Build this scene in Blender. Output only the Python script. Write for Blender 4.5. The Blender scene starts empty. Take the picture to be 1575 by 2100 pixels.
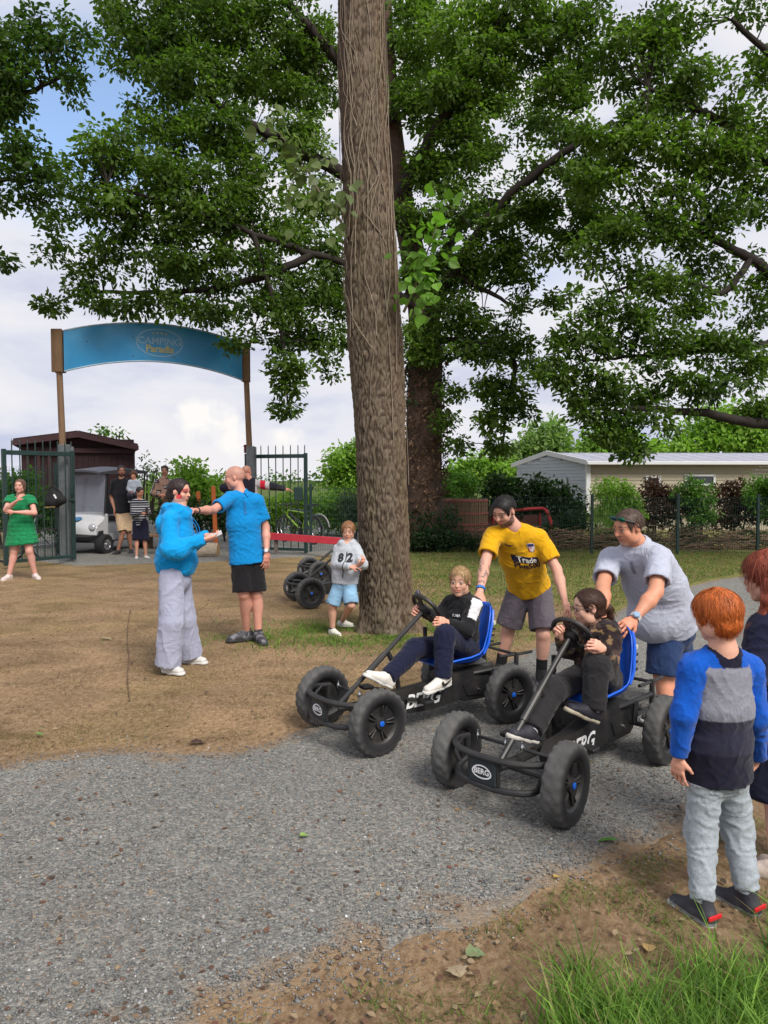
import bpy, math, random
import numpy as np
from mathutils import Vector, Matrix
from mathutils.bvhtree import BVHTree

SC = bpy.context.scene
COL = SC.collection

# ------------------------------------------------------------------ camera
CAM_H = 1.65
PITCH = math.atan(65.0 / 1500.0)          # horizon a little above the middle of the frame
FPX = 1500.0                              # focal length for a 1575 x 2100 frame
cam_data = bpy.data.cameras.new('camera')
cam_data.sensor_fit = 'VERTICAL'
cam_data.sensor_height = 36.0
cam_data.lens = FPX / 2100.0 * 36.0
cam_data.clip_start = 0.05
cam_data.clip_end = 3000.0
cam = bpy.data.objects.new('camera', cam_data)
COL.objects.link(cam)
cam.location = (0, 0, CAM_H)
cam.rotation_euler = (math.pi / 2 - PITCH, 0, 0)
SC.camera = cam
SC.render.resolution_x = 768
SC.render.resolution_y = 1024

# ------------------------------------------------------------------ light
SUN_EL, SUN_AZ = math.radians(47), math.radians(148)    # azimuth: clockwise from +Y; behind the camera, to the right
world = bpy.data.worlds.new('World')
SC.world = world
world.use_nodes = True
sun = bpy.data.lights.new('sun', 'SUN')
sun.energy = 1.5
sun.angle = math.radians(24)
sun.color = (1.0, 0.94, 0.85)
sun_o = bpy.data.objects.new('sun', sun)
COL.objects.link(sun_o)
_sd = Vector((math.sin(SUN_AZ) * math.cos(SUN_EL), math.cos(SUN_AZ) * math.cos(SUN_EL), math.sin(SUN_EL)))
sun_o.location = _sd * 60
sun_o.rotation_euler = (-_sd).to_track_quat('-Z', 'Y').to_euler()

SC.view_settings.view_transform = 'Standard'
SC.view_settings.look = 'None'
SC.view_settings.gamma = 1.0
SC.view_settings.exposure = 1.5
SC.render.engine = 'CYCLES'
SC.cycles.use_denoising = True
SC.cycles.max_bounces = 8
SC.cycles.transparent_max_bounces = 16

def pix_dir(u, v):
    x = (u - 787.5) / FPX
    y = (1050.0 - v) / FPX
    c, s = math.cos(PITCH), math.sin(PITCH)
    return np.array([x, c + y * s, -s + y * c])

def P(u, v, Y):
    """the point at distance Y (metres in front of the camera) on the line of sight of photograph pixel (u, v)"""
    d = pix_dir(u, v)
    return np.array([0, 0, CAM_H]) + d * (Y / d[1])

def G(u, v, z=0.0):
    d = pix_dir(u, v)
    return np.array([0, 0, CAM_H]) + d * ((z - CAM_H) / d[2])

def build_world():
    nt = world.node_tree
    N, L = nt.nodes, nt.links
    N.clear()
    out = N.new('ShaderNodeOutputWorld')
    bg = N.new('ShaderNodeBackground')
    bg.inputs['Strength'].default_value = 0.10
    sky = N.new('ShaderNodeTexSky')
    sky.sky_type = 'NISHITA'
    sky.sun_disc = False
    sky.sun_elevation = SUN_EL
    sky.sun_rotation = SUN_AZ
    sky.air_density = 1.0
    sky.dust_density = 0.6
    sky.ozone_density = 2.0
    tc = N.new('ShaderNodeTexCoord')
    def val(x):
        n = N.new('ShaderNodeValue'); n.outputs[0].default_value = x; return n.outputs[0]
    def math_(op, a, b=None, clamp=False):
        n = N.new('ShaderNodeMath'); n.operation = op; n.use_clamp = clamp
        for i, q in enumerate((a, b)):
            if q is None: continue
            if isinstance(q, (int, float)): n.inputs[i].default_value = q
            else: L.new(q, n.inputs[i])
        return n.outputs[0]
    def noise(scale, detail, rough, stretch=(1, 1, 1), off=(0, 0, 0), dist=0.0):
        mp = N.new('ShaderNodeMapping')
        mp.inputs['Scale'].default_value = stretch
        mp.inputs['Location'].default_value = off
        L.new(tc.outputs['Generated'], mp.inputs['Vector'])
        n = N.new('ShaderNodeTexNoise')
        n.inputs['Scale'].default_value = scale
        n.inputs['Detail'].default_value = detail
        n.inputs['Roughness'].default_value = rough
        n.inputs['Distortion'].default_value = dist
        L.new(mp.outputs[0], n.inputs['Vector'])
        return n.outputs['Fac']
    def lobe(u, v, sharp):
        d = pix_dir(u, v); d = d / np.linalg.norm(d)
        n = N.new('ShaderNodeVectorMath'); n.operation = 'DOT_PRODUCT'
        L.new(tc.outputs['Generated'], n.inputs[0]); n.inputs[1].default_value = tuple(d)
        return math_('POWER', math_('MAXIMUM', n.outputs['Value'], 0.0), sharp)
    def ramp(f, pts):
        r = N.new('ShaderNodeValToRGB')
        e = r.color_ramp.elements
        while len(e) < len(pts): e.new(0.5)
        for k, (p, c) in enumerate(pts):
            e[k].position = p; e[k].color = (*c, 1)
        L.new(f, r.inputs[0]); return r.outputs['Color']
    def mix(f, a, b):
        m = N.new('ShaderNodeMix'); m.data_type = 'RGBA'
        L.new(f, m.inputs['Factor']) if not isinstance(f, float) else setattr(m.inputs['Factor'], 'default_value', f)
        for s, q in (('A', a), ('B', b)):
            sock = [i for i in m.inputs if i.name == s and i.type == 'RGBA'][0]
            if isinstance(q, tuple): sock.default_value = (*q, 1)
            else: L.new(q, sock)
        return [o for o in m.outputs if o.type == 'RGBA'][0]
    # cover: a veil of cloud with gaps where the blue shows
    n1 = noise(2.3, 7, 0.55, (1, 1, 2.4), (3.1, 0.4, 1.7))
    gap = math_('MULTIPLY', lobe(180, 230, 110.0), 0.72)
    gap2 = math_('MULTIPLY', lobe(1080, 420, 160.0), 0.22)
    cov = math_('SUBTRACT', math_('ADD', n1, 0.24), math_('ADD', gap, gap2))
    covr = ramp(cov, [(0.22, (0.08, 0.08, 0.08)), (0.60, (1, 1, 1))])
    # veil brightness varies softly
    n2 = noise(3.6, 6, 0.55, (1, 1, 3.2), (7.7, 2.0, 0.3), 0.3)
    veil = ramp(n2, [(0.32, (2.05, 2.2, 2.8)), (0.50, (2.85, 2.88, 3.15)), (0.68, (3.2, 3.14, 3.2))])
    dim = N.new('ShaderNodeVectorMath'); dim.operation = 'SCALE'; L.new(sky.outputs['Color'], dim.inputs[0]); dim.inputs['Scale'].default_value = 0.85
    base = mix(covr, dim.outputs[0], veil)
    # one heap of cumulus low in the sky
    n3 = noise(24.0, 7, 0.55, (1, 1, 1), (0.6, 0.1, 0.2), 0.2)
    heap = math_('ADD', math_('MULTIPLY', lobe(395, 850, 1500.0), 0.46),
                 math_('ADD', math_('MULTIPLY', lobe(470, 893, 1500.0), 0.45), math_('MULTIPLY', lobe(585, 905, 1800.0), 0.42)))
    heapf = ramp(math_('ADD', math_('MULTIPLY', n3, 0.95), heap), [(0.74, (0, 0, 0)), (0.98, (1, 1, 1))])
    base = mix(heapf, base, (3.55, 3.45, 3.35))
    L.new(base, bg.inputs['Color'])
    L.new(bg.outputs[0], out.inputs['Surface'])
build_world()

# ------------------------------------------------------------------ colour and material helpers
def lin1(c):
    c /= 255.0
    return c / 12.92 if c <= 0.04045 else ((c + 0.055) / 1.055) ** 2.4
def C(r, g, b, k=1.0):
    return (lin1(r) * k, lin1(g) * k, lin1(b) * k)

_mats = {}
def M(name, col=None, rough=0.7, var=0.12, vscale=6.0, bump=0.0, bscale=150.0, metal=0.0, spec=0.35,
      stretch=(1, 1, 1), trans=0.0, col2=None, c2scale=3.0, sheen=0.0, coat=0.0, alpha=1.0, bdist=0.01, sss=0.0, wrinkle=0.0, wscale=11.0):
    """procedural material; col None reads the mesh's colour attribute"""
    if name in _mats: return _mats[name]
    m = bpy.data.materials.new(name)
    m.use_nodes = True
    nt = m.node_tree; N, L = nt.nodes, nt.links
    bs = N['Principled BSDF']
    tc = N.new('ShaderNodeTexCoord')
    mp = N.new('ShaderNodeMapping'); mp.inputs['Scale'].default_value = stretch
    L.new(tc.outputs['Object'], mp.inputs['Vector'])
    if col is None:
        a = N.new('ShaderNodeAttribute'); a.attribute_name = 'Col'
        src = a.outputs['Color']
    else:
        r = N.new('ShaderNodeRGB'); r.outputs[0].default_value = (*col, 1)
        src = r.outputs[0]
    def mixrgb(bt, f, a, b):
        x = N.new('ShaderNodeMixRGB'); x.blend_type = bt
        for i, q in ((0, f), (1, a), (2, b)):
            if hasattr(q, 'is_linked') or hasattr(q, 'links'): L.new(q, x.inputs[i])
            elif isinstance(q, tuple): x.inputs[i].default_value = (*q, 1)
            else: x.inputs[i].default_value = q
        return x.outputs[0]
    if col2 is not None:
        n = N.new('ShaderNodeTexNoise'); n.inputs['Scale'].default_value = c2scale; n.inputs['Detail'].default_value = 5
        L.new(mp.outputs[0], n.inputs['Vector'])
        cr = N.new('ShaderNodeValToRGB'); cr.color_ramp.elements[0].position = 0.42; cr.color_ramp.elements[1].position = 0.62
        L.new(n.outputs['Fac'], cr.inputs[0])
        src = mixrgb('MIX', cr.outputs['Color'], src, col2)
    if var > 0:
        n = N.new('ShaderNodeTexNoise'); n.inputs['Scale'].default_value = vscale; n.inputs['Detail'].default_value = 6
        n.inputs['Roughness'].default_value = 0.65
        L.new(mp.outputs[0], n.inputs['Vector'])
        mr = N.new('ShaderNodeMapRange')
        mr.inputs['From Min'].default_value = 0.3; mr.inputs['From Max'].default_value = 0.7
        mr.inputs['To Min'].default_value = 1 - var; mr.inputs['To Max'].default_value = 1 + var
        L.new(n.outputs['Fac'], mr.inputs['Value'])
        vm = N.new('ShaderNodeVectorMath'); vm.operation = 'SCALE'
        L.new(src, vm.inputs[0]); L.new(mr.outputs[0], vm.inputs['Scale'])
        src = vm.outputs[0]
    L.new(src, bs.inputs['Base Color'])
    bs.inputs['Roughness'].default_value = rough
    bs.inputs['Metallic'].default_value = metal
    bs.inputs['Specular IOR Level'].default_value = spec
    bs.inputs['Sheen Weight'].default_value = sheen
    bs.inputs['Coat Weight'].default_value = coat
    bs.inputs['Alpha'].default_value = alpha
    if sss > 0:
        bs.inputs['Subsurface Weight'].default_value = sss
        bs.inputs['Subsurface Radius'].default_value = (0.012, 0.005, 0.003)
        bs.inputs['Subsurface Scale'].default_value = 0.6
    if bump > 0:
        n = N.new('ShaderNodeTexNoise'); n.inputs['Scale'].default_value = bscale; n.inputs['Detail'].default_value = 4
        L.new(mp.outputs[0], n.inputs['Vector'])
        b = N.new('ShaderNodeBump'); b.inputs['Strength'].default_value = bump; b.inputs['Distance'].default_value = bdist
        L.new(n.outputs['Fac'], b.inputs['Height'])
        L.new(b.outputs[0], bs.inputs['Normal'])
        if wrinkle > 0:                       # crisp creases of worn cloth
            w = N.new('ShaderNodeTexNoise'); w.inputs['Scale'].default_value = wscale; w.inputs['Detail'].default_value = 2.5; w.inputs['Distortion'].default_value = 1.6
            L.new(mp.outputs[0], w.inputs['Vector'])
            def mt(op, a, v):
                q = N.new('ShaderNodeMath'); q.operation = op; L.new(a, q.inputs[0])
                if v is not None: q.inputs[1].default_value = v
                return q.outputs[0]
            r = mt('POWER', mt('SUBTRACT', mt('MULTIPLY', mt('ABSOLUTE', mt('SUBTRACT', w.outputs['Fac'], .5), None), -3.2), -1.0), 3.0)
            b2 = N.new('ShaderNodeBump'); b2.inputs['Strength'].default_value = wrinkle; b2.inputs['Distance'].default_value = .018
            L.new(r, b2.inputs['Height']); L.new(b2.outputs[0], b.inputs['Normal'])
    if trans > 0:
        tr = N.new('ShaderNodeBsdfTranslucent')
        vm = N.new('ShaderNodeVectorMath'); vm.operation = 'MULTIPLY'
        L.new(src, vm.inputs[0]); vm.inputs[1].default_value = (1.25, 1.5, 0.7)
        L.new(vm.outputs[0], tr.inputs['Color'])
        ms = N.new('ShaderNodeMixShader'); ms.inputs[0].default_value = trans
        L.new(bs.outputs[0], ms.inputs[1]); L.new(tr.outputs[0], ms.inputs[2])
        L.new(ms.outputs[0], N['Material Output'].inputs['Surface'])
    _mats[name] = m
    return m

# ------------------------------------------------------------------ numpy noise
_rs = np.random.RandomState(7)
_perm = np.concatenate([_rs.permutation(256)] * 3)
_grad = _rs.normal(size=(256, 3)); _grad /= np.linalg.norm(_grad, axis=1)[:, None]
def perlin(p):
    p = np.asarray(p, float)
    i = np.floor(p).astype(int); f = p - i; i &= 255
    w = f * f * f * (f * (f * 6 - 15) + 10)
    out = 0
    for dx in (0, 1):
        for dy in (0, 1):
            for dz in (0, 1):
                h = _perm[_perm[_perm[i[:, 0] + dx] + i[:, 1] + dy] + i[:, 2] + dz]
                g = _grad[h]
                d = (g * (f - np.array([dx, dy, dz]))).sum(1)
                wt = (w[:, 0] if dx else 1 - w[:, 0]) * (w[:, 1] if dy else 1 - w[:, 1]) * (w[:, 2] if dz else 1 - w[:, 2])
                out = out + wt * d
    return out * 1.6
def fbm(p, oct=4):
    r, a, q = 0, 1.0, np.asarray(p, float)
    for _ in range(oct):
        r = r + a * perlin(q); a *= 0.5; q = q * 2.03 + 17.3
    return r

# ------------------------------------------------------------------ mesh helpers
def link(o, parent=None):
    COL.objects.link(o)
    if parent is not None: o.parent = parent
    return o

def mesh_data(name, V, F, col=None, smooth=True):
    me = bpy.data.meshes.new(name)
    V = np.asarray(V, np.float32)
    if isinstance(F, np.ndarray):
        n, k = F.shape
        me.vertices.add(len(V)); me.vertices.foreach_set('co', V.ravel())
        me.loops.add(n * k); me.loops.foreach_set('vertex_index', F.astype(np.int32).ravel())
        me.polygons.add(n)
        me.polygons.foreach_set('loop_start', np.arange(0, n * k, k, dtype=np.int32))
        me.polygons.foreach_set('loop_total', np.full(n, k, np.int32))
        me.update(calc_edges=True)
    else:
        me.from_pydata([tuple(map(float, v)) for v in V], [], F)
        me.update()
    if smooth:
        me.polygons.foreach_set('use_smooth', np.ones(len(me.polygons), bool))
    if col is not None:
        a = me.color_attributes.new('Col', 'FLOAT_COLOR', 'POINT')
        c = np.ones((len(V), 4), np.float32); c[:, :3] = np.asarray(col, np.float32)
        a.data.foreach_set('color', c.ravel())
    return me

def mk(name, V, F, mat, parent=None, col=None, smooth=True):
    """one mesh object from world-space vertices; its parent's location is taken off"""
    V = np.asarray(V, float)
    if parent is not None:
        q = parent; off = np.zeros(3)
        while q is not None:
            off += np.array(q.location); q = q.parent
        V = V - off
    me = mesh_data(name, V, F, col, smooth)
    if mat: me.materials.append(mat)
    return link(bpy.data.objects.new(name, me), parent)

def tag(o, label=None, cat=None, group=None, kind=None):
    if label: o['label'] = label
    if cat: o['category'] = cat
    if group: o['group'] = group
    if kind: o['kind'] = kind
    return o

def empty(name, loc, label=None, cat=None, group=None):
    o = bpy.data.objects.new(name, None)
    o.empty_display_size = 0.1
    o.location = tuple(loc)
    COL.objects.link(o)
    return tag(o, label, cat, group)

class MB:
    """collects simple shapes into one mesh"""
    def __init__(s): s.V, s.F, s.Cc = [], [], []
    def add(s, V, F, col=None):
        o = len(s.V)
        s.V += [tuple(map(float, v)) for v in V]
        s.F += [tuple(int(i) + o for i in f) for f in F]
        s.Cc += [col or (1, 1, 1)] * len(V)
        return s
    def box(s, c, size, R=None, bev=0.0, col=None):
        c = np.asarray(c, float); hx, hy, hz = [q / 2 for q in size]
        R = np.eye(3) if R is None else np.asarray(R)
        if bev <= 0:
            vs = [(x, y, z) for x in (-hx, hx) for y in (-hy, hy) for z in (-hz, hz)]
            fs = [(0, 1, 3, 2), (4, 6, 7, 5), (0, 4, 5, 1), (2, 3, 7, 6), (0, 2, 6, 4), (1, 5, 7, 3)]
        else:
            b = min(bev, hx * .9, hy * .9, hz * .9)
            vs = []; fs = []
            idx = {}
            for sx in (-1, 1):
                for sy in (-1, 1):
                    for sz in (-1, 1):
                        for ax in range(3):
                            q = [sx * (hx - b), sy * (hy - b), sz * (hz - b)]
                            q[ax] = (sx * hx, sy * hy, sz * hz)[ax]
                            idx[(sx, sy, sz, ax)] = len(vs); vs.append(tuple(q))
            def quad(ks): fs.append(tuple(idx[k] for k in ks))
            for ax in range(3):
                a, b2 = [i for i in range(3) if i != ax]
                for sg in (-1, 1):
                    ks = []
                    for p, q in ((-1, -1), (1, -1), (1, 1), (-1, 1)):
                        k = [0, 0, 0]; k[ax] = sg; k[a] = p; k[b2] = q
                        ks.append((*k, ax))
                    quad(ks)
                for p in (-1, 1):
                    for q in (-1, 1):
                        k0 = [0, 0, 0]; k1 = [0, 0, 0]
                        k0[ax] = -1; k1[ax] = 1
                        for k in (k0, k1): k[a] = p; k[b2] = q
                        quad([(*k0, a), (*k1, a), (*k1, b2), (*k0, b2)])
            for sx in (-1, 1):
                for sy in (-1, 1):
                    for sz in (-1, 1):
                        fs.append(tuple(idx[(sx, sy, sz, ax)] for ax in range(3)))
        vs = [c + R @ np.array(v) for v in vs]
        return s.add(vs, fs, col)
    def bar(s, a, b, w, h, up=(0, 0, 1), bev=0.0, col=None):
        a, b = np.asarray(a, float), np.asarray(b, float)
        R = frame(b - a, up)
        return s.box((a + b) / 2, (np.linalg.norm(b - a), w, h), R, bev, col)
    def tube(s, pts, r, n=8, col=None, cap=True, closed=False):
        pts = np.asarray(pts, float); m = len(pts)
        rr = np.full(m, r) if np.isscalar(r) else np.asarray(r, float)
        T = np.gradient(pts, axis=0) if not closed else np.roll(pts, -1, 0) - np.roll(pts, 1, 0)
        T /= np.linalg.norm(T, axis=1)[:, None] + 1e-12
        ref = np.array([0, 0, 1.0]) if abs(T[0][2]) < .9 else np.array([1.0, 0, 0])
        u = np.cross(T[0], ref); u /= np.linalg.norm(u)
        vs = []
        for i in range(m):
            u = u - T[i] * (u @ T[i]); u /= np.linalg.norm(u) + 1e-12
            w = np.cross(T[i], u)
            for k in range(n):
                a = 2 * math.pi * k / n
                vs.append(pts[i] + rr[i] * (math.cos(a) * u + math.sin(a) * w))
        fs = []
        for i in range(m if closed else m - 1):
            j = (i + 1) % m
            for k in range(n):
                fs.append((i * n + k, i * n + (k + 1) % n, j * n + (k + 1) % n, j * n + k))
        if cap and not closed:
            fs.append(tuple(range(n))[::-1]); fs.append(tuple((m - 1) * n + k for k in range(n)))
        return s.add(vs, fs, col)
    def lathe(s, prof, c, axis, n=32, col=None, closed=False):
        """prof: list of (radius, offset along the axis)"""
        R = frame(axis, (0, 0, 1) if abs(np.asarray(axis)[2]) < .9 * np.linalg.norm(axis) else (1, 0, 0))
        vs = []; m = len(prof)
        for r, t in prof:
            for k in range(n):
                a = 2 * math.pi * k / n
                vs.append(np.asarray(c) + R @ np.array([t, r * math.cos(a), r * math.sin(a)]))
        fs = []
        for i in range(m if closed else m - 1):
            j = (i + 1) % m
            for k in range(n):
                fs.append((i * n + k, j * n + k, j * n + (k + 1) % n, i * n + (k + 1) % n))
        return s.add(vs, fs, col)
    def prism(s, poly, a, b, col=None):
        """poly: 3-D outline; swept from offset a to offset b"""
        poly = [np.asarray(p, float) for p in poly]; n = len(poly)
        vs = [p + np.asarray(a) for p in poly] + [p + np.asarray(b) for p in poly]
        fs = [tuple(range(n))[::-1], tuple(range(n, 2 * n))]
        fs += [(k, (k + 1) % n, n + (k + 1) % n, n + k) for k in range(n)]
        return s.add(vs, fs, col)
    def build(s, name, mat, parent=None, smooth=False, usecol=False):
        return mk(name, s.V, s.F, mat, parent, s.Cc if usecol else None, smooth)

def auto_smooth(o, deg=35):
    me = o.data
    try:
        me.set_sharp_from_angle(angle=math.radians(deg))
        me.polygons.foreach_set('use_smooth', np.ones(len(me.polygons), bool))
    except Exception: pass
    return o

def frame(x, up=(0, 0, 1)):
    x = np.asarray(x, float); x = x / (np.linalg.norm(x) + 1e-12)
    up = np.asarray(up, float)
    if abs(x @ up) > .999 * np.linalg.norm(up): up = np.array([1.0, 0, 0]) if abs(x[0]) < .9 else np.array([0, 1.0, 0])
    y = np.cross(up, x); y /= np.linalg.norm(y)
    z = np.cross(x, y)
    return np.stack([x, y, z], 1)

def unit(v):
    v = np.asarray(v, float); return v / (np.linalg.norm(v) + 1e-12)

def spline(pts, n=8):
    """Catmull-Rom through pts"""
    p = np.asarray(pts, float)
    q = np.vstack([2 * p[0] - p[1], p, 2 * p[-1] - p[-2]])
    out = []
    for i in range(1, len(q) - 2):
        for k in range(n):
            t = k / n
            out.append(.5 * (2 * q[i] + (q[i + 1] - q[i - 1]) * t + (2 * q[i - 1] - 5 * q[i] + 4 * q[i + 1] - q[i + 2]) * t * t
                             + (3 * q[i] - q[i - 1] - 3 * q[i + 1] + q[i + 2]) * t ** 3))
    out.append(q[-2])
    return np.array(out)

def text_geo(txt, size, bold=0.0, shear=0.0, spacing=1.0):
    """letters as flat faces in the x-y plane, centred"""
    cu = bpy.data.curves.new('t', 'FONT')
    cu.body = txt; cu.size = size; cu.align_x = 'CENTER'; cu.align_y = 'CENTER'
    cu.offset = bold; cu.shear = shear; cu.space_character = spacing; cu.resolution_u = 3
    ob = bpy.data.objects.new('t', cu); COL.objects.link(ob)
    dg = bpy.context.evaluated_depsgraph_get()
    me = ob.evaluated_get(dg).to_mesh()
    V = np.array([v.co[:] for v in me.vertices]); F = [tuple(p.vertices) for p in me.polygons]
    ob.evaluated_get(dg).to_mesh_clear()
    bpy.data.objects.remove(ob); bpy.data.curves.remove(cu)
    return V, F

def place_flat(V2, F, c, ex, ey, name, mat, parent, lift=0.0):
    ex, ey = unit(ex), unit(ey); n = np.cross(ex, ey)
    V = np.array([np.asarray(c) + ex * v[0] + ey * v[1] + n * (lift + (v[2] if len(v) > 2 else 0)) for v in V2])
    return mk(name, V, F, mat, parent, smooth=False)
# ------------------------------------------------------------------ ground
def ground_material(name, gravel):
    m = bpy.data.materials.new(name); m.use_nodes = True
    nt = m.node_tree; N, L = nt.nodes, nt.links; bs = N['Principled BSDF']
    tc = N.new('ShaderNodeTexCoord')
    def noise(scale, detail=6, rough=.6, stretch=(1, 1, 1), dist=0.0, off=(0, 0, 0)):
        mp = N.new('ShaderNodeMapping'); mp.inputs['Scale'].default_value = stretch; mp.inputs['Location'].default_value = off
        L.new(tc.outputs['Object'], mp.inputs['Vector'])
        n = N.new('ShaderNodeTexNoise'); n.inputs['Scale'].default_value = scale; n.inputs['Detail'].default_value = detail
        n.inputs['Roughness'].default_value = rough; n.inputs['Distortion'].default_value = dist
        L.new(mp.outputs[0], n.inputs['Vector']); return n.outputs['Fac']
    def ramp(f, pts):
        r = N.new('ShaderNodeValToRGB'); e = r.color_ramp.elements
        while len(e) < len(pts): e.new(.5)
        for k, (p, c) in enumerate(pts): e[k].position = p; e[k].color = (*c, 1)
        L.new(f, r.inputs[0]); return r.outputs['Color']
    def mix(bt, f, a, b):
        x = N.new('ShaderNodeMixRGB'); x.blend_type = bt
        for i, q in ((0, f), (1, a), (2, b)):
            if isinstance(q, (int, float)): x.inputs[i].default_value = q
            elif isinstance(q, tuple): x.inputs[i].default_value = (*q, 1)
            else: L.new(q, x.inputs[i])
        return x.outputs[0]
    b = N.new('ShaderNodeBump')
    if gravel:
        vo = N.new('ShaderNodeTexVoronoi'); vo.inputs['Scale'].default_value = 90.0; vo.inputs['Randomness'].default_value = 1.0
        L.new(tc.outputs['Object'], vo.inputs['Vector'])
        hs = N.new('ShaderNodeSeparateColor'); L.new(vo.outputs['Color'], hs.inputs[0])
        c = ramp(hs.outputs[0], [(0, (.125, .128, .125)), (.35, (.18, .183, .178)), (.7, (.235, .235, .222)), (.93, (.32, .315, .295)), (1, (.25, .17, .12))])
        big = noise(.55, 5, .6)
        c = mix('MULTIPLY', 1.0, c, ramp(big, [(.3, (.84, .84, .84)), (.7, (1.12, 1.1, 1.06))]))
        dirt = noise(1.1, 7, .65, (1, 1, 1), .4, (4, 9, 0))
        c = mix('MIX', ramp(dirt, [(.60, (0, 0, 0)), (.78, (.6, .6, .6))]), c, (.20, .145, .10))
        ea = N.new('ShaderNodeAttribute'); ea.attribute_name = 'Col'          # 1 in the middle of the path, 0 at its rim
        sp = N.new('ShaderNodeSeparateColor'); L.new(ea.outputs['Color'], sp.inputs[0])
        em = N.new('ShaderNodeMath'); em.operation = 'MULTIPLY_ADD'; L.new(noise(3.2, 7, .7, (1, 1, 1), .8), em.inputs[0]); em.inputs[1].default_value = 1.3; L.new(sp.outputs[0], em.inputs[2])
        c = mix('MIX', ramp(em.outputs[0], [(.70, (1, 1, 1)), (1.0, (0, 0, 0))]), c, (.26, .18, .11))
        L.new(c, bs.inputs['Base Color'])
        h = N.new('ShaderNodeMath'); h.operation = 'MULTIPLY_ADD'; L.new(vo.outputs['Distance'], h.inputs[0]); h.inputs[1].default_value = -1.0
        L.new(noise(180, 3), h.inputs[2])
        b.inputs['Strength'].default_value = .8; b.inputs['Distance'].default_value = .008
        L.new(h.outputs[0], b.inputs['Height'])
    else:
        fine = noise(38, 8, .7, (1, .6, 1), .5)
        c = ramp(fine, [(.22, (.105, .062, .034)), (.42, (.235, .148, .080)), (.58, (.34, .225, .128)), (.78, (.47, .36, .23))])
        a = N.new('ShaderNodeAttribute'); a.attribute_name = 'Col'
        c = mix('MULTIPLY', 1.0, c, a.outputs['Color'])
        c = mix('MULTIPLY', 1.0, c, (1.01, 1.05, 1.14))
        patch = noise(1.3, 6, .65, (1, 1.5, 1), .6)
        c = mix('MULTIPLY', 1.0, c, ramp(patch, [(.32, (.56, .55, .50)), (.50, (.88, .88, .86)), (.68, (1.12, 1.10, 1.04))]))
        streak = noise(9, 6, .7, (.45, 2.2, 1), 1.0)
        c = mix('MIX', ramp(streak, [(.58, (0, 0, 0)), (.76, (.4, .4, .4))]), c, (.13, .105, .05))
        L.new(c, bs.inputs['Base Color'])
        b.inputs['Strength'].default_value = .8; b.inputs['Distance'].default_value = .02
        L.new(noise(45, 8, .7), b.inputs['Height'])
    bs.inputs['Roughness'].default_value = .95
    bs.inputs['Specular IOR Level'].default_value = .12
    L.new(b.outputs[0], bs.inputs['Normal'])
    return m
DIRT = ground_material('trodden_dirt', False)
GRAVEL = ground_material('gravel_bed', True)

# edge of the gravel path (far side) and its near side, as ground points
FAR_EDGE = np.array([G(u, v)[:2] for u, v in ((-900, 1640), (-300, 1590), (0, 1562), (130, 1540), (260, 1528), (380, 1540), (480, 1532), (590, 1500), (690, 1466), (860, 1425), (1000, 1368), (1130, 1312), (1300, 1238), (1450, 1190), (1575, 1172), (1750, 1160), (2100, 1150))])
NEAR_EDGE = np.array([G(u, v)[:2] for u, v in ((-400, 2500), (300, 2180), (520, 2085), (660, 2040), (830, 1962), (980, 1905), (1110, 1850), (1240, 1795), (1380, 1745), (1575, 1640), (1800, 1560), (2200, 1440))])
def edge_y(E, x): return np.interp(x, E[:, 0], E[:, 1])

def hump(x, y):
    p = np.stack([x * .9, y * .9, np.zeros_like(x)], 1)
    return .018 * fbm(p, 3) + .006 * perlin(p * 5.0 + 3)

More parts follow.
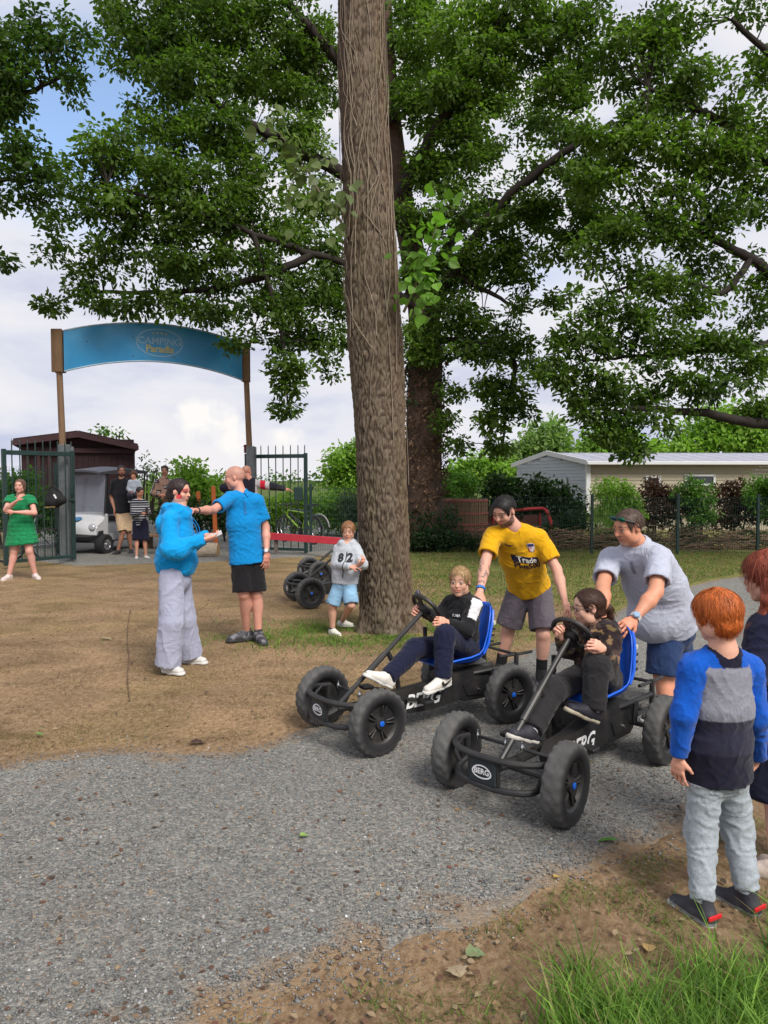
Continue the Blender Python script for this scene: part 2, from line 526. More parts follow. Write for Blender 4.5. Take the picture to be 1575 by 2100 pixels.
def build_ground():
    V, F, Cc = [], [], []
    # fine sheet near the camera, coarse beyond; one mesh
    xs = np.concatenate([[-900, -300, -120, -60, -35], np.arange(-22, 22.01, .22), [35, 60, 120, 300, 900]])
    ys = np.concatenate([[-60, -20, -8], np.arange(-3, 9, .15), np.arange(9, 30, .3), [36, 45, 60, 90, 150, 300, 700, 1500, 2400]])
    X, Y = np.meshgrid(xs, ys, indexing='ij')
    x, y = X.ravel(), Y.ravel()
    fade = np.clip((26 - np.hypot(x, y)) / 6, 0, 1)
    z = hump(x, y) * fade
    # sunk a little under the path so the path lies on top of it
    inp = (y < edge_y(FAR_EDGE, x)) & (y > edge_y(NEAR_EDGE, x)) & (np.abs(x) < 12)
    ins = np.minimum(edge_y(FAR_EDGE, x) - y, y - edge_y(NEAR_EDGE, x)); z = np.where(np.abs(x) < 12, z - .04 * np.clip((ins - .28) / .4, 0, 1), z)
    V = np.stack([x, y, z], 1)
    nx, ny = len(xs), len(ys)
    i, j = np.meshgrid(np.arange(nx - 1), np.arange(ny - 1), indexing='ij'); i, j = i.ravel(), j.ravel()
    F = np.stack([i * ny + j, (i + 1) * ny + j, (i + 1) * ny + j + 1, i * ny + j + 1], 1)
    # tint: sand-coloured where trodden, greener lawn by the fence and round the trunk
    col = np.ones((len(V), 3))
    def tint(mask, c): 
        mm = np.clip(mask, 0, 1)[:, None]; col[:] = col * (1 - mm) + np.array(c) * mm
    n = fbm(np.stack([x * .8, y * .8, 0 * x], 1), 4)
    lawn = np.clip((y - (9.0 - .18 * x) + 2.2 * n) / 2.2, 0, 1) * (x > .6)
    tint(lawn * .85, (.60, .95, .46))
    tint(np.clip((y - 12.5) / 3, 0, 1) * (x <= .6) * .5, (.75, .95, .6))
    tint(np.exp(-((x - .2) / 1.6) ** 2 - ((y - 7.9) / .9) ** 2) * .55 * (n > -.2), (.62, .85, .42))
    tint(np.clip(n * 1.6, 0, .5) * (x < .5) * (y > 4.4), (.86, .92, .74))
    tint(np.clip((y - 28) / 6, 0, 1), (.30, .62, .25))
    # near verge: darker soil
    nearv = (y < edge_y(NEAR_EDGE, x)) & (y > -1)
    tint(nearv * .6, (.80, .80, .82))
    o = mk('ground', V, F, DIRT, None, col); tag(o, 'trodden sandy dirt and thin grass', None, None, 'structure')
    # gravel path
    xs = np.arange(-11, 11.01, .09); m = 34
    rng = np.random.RandomState(3)
    V, F, E = [], [], []
    for k, x in enumerate(xs):
        j1 = .10 * perlin(np.array([[x * 1.1, 0, 0]]))[0] + .05 * perlin(np.array([[x * 4.0, 3, 0]]))[0]
        j2 = .10 * perlin(np.array([[x * 1.1, 9, 0]]))[0] + .06 * perlin(np.array([[x * 4.0, 7, 0]]))[0]
        y0, y1 = edge_y(NEAR_EDGE, x) + j2, edge_y(FAR_EDGE, x) + j1
        y0 = max(y0, -2.0)
        for q in range(m + 1):
            t = q / m; yy = y0 + (y1 - y0) * t
            zz = hump(np.array([x]), np.array([yy]))[0] * .8
            edge = min(t, 1 - t) * (y1 - y0)
            V.append((x, yy, zz + min(.012, edge * .08 - .006))); E.append([min(1.0, edge / .75)] * 3)
    F = np.array([(i * (m + 1) + j, (i + 1) * (m + 1) + j, (i + 1) * (m + 1) + j + 1, i * (m + 1) + j + 1) for i in range(len(xs) - 1) for j in range(m)])
    o = mk('gravel_path', V, F, GRAVEL, None, E); tag(o, 'grey gravel path crossing the foreground', None, None, 'structure')
    # gravel yard behind the gate
    ne = np.array([G(u, v)[:2] for u, v in ((60, 1150), (150, 1160), (230, 1158), (420, 1153), (640, 1142), (830, 1124))]); fa = np.array([G(u, v)[:2] for u, v in ((60, 1072), (150, 1066), (260, 1064), (420, 1068), (620, 1076), (840, 1096))])
    V, E = [], []; nu, nv = 90, 24
    for a in range(nu + 1):
        t = a / nu * 5; k = min(int(t), 4); f = t - k
        p, q = ne[k] * (1 - f) + ne[k + 1] * f, fa[k] * (1 - f) + fa[k + 1] * f
        p = p + np.array([0, .25 * perlin(np.array([[p[0] * 1.7, 2, 0]]))[0]])
        for b in range(nv + 1):
            w = p + (q - p) * (b / nv) ** 1.4; L_ = np.linalg.norm(q - p); e = min(b / nv, 1 - b / nv, a / nu * 2, 2 - a / nu * 2) * L_
            V.append((w[0], w[1], hump(np.array([w[0]]), np.array([w[1]]))[0] * min(1, max(0, (26 - math.hypot(*w)) / 6)) + min(.03, e * .06 - .004))); E.append([min(1.0, .25 + e / .9)] * 3)
    F = np.array([(a * (nv + 1) + b, (a + 1) * (nv + 1) + b, (a + 1) * (nv + 1) + b + 1, a * (nv + 1) + b + 1) for a in range(nu) for b in range(nv)])
    tag(mk('gravel_yard', V, F, GRAVEL, None, E), 'grey gravel drive behind the gate', None, None, 'structure')
build_ground()

def pebbles():
    rng = np.random.RandomState(11)
    n = 78000
    # more stones where the camera is near
    y = 1.55 + 5.0 * rng.rand(n) ** 1.8
    x = (rng.rand(n) - .5) * 1.30 * (y + .5)
    yn, yf = edge_y(NEAR_EDGE, x), edge_y(FAR_EDGE, x)
    e = .16 * fbm(np.stack([x * 2.2, y * 2.2, 0 * x], 1), 3) + .11 * rng.normal(size=n)
    keep = (y > yn + e) & (y < yf - e * .8)
    x, y = x[keep], y[keep]; n = len(x)
    r = .0032 * np.exp(rng.normal(size=n) * .38) + .0015
    z = hump(x, y) * .8 + .0135
    z = np.where((y - edge_y(NEAR_EDGE, x) < .1) | (edge_y(FAR_EDGE, x) - y < .1), hump(x, y) + .002, z)
    base = np.array([(1, 0, 0), (-1, 0, 0), (0, 1, 0), (0, -1, 0), (0, 0, 1), (0, 0, -1)], float)
    tri = np.array([(0, 2, 4), (2, 1, 4), (1, 3, 4), (3, 0, 4), (2, 0, 5), (1, 2, 5), (3, 1, 5), (0, 3, 5)])
    a = rng.rand(n) * 6.28; ca, sa = np.cos(a), np.sin(a)
    sc = np.stack([1 + .5 * rng.rand(n), .7 + .4 * rng.rand(n), .45 + .35 * rng.rand(n)], 1) * r[:, None]
    Vb = base[None] * sc[:, None] + rng.normal(size=(n, 6, 3)) * r[:, None, None] * .2
    V = np.empty_like(Vb)
    V[..., 0] = Vb[..., 0] * ca[:, None] - Vb[..., 1] * sa[:, None] + x[:, None]
    V[..., 1] = Vb[..., 0] * sa[:, None] + Vb[..., 1] * ca[:, None] + y[:, None]
    V[..., 2] = Vb[..., 2] + z[:, None]
    F = (tri[None] + 6 * np.arange(n)[:, None, None]).reshape(-1, 3)
    tone = .165 * np.exp(rng.normal(size=n) * .28)
    hue = rng.rand(n)
    c = np.stack([tone * 1.01, tone * 1.01, tone], 1)
    c[hue > .90] *= np.array([1.25, 1.02, .82]); c[hue > .985] = np.array([.18, .11, .08]); c[hue < .05] *= 1.7
    o = mk('gravel', V.reshape(-1, 3), F, M('pebble', None, rough=.9, var=.1, vscale=90, spec=.2), None, np.repeat(c, 6, 0), smooth=False)
    tag(o, 'loose grey gravel stones on the path', 'gravel', None, 'stuff')
pebbles()

# ------------------------------------------------------------------ grass blades
def blades(name, label, pos, h, w, colf, seed=0, lean=.5, droop=.4, seg=3):
    rng = np.random.RandomState(seed)
    n = len(pos); h = np.asarray(h) * np.exp(rng.normal(size=n) * .25)
    a = rng.rand(n) * 6.283; d = np.stack([np.cos(a), np.sin(a), 0 * a], 1)
    ln = np.abs(rng.normal(size=n)) * lean
    b = rng.rand(n) * 6.283; s = np.stack([np.cos(b), np.sin(b), 0 * b], 1)
    V = np.empty((n, 2 * seg + 1, 3)); ww = w * np.exp(rng.normal(size=n) * .25)
    for j in range(seg + 1):
        t = j / seg
        p = pos + d * (h * (ln * t + droop * t * t * rng.uniform(.3, 1.2, n)))[:, None]
        p[:, 2] += h * (t - .35 * droop * t * t)
        wid = ww * (1 - t) ** .7
        if j < seg:
            V[:, 2 * j] = p - s * wid[:, None]; V[:, 2 * j + 1] = p + s * wid[:, None]
        else: V[:, 2 * seg] = p
    tri = []
    for j in range(seg - 1): tri += [(2 * j, 2 * j + 1, 2 * j + 3), (2 * j, 2 * j + 3, 2 * j + 2)]
    tri.append((2 * seg - 2, 2 * seg - 1, 2 * seg))
    m = 2 * seg + 1
    F = (np.array(tri)[None] + m * np.arange(n)[:, None, None]).reshape(-1, 3)
    c = colf(rng, n)
    o = mk(name, V.reshape(-1, 3), F, M('grass_blade', None, rough=.6, var=.1, spec=.25, trans=.35), None, np.repeat(c, m, 0))
    tag(o, label, 'grass', None, 'stuff'); return o
def green(rng, n):
    t = rng.rand(n)[:, None]
    c = np.array([.060, .135, .022]) * (1 - t) + np.array([.21, .36, .06]) * t
    c *= np.exp(rng.normal(size=(n, 1)) * .2)
    dry = rng.rand(n) < .06; c[dry] = np.array([.30, .24, .12]); return c
def drycol(rng, n):
    t = rng.rand(n)[:, None]
    c = np.array([.17, .11, .06]) * (1 - t) + np.array([.36, .26, .15]) * t
    g = rng.rand(n) < .12; c[g] = np.array([.12, .13, .05]); return c
def mixcol(rng, n):
    c = drycol(rng, n); g = rng.rand(n) < .6; c[g] = green(rng, g.sum()) * .68; return c
def scatter_px(n, poly_fn, seed, z=0.0):
    """random ground points inside a region of the ground plane given by a test on (x, y)"""
    rng = np.random.RandomState(seed); out = []
    while sum(len(o) for o in out) < n:
        p = poly_fn(rng, n); out.append(p)
    p = np.vstack(out)[:n]
    return np.stack([p[:, 0], p[:, 1], hump(p[:, 0], p[:, 1]) + z], 1)
def near_grass(rng, n):
    x = rng.uniform(.3, 2.2, n); y = rng.uniform(1.2, 3.6, n)
    ne = edge_y(NEAR_EDGE, x)
    f = fbm(np.stack([x * 2.6, y * 2.6, 0 * x], 1), 3)
    # thick in the corner, thinning towards the path
    lim = np.interp(x, [.1, .28, .45, .62, .80, 1.05, 1.4, 2.2], [1.20, 1.70, 2.10, 2.22, 2.30, 2.40, 2.58, 2.80])
    dens = np.clip((lim + .22 * f - y) / .22, 0, 1)
    k = (rng.rand(n) < dens) & (y < ne - .02); return np.stack([x, y], 1)[k]
blades('grass', 'tall green grass tufts in the near corner', scatter_px(24000, near_grass, 1), .15, .0034, green, 5, .40, .5, 4)
def verge(rng, n):
    x = rng.uniform(-.6, 2.4, n); y = rng.uniform(1.5, 3.6, n); ne = edge_y(NEAR_EDGE, x)
    f = fbm(np.stack([x * 3.4, y * 3.4, 0 * x + 4], 1), 3)
    k = (y < ne + .02) & (rng.rand(n) < np.clip(f * 1.6, 0.03, 1)); return np.stack([x, y], 1)[k]
blades('grass', 'thin short grass and straw on the near verge', scatter_px(7000, verge, 2), .03, .0016, mixcol, 6, 1.2, .5, 2)
def field(rng, n):
    y = 4.3 + 10.5 * rng.rand(n) ** 1.3; x = (rng.rand(n) - .56) * 1.1 * y
    f = fbm(np.stack([x * 1.7, y * 1.7, 0 * x], 1), 4)
    k = (y > edge_y(FAR_EDGE, x) + .05) & (rng.rand(n) < np.clip(.35 + f, .08, 1)) & (x < 2.0); return np.stack([x, y], 1)[k]
blades('grass', 'short dry trampled grass over the dirt', scatter_px(26000, field, 3), .016, .0026, drycol, 7, 1.6, .3, 2)
def trunkgrass(rng, n):
    x = rng.normal(.05, .85, n); y = rng.normal(7.75, .42, n)
    f = fbm(np.stack([x * 2, y * 2, 0 * x], 1), 3)
    k = (rng.rand(n) < np.clip(.5 + f, 0, 1)) & (y > edge_y(FAR_EDGE, x) + .2); return np.stack([x, y], 1)[k]
blades('grass', 'green grass round the foot of the big trunk', scatter_px(9000, trunkgrass, 4), .045, .003, lambda r, n: green(r, n) * .85, 8, .9, .5, 2)
def lawn(rng, n):
    y = 6.3 + 10.5 * rng.rand(n); x = rng.uniform(.3, 8.5, n)
    f = fbm(np.stack([x * .9, y * .9, 0 * x + 2], 1), 3)
    k = (y > edge_y(FAR_EDGE, x) + .1) & (rng.rand(n) < np.clip((y - 8.0 + .2 * x + 2.4 * f) / 4, .12, 1)) & (x < .62 * y); return np.stack([x, y], 1)[k]
blades('grass', 'mown lawn strip in front of the wire fence', scatter_px(44000, lawn, 5), .042, .005, mixcol, 9, 1.0, .4, 2)

# ------------------------------------------------------------------ fallen leaves
def leaf_shape(L, W, lobes=0, fold=.15, n=7, curl=.2):
    """a small leaf: two halves folded along the midrib, in x-y, tip along +x"""
    t = np.linspace(0, 1, n); V = []; 
    wid = W * np.sin(np.pi * t ** .8) ** .8
    if lobes: wid = wid * (1 + .25 * np.sin(t * lobes * 6.283))
    for i in range(n):
        z = curl * L * t[i] * t[i] * -1
        V += [(L * t[i], -wid[i], fold * wid[i] + z), (L * t[i], 0, z), (L * t[i], wid[i], fold * wid[i] + z)]
    F = []
    for i in range(n - 1): F += [(3 * i, 3 * i + 3, 3 * i + 4, 3 * i + 1), (3 * i + 1, 3 * i + 4, 3 * i + 5, 3 * i + 2)]
    return np.array(V), np.array(F)
def litter():
    rng = np.random.RandomState(21)
    n = 2600
    y = 2.0 + 8.0 * rng.rand(n) ** 1.6; x = (rng.rand(n) - .5) * 1.15 * y
    inp = (y < edge_y(FAR_EDGE, x)) & (y > edge_y(NEAR_EDGE, x))
    k = ~inp | (rng.rand(n) < .55); x, y = x[k], y[k]; n = len(x)
    V0, F0 = leaf_shape(1, .32, 0, .25, 4, .1)
    Vs, Fs, Cs = [], [], []
    for i in range(n):
        s = rng.uniform(.012, .034); a = rng.rand() * 6.28; R = frame([math.cos(a), math.sin(a), rng.normal() * .15], (rng.normal() * .3, rng.normal() * .3, 1))
        Vs.append(V0 * s @ R.T + np.array([x[i], y[i], hump(x[i:i + 1], y[i:i + 1])[0] + .016]))
        Fs.append(F0 + len(V0) * i)
        c = [(.10, .055, .035), (.12, .06, .04), (.20, .13, .07), (.07, .05, .035), (.24, .18, .11)][rng.randint(5)]
        Cs.append(np.repeat([c], len(V0), 0))
    o = mk('leaf_litter', np.vstack(Vs), np.vstack(Fs), M('dead_leaf', None, rough=.85, var=.2), None, np.vstack(Cs)); tag(o, 'small brown dead leaves scattered on the ground', 'leaves', None, 'stuff')
    # the larger single leaves
    for u, v, L, W, c, ang, lb in ((955, 1972, .075, .032, (.17, .22, .11), .3, 'grey green curled leaf lying on dirt at the near edge'),
                               (945, 2018, .075, .034, (.34, .27, .18), 1.9, 'pale beige dead leaf lying on dirt below the curled green leaf'),
                               (1268, 1733, .095, .016, (.07, .20, .03), 2.95, 'long bright green leaf on gravel beside the nearest kart wheel'),
                               (615, 1724, .04, .018, (.22, .36, .08), .4, 'small pale green leaf in the middle of the gravel path'),
                               (1330, 1965, .06, .022, (.36, .24, .10), 1.2, 'tan dead leaf standing in the near grass edge'),
                               (1136, 1810, .03, .013, (.42, .29, .08), .5, 'small yellow leaf on gravel near the verge'),
                               (72, 1513, .05, .02, (.13, .24, .06), .2, 'small green leaf at the left edge of the path'),
                               (205, 1314, .13, .03, (.32, .27, .16), .1, 'pale dry leaf on the trodden dirt left of the woman'),
                               (390, 1530, .09, .03, (.06, .03, .03), .3, 'dark wilted leaf where the path meets the dirt')):
        V, F = leaf_shape(L, W, 3 if W > .025 else 0, .35, 8, .25)
        R = frame([math.cos(ang), math.sin(ang), .08]); p = G(u, v) + np.array([0, 0, .022])
        o = mk('fallen_leaf', np.zeros((1, 3)), [], None)
        bpy.data.objects.remove(o)
        r = empty('fallen_leaf', p, lb, 'leaf', 'single fallen leaves')
        mk('blade', V @ R.T + p, F, M('leaf_%d_%d' % (u, v), c, rough=.7, var=.25, vscale=60, trans=.15), r)
        m = MB(); m.tube([p + R @ np.array([-.02, 0, 0]), p + R @ np.array([0, 0, .0]), p + R @ np.array([L * .5, 0, -.04 * L])], .0012, 5); m.build('stalk', M('leaf_stalk', (.16, .14, .07), rough=.8), r)
    # scraped line in the dirt
    pts = [G(u, v) + np.array([0, 0, .012]) for u, v in ((268, 1252), (262, 1285), (261, 1320), (264, 1350), (262, 1385), (263, 1410), (266, 1440))]
    m = MB(); m.tube(spline(pts, 6), [.0045 + .002 * math.sin(k * 2.1) for k in range(37)], 6)
    tag(m.build('long_twig', M('scrape', (.13, .08, .05), rough=.95, var=.3)), 'thin dark straight twig lying on dirt left of the woman', 'twig')
litter()
# ------------------------------------------------------------------ leaves
LEAF_MAT = M('tree_leaf', None, rough=.5, var=.12, vscale=3, spec=.3, trans=.46)
BARK_DARK = M('dark_bark', (.022, .017, .014), rough=.9, var=.3, vscale=12, bump=.5, bscale=30)

def leaf_cloud(centres, radii, per, size, c0, c1, seed, flat=.55, hang=.25, quads=True, spread=1.0, tone=None):
    """sprays of leaves about twig points; returns vertices, faces and colours"""
    rng = np.random.RandomState(seed)
    centres = np.asarray(centres, float); k = len(centres)
    radii = np.broadcast_to(np.asarray(radii, float), (k,))
    n = k * per
    base = np.repeat(np.arange(k), per)
    off = rng.normal(size=(n, 3)); off /= np.linalg.norm(off, axis=1)[:, None]
    off *= (rng.rand(n) ** .5)[:, None] * radii[base][:, None]
    off[:, 2] *= flat
    p = centres[base] + off
    d = off + rng.normal(size=(n, 3)) * radii[base][:, None] * .5; d[:, 2] -= hang * radii[base]
    d /= np.linalg.norm(d, axis=1)[:, None] + 1e-9
    up = np.array([0, 0, 1.0]) + rng.normal(size=(n, 3)) * .65
    s = np.cross(d, up); s /= np.linalg.norm(s, axis=1)[:, None] + 1e-9
    nn = np.cross(s, d)
    L = size * np.exp(rng.normal(size=n) * .25); W = L * rng.uniform(.17, .30, n)
    V = np.empty((n, 6, 3))
    V[:, 0] = p
    V[:, 1] = p + d * (L * .38)[:, None] + s * W[:, None] + nn * (W * .25)[:, None]
    V[:, 2] = p + d * (L * rng.uniform(.60, .85, n))[:, None] + s * (W * rng.uniform(.5, 1.5, n))[:, None] + nn * (W * .2)[:, None]
    V[:, 3] = p + d * L[:, None] - nn * (L * .12)[:, None]
    V[:, 4] = p + d * (L * rng.uniform(.55, .8, n))[:, None] - s * (W * rng.uniform(.5, 1.6, n))[:, None] + nn * (W * .2)[:, None]
    V[:, 5] = p + d * (L * .30)[:, None] - s * W[:, None] * .8 + nn * (W * .25)[:, None]
    F = (np.array([(0, 1, 2, 3), (0, 3, 4, 5)])[None] + 6 * np.arange(n)[:, None, None]).reshape(-1, 4)
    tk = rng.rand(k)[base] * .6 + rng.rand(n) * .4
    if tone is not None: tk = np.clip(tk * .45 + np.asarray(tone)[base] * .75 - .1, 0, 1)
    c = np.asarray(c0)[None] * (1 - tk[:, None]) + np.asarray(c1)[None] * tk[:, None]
    c = c * np.exp(rng.normal(size=(n, 1)) * .12)
    return V.reshape(-1, 3), F, np.repeat(c, 6, 0)

def clump_points(clumps, dens, seed, thick=.75, trim=8):
    """twig points through ellipsoids given as photograph pixel, pixel radii and distance"""
    rng = np.random.RandomState(seed); out = []; tones = []
    for cl in clumps:
        u, v, ru, rv, Y = cl[:5]; dm = cl[5] if len(cl) > 5 else 1.0; tn = cl[6] if len(cl) > 6 else .45
        c = P(u, v, Y); rx, rz = max(ru - trim, 6) * Y / FPX, max(rv - trim, 5) * Y / FPX; ry = max(rx, rz) * thick
        n = max(3, int(dens * dm * rx * rz * (1 if ry < 1 else ry ** .5)))
        q = rng.normal(size=(n, 3)); q /= np.linalg.norm(q, axis=1)[:, None]
        q *= (rng.rand(n) ** .42)[:, None]
        out.append(c + q * np.array([rx, ry, rz])); tones.append(np.clip(rng.normal(tn, .15, n), 0, 1))
    return np.vstack(out), np.concatenate(tones)

def limb(mb, pts, r0, r1, n=9, jit=.0, seed=0):
    p = spline(pts, 6); rng = np.random.RandomState(seed)
    p = p + rng.normal(size=p.shape) * jit
    mb.tube(p, np.linspace(r0, r1, len(p)), n)

def twigs(mb, pts, hubs, r=.012, seed=0, every=3):
    """thin twigs from limb points to sprays"""
    hubs = np.asarray(hubs)
    for i in range(0, len(pts), every):
        p = pts[i]; d = np.linalg.norm(hubs - p, axis=1); h = hubs[d.argmin()]
        if .15 < d.min() < 1.1:
            mid = (p + h) / 2 + np.array([0, 0, .06])
            mb.tube([h, mid, p], [r, r * .7, r * .35], 4, cap=False)

def make_tree(name, label, base, trunk_pts, trunk_r, limbs, clumps, dens, per, size, c0, c1, seed, spray=.34, flat=.6, bark=None, thick=.75, group='trees', twig_every=2, trunk=True, trunk_mesh=None):
    root = empty(name, base, label, 'tree', group)
    mb = MB(); bark = bark or BARK_DARK
    if trunk:
        p = spline(trunk_pts, 8); mb.tube(p, np.interp(np.linspace(0, 1, len(p)), np.linspace(0, 1, len(trunk_r)), trunk_r), 18)
        auto_smooth(mb.build('trunk', bark, root), 60)
    hubs = []
    if limbs:
        lm = MB()
        for i, (pts, r0, r1) in enumerate(limbs):
            limb(lm, pts, r0, r1, 8, .015, seed + i); hubs += list(spline(pts, 6))
        pts, tones = clump_points(clumps, dens, seed, thick)
        if hubs: twigs(lm, pts, hubs, .014, seed, twig_every)
        auto_smooth(lm.build('limbs', BARK_DARK, root), 60)
    else: pts, tones = clump_points(clumps, dens, seed, thick)
    V, F, c = leaf_cloud(pts, spray, per, size, c0, c1, seed + 5, flat, tone=tones)
    mk('crown', V, F, LEAF_MAT, root, c, smooth=False)
    return root

OAK0, OAK1 = (.019, .045, .009), (.155, .262, .036)  # clump tone mixes these, painting lit and dark masses into the crowns

# ---- big oak behind, clad in ivy
def oak():
    Y = 17.3
    b = G(868, 1120); b = np.array([P(868, 1120, Y)[0], Y, 0])
    tr = [b, P(868, 1000, Y), P(870, 850, Y), P(872, 740, Y), P(868, 640, Y + .1), P(850, 540, Y + .2), P(820, 380, Y + .3), P(800, 200, Y + .3), P(790, 0, Y + .3), P(785, -200, Y + .3)]
    limbs = [([P(868, 660, Y), P(930, 560, Y - .8), P(1010, 440, Y - 1.6), P(1130, 330, Y - 2.2), P(1260, 250, Y - 2.4)], .17, .05),
             ([P(862, 640, Y), P(760, 560, Y - .8), P(640, 520, Y - 1.6), P(520, 480, Y - 2.2), P(360, 420, Y - 2.6), P(220, 380, Y - 2.8)], .10, .03),
             ([P(840, 480, Y), P(740, 380, Y - .6), P(600, 300, Y - 1.0), P(450, 220, Y - 1.0), P(330, 110, Y - 1.0)], .20, .04),
             ([P(640, 520, Y - 1.6), P(560, 560, Y - 1.9), P(450, 590, Y - 2.1), P(300, 600, Y - 2.3), P(170, 600, Y - 2.4)], .09, .03),
             ([P(520, 480, Y - 2.2), P(560, 620, Y - 2.3), P(585, 740, Y - 2.4), P(590, 830, Y - 2.4)], .06, .015),
             ([P(820, 400, Y), P(900, 260, Y - .6), P(980, 120, Y - 1.0), P(1060, -20, Y - 1.2)], .18, .05),
             ([P(800, 250, Y), P(700, 130, Y - .6), P(600, 20, Y - 1.0), P(520, -80, Y)], .16, .05),
             ([P(870, 700, Y), P(960, 700, Y - .9), P(1050, 730, Y - 1.4), P(1040, 830, Y - 1.6), P(1030, 920, Y - 1.6)], .10, .02),
             ([P(930, 560, Y - .8), P(1000, 600, Y - 1.2), P(1080, 640, Y - 1.6)], .08, .02),
             ([P(870, 600, Y), P(980, 420, Y + .8), P(1120, 470, Y + .4), P(1240, 520, Y)], .15, .04)]
    cl = [ # u, v, ru, rv, distance, density, tone of lit or dark mass
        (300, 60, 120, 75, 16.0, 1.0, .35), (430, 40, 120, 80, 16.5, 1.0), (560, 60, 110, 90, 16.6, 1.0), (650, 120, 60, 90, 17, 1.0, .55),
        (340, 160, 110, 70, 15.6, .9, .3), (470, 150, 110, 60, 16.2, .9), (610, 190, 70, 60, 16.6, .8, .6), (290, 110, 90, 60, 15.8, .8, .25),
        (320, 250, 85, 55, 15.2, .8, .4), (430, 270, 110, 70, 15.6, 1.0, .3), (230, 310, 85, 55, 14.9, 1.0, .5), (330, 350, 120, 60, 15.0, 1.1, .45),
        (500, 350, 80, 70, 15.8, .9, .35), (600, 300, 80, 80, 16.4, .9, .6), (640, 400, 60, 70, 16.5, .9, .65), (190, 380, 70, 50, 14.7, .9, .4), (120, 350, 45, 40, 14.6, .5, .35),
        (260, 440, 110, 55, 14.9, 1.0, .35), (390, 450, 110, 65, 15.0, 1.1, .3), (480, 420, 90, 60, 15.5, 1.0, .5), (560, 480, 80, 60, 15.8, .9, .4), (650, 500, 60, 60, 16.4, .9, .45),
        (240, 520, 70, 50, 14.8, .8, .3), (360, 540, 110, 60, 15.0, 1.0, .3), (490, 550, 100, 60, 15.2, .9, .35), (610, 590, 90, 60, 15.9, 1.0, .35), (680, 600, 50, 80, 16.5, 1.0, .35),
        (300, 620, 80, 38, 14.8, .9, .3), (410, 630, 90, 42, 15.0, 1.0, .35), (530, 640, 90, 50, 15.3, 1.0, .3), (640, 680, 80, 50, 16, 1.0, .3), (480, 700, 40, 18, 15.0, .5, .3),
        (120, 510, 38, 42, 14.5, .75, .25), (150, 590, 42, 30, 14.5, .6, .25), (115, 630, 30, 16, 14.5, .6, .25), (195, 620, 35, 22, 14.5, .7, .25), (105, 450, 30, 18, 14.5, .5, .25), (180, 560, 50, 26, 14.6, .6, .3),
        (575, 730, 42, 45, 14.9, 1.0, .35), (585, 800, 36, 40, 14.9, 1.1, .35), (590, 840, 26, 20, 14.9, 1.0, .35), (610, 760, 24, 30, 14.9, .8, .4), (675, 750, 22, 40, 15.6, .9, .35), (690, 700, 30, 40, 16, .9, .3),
        # right of the big trunk
        (850, 70, 70, 90, 17.2, 1.0, .6), (960, 70, 100, 90, 16.4, 1.1, .75), (1080, 60, 100, 80, 16.2, 1.0, .5), (1190, 80, 90, 90, 16.0, .9, .45),
        (850, 220, 60, 80, 17.2, 1.0, .6), (940, 200, 90, 80, 16.4, 1.1, .65), (1010, 160, 90, 60, 16.2, 1.0, .6), (1150, 180, 90, 60, 15.8, .9, .4),
        (870, 340, 60, 70, 17.0, 1.0, .55), (950, 320, 80, 70, 16.5, 1.1, .5), (1130, 270, 70, 40, 15.6, .7, .35), (1100, 350, 60, 30, 15.5, .6, .3), (1200, 330, 90, 60, 15.4, 1.0, .5),
        (860, 460, 60, 60, 17.0, 1.0, .5), (950, 430, 80, 60, 16.4, 1.0, .4), (1050, 440, 80, 45, 15.6, 1.0, .4), (1000, 520, 90, 55, 16.0, 1.0, .35), (1130, 420, 90, 45, 15.4, .9, .45),
        (860, 570, 50, 60, 17.2, 1.0, .45), (930, 560, 70, 60, 16.8, 1.0, .35), (1040, 560, 70, 45, 15.9, .9, .35), (1150, 500, 80, 50, 15.4, .9, .4), (1240, 460, 80, 60, 15.2, 1.0, .45),
        (860, 670, 45, 50, 17.0, 1.0, .5), (940, 650, 80, 55, 16.6, 1.0, .35), (1000, 680, 60, 40, 16.2, 1.0, .3), (880, 720, 55, 40, 16.6, 1.0, .55), (850, 720, 30, 35, 16.8, 1.0, .6), (960, 730, 70, 40, 16.4, 1.0, .3),
        (1050, 720, 60, 40, 15.8, 1.0, .3), (1040, 800, 55, 45, 15.6, 1.0, .35), (1010, 850, 45, 40, 15.6, 1.0, .35), (1030, 910, 40, 40, 15.5, 1.0, .35), (1080, 850, 40, 40, 15.6, .9, .35), (1000, 780, 50, 40, 15.8, .8, .3),
        (930, 800, 26, 26, 16.2, .7, .35), (915, 860, 28, 30, 16.4, .7, .35), (940, 905, 32, 30, 16.4, .7, .35), (1120, 760, 50, 40, 15.4, .9, .35), (1140, 620, 30, 30, 15.3, .5, .35), (1070, 640, 30, 40, 15.6, .6, .3)]
    top = [(u, v, 190, 120, Yq, .18, .4) for u, v, Yq in ((350, -110, 16.5), (700, -150, 18), (1050, -110, 18), (600, -330, 18), (950, -330, 18.5), (800, 100, 20.5), (520, 200, 19.5), (1050, 250, 19.5))]
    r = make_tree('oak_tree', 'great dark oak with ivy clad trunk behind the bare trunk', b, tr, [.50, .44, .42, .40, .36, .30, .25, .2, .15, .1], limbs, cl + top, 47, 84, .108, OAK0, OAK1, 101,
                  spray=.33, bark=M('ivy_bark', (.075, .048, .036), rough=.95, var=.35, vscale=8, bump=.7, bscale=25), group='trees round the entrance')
    # ivy: dead brown low down, dark green above and at the foot
    rng = np.random.RandomState(5); pts, rr = [], []
    for k in range(430):
        z = rng.uniform(1.1, 4.8); a = rng.rand() * 6.28; R = np.interp(z, [0, 2, 5], [.47, .44, .40]) + .03
        if math.sin(a) > .4: continue
        pts.append([b[0] + R * math.cos(a) + .01 * z, Y + R * math.sin(a), z])
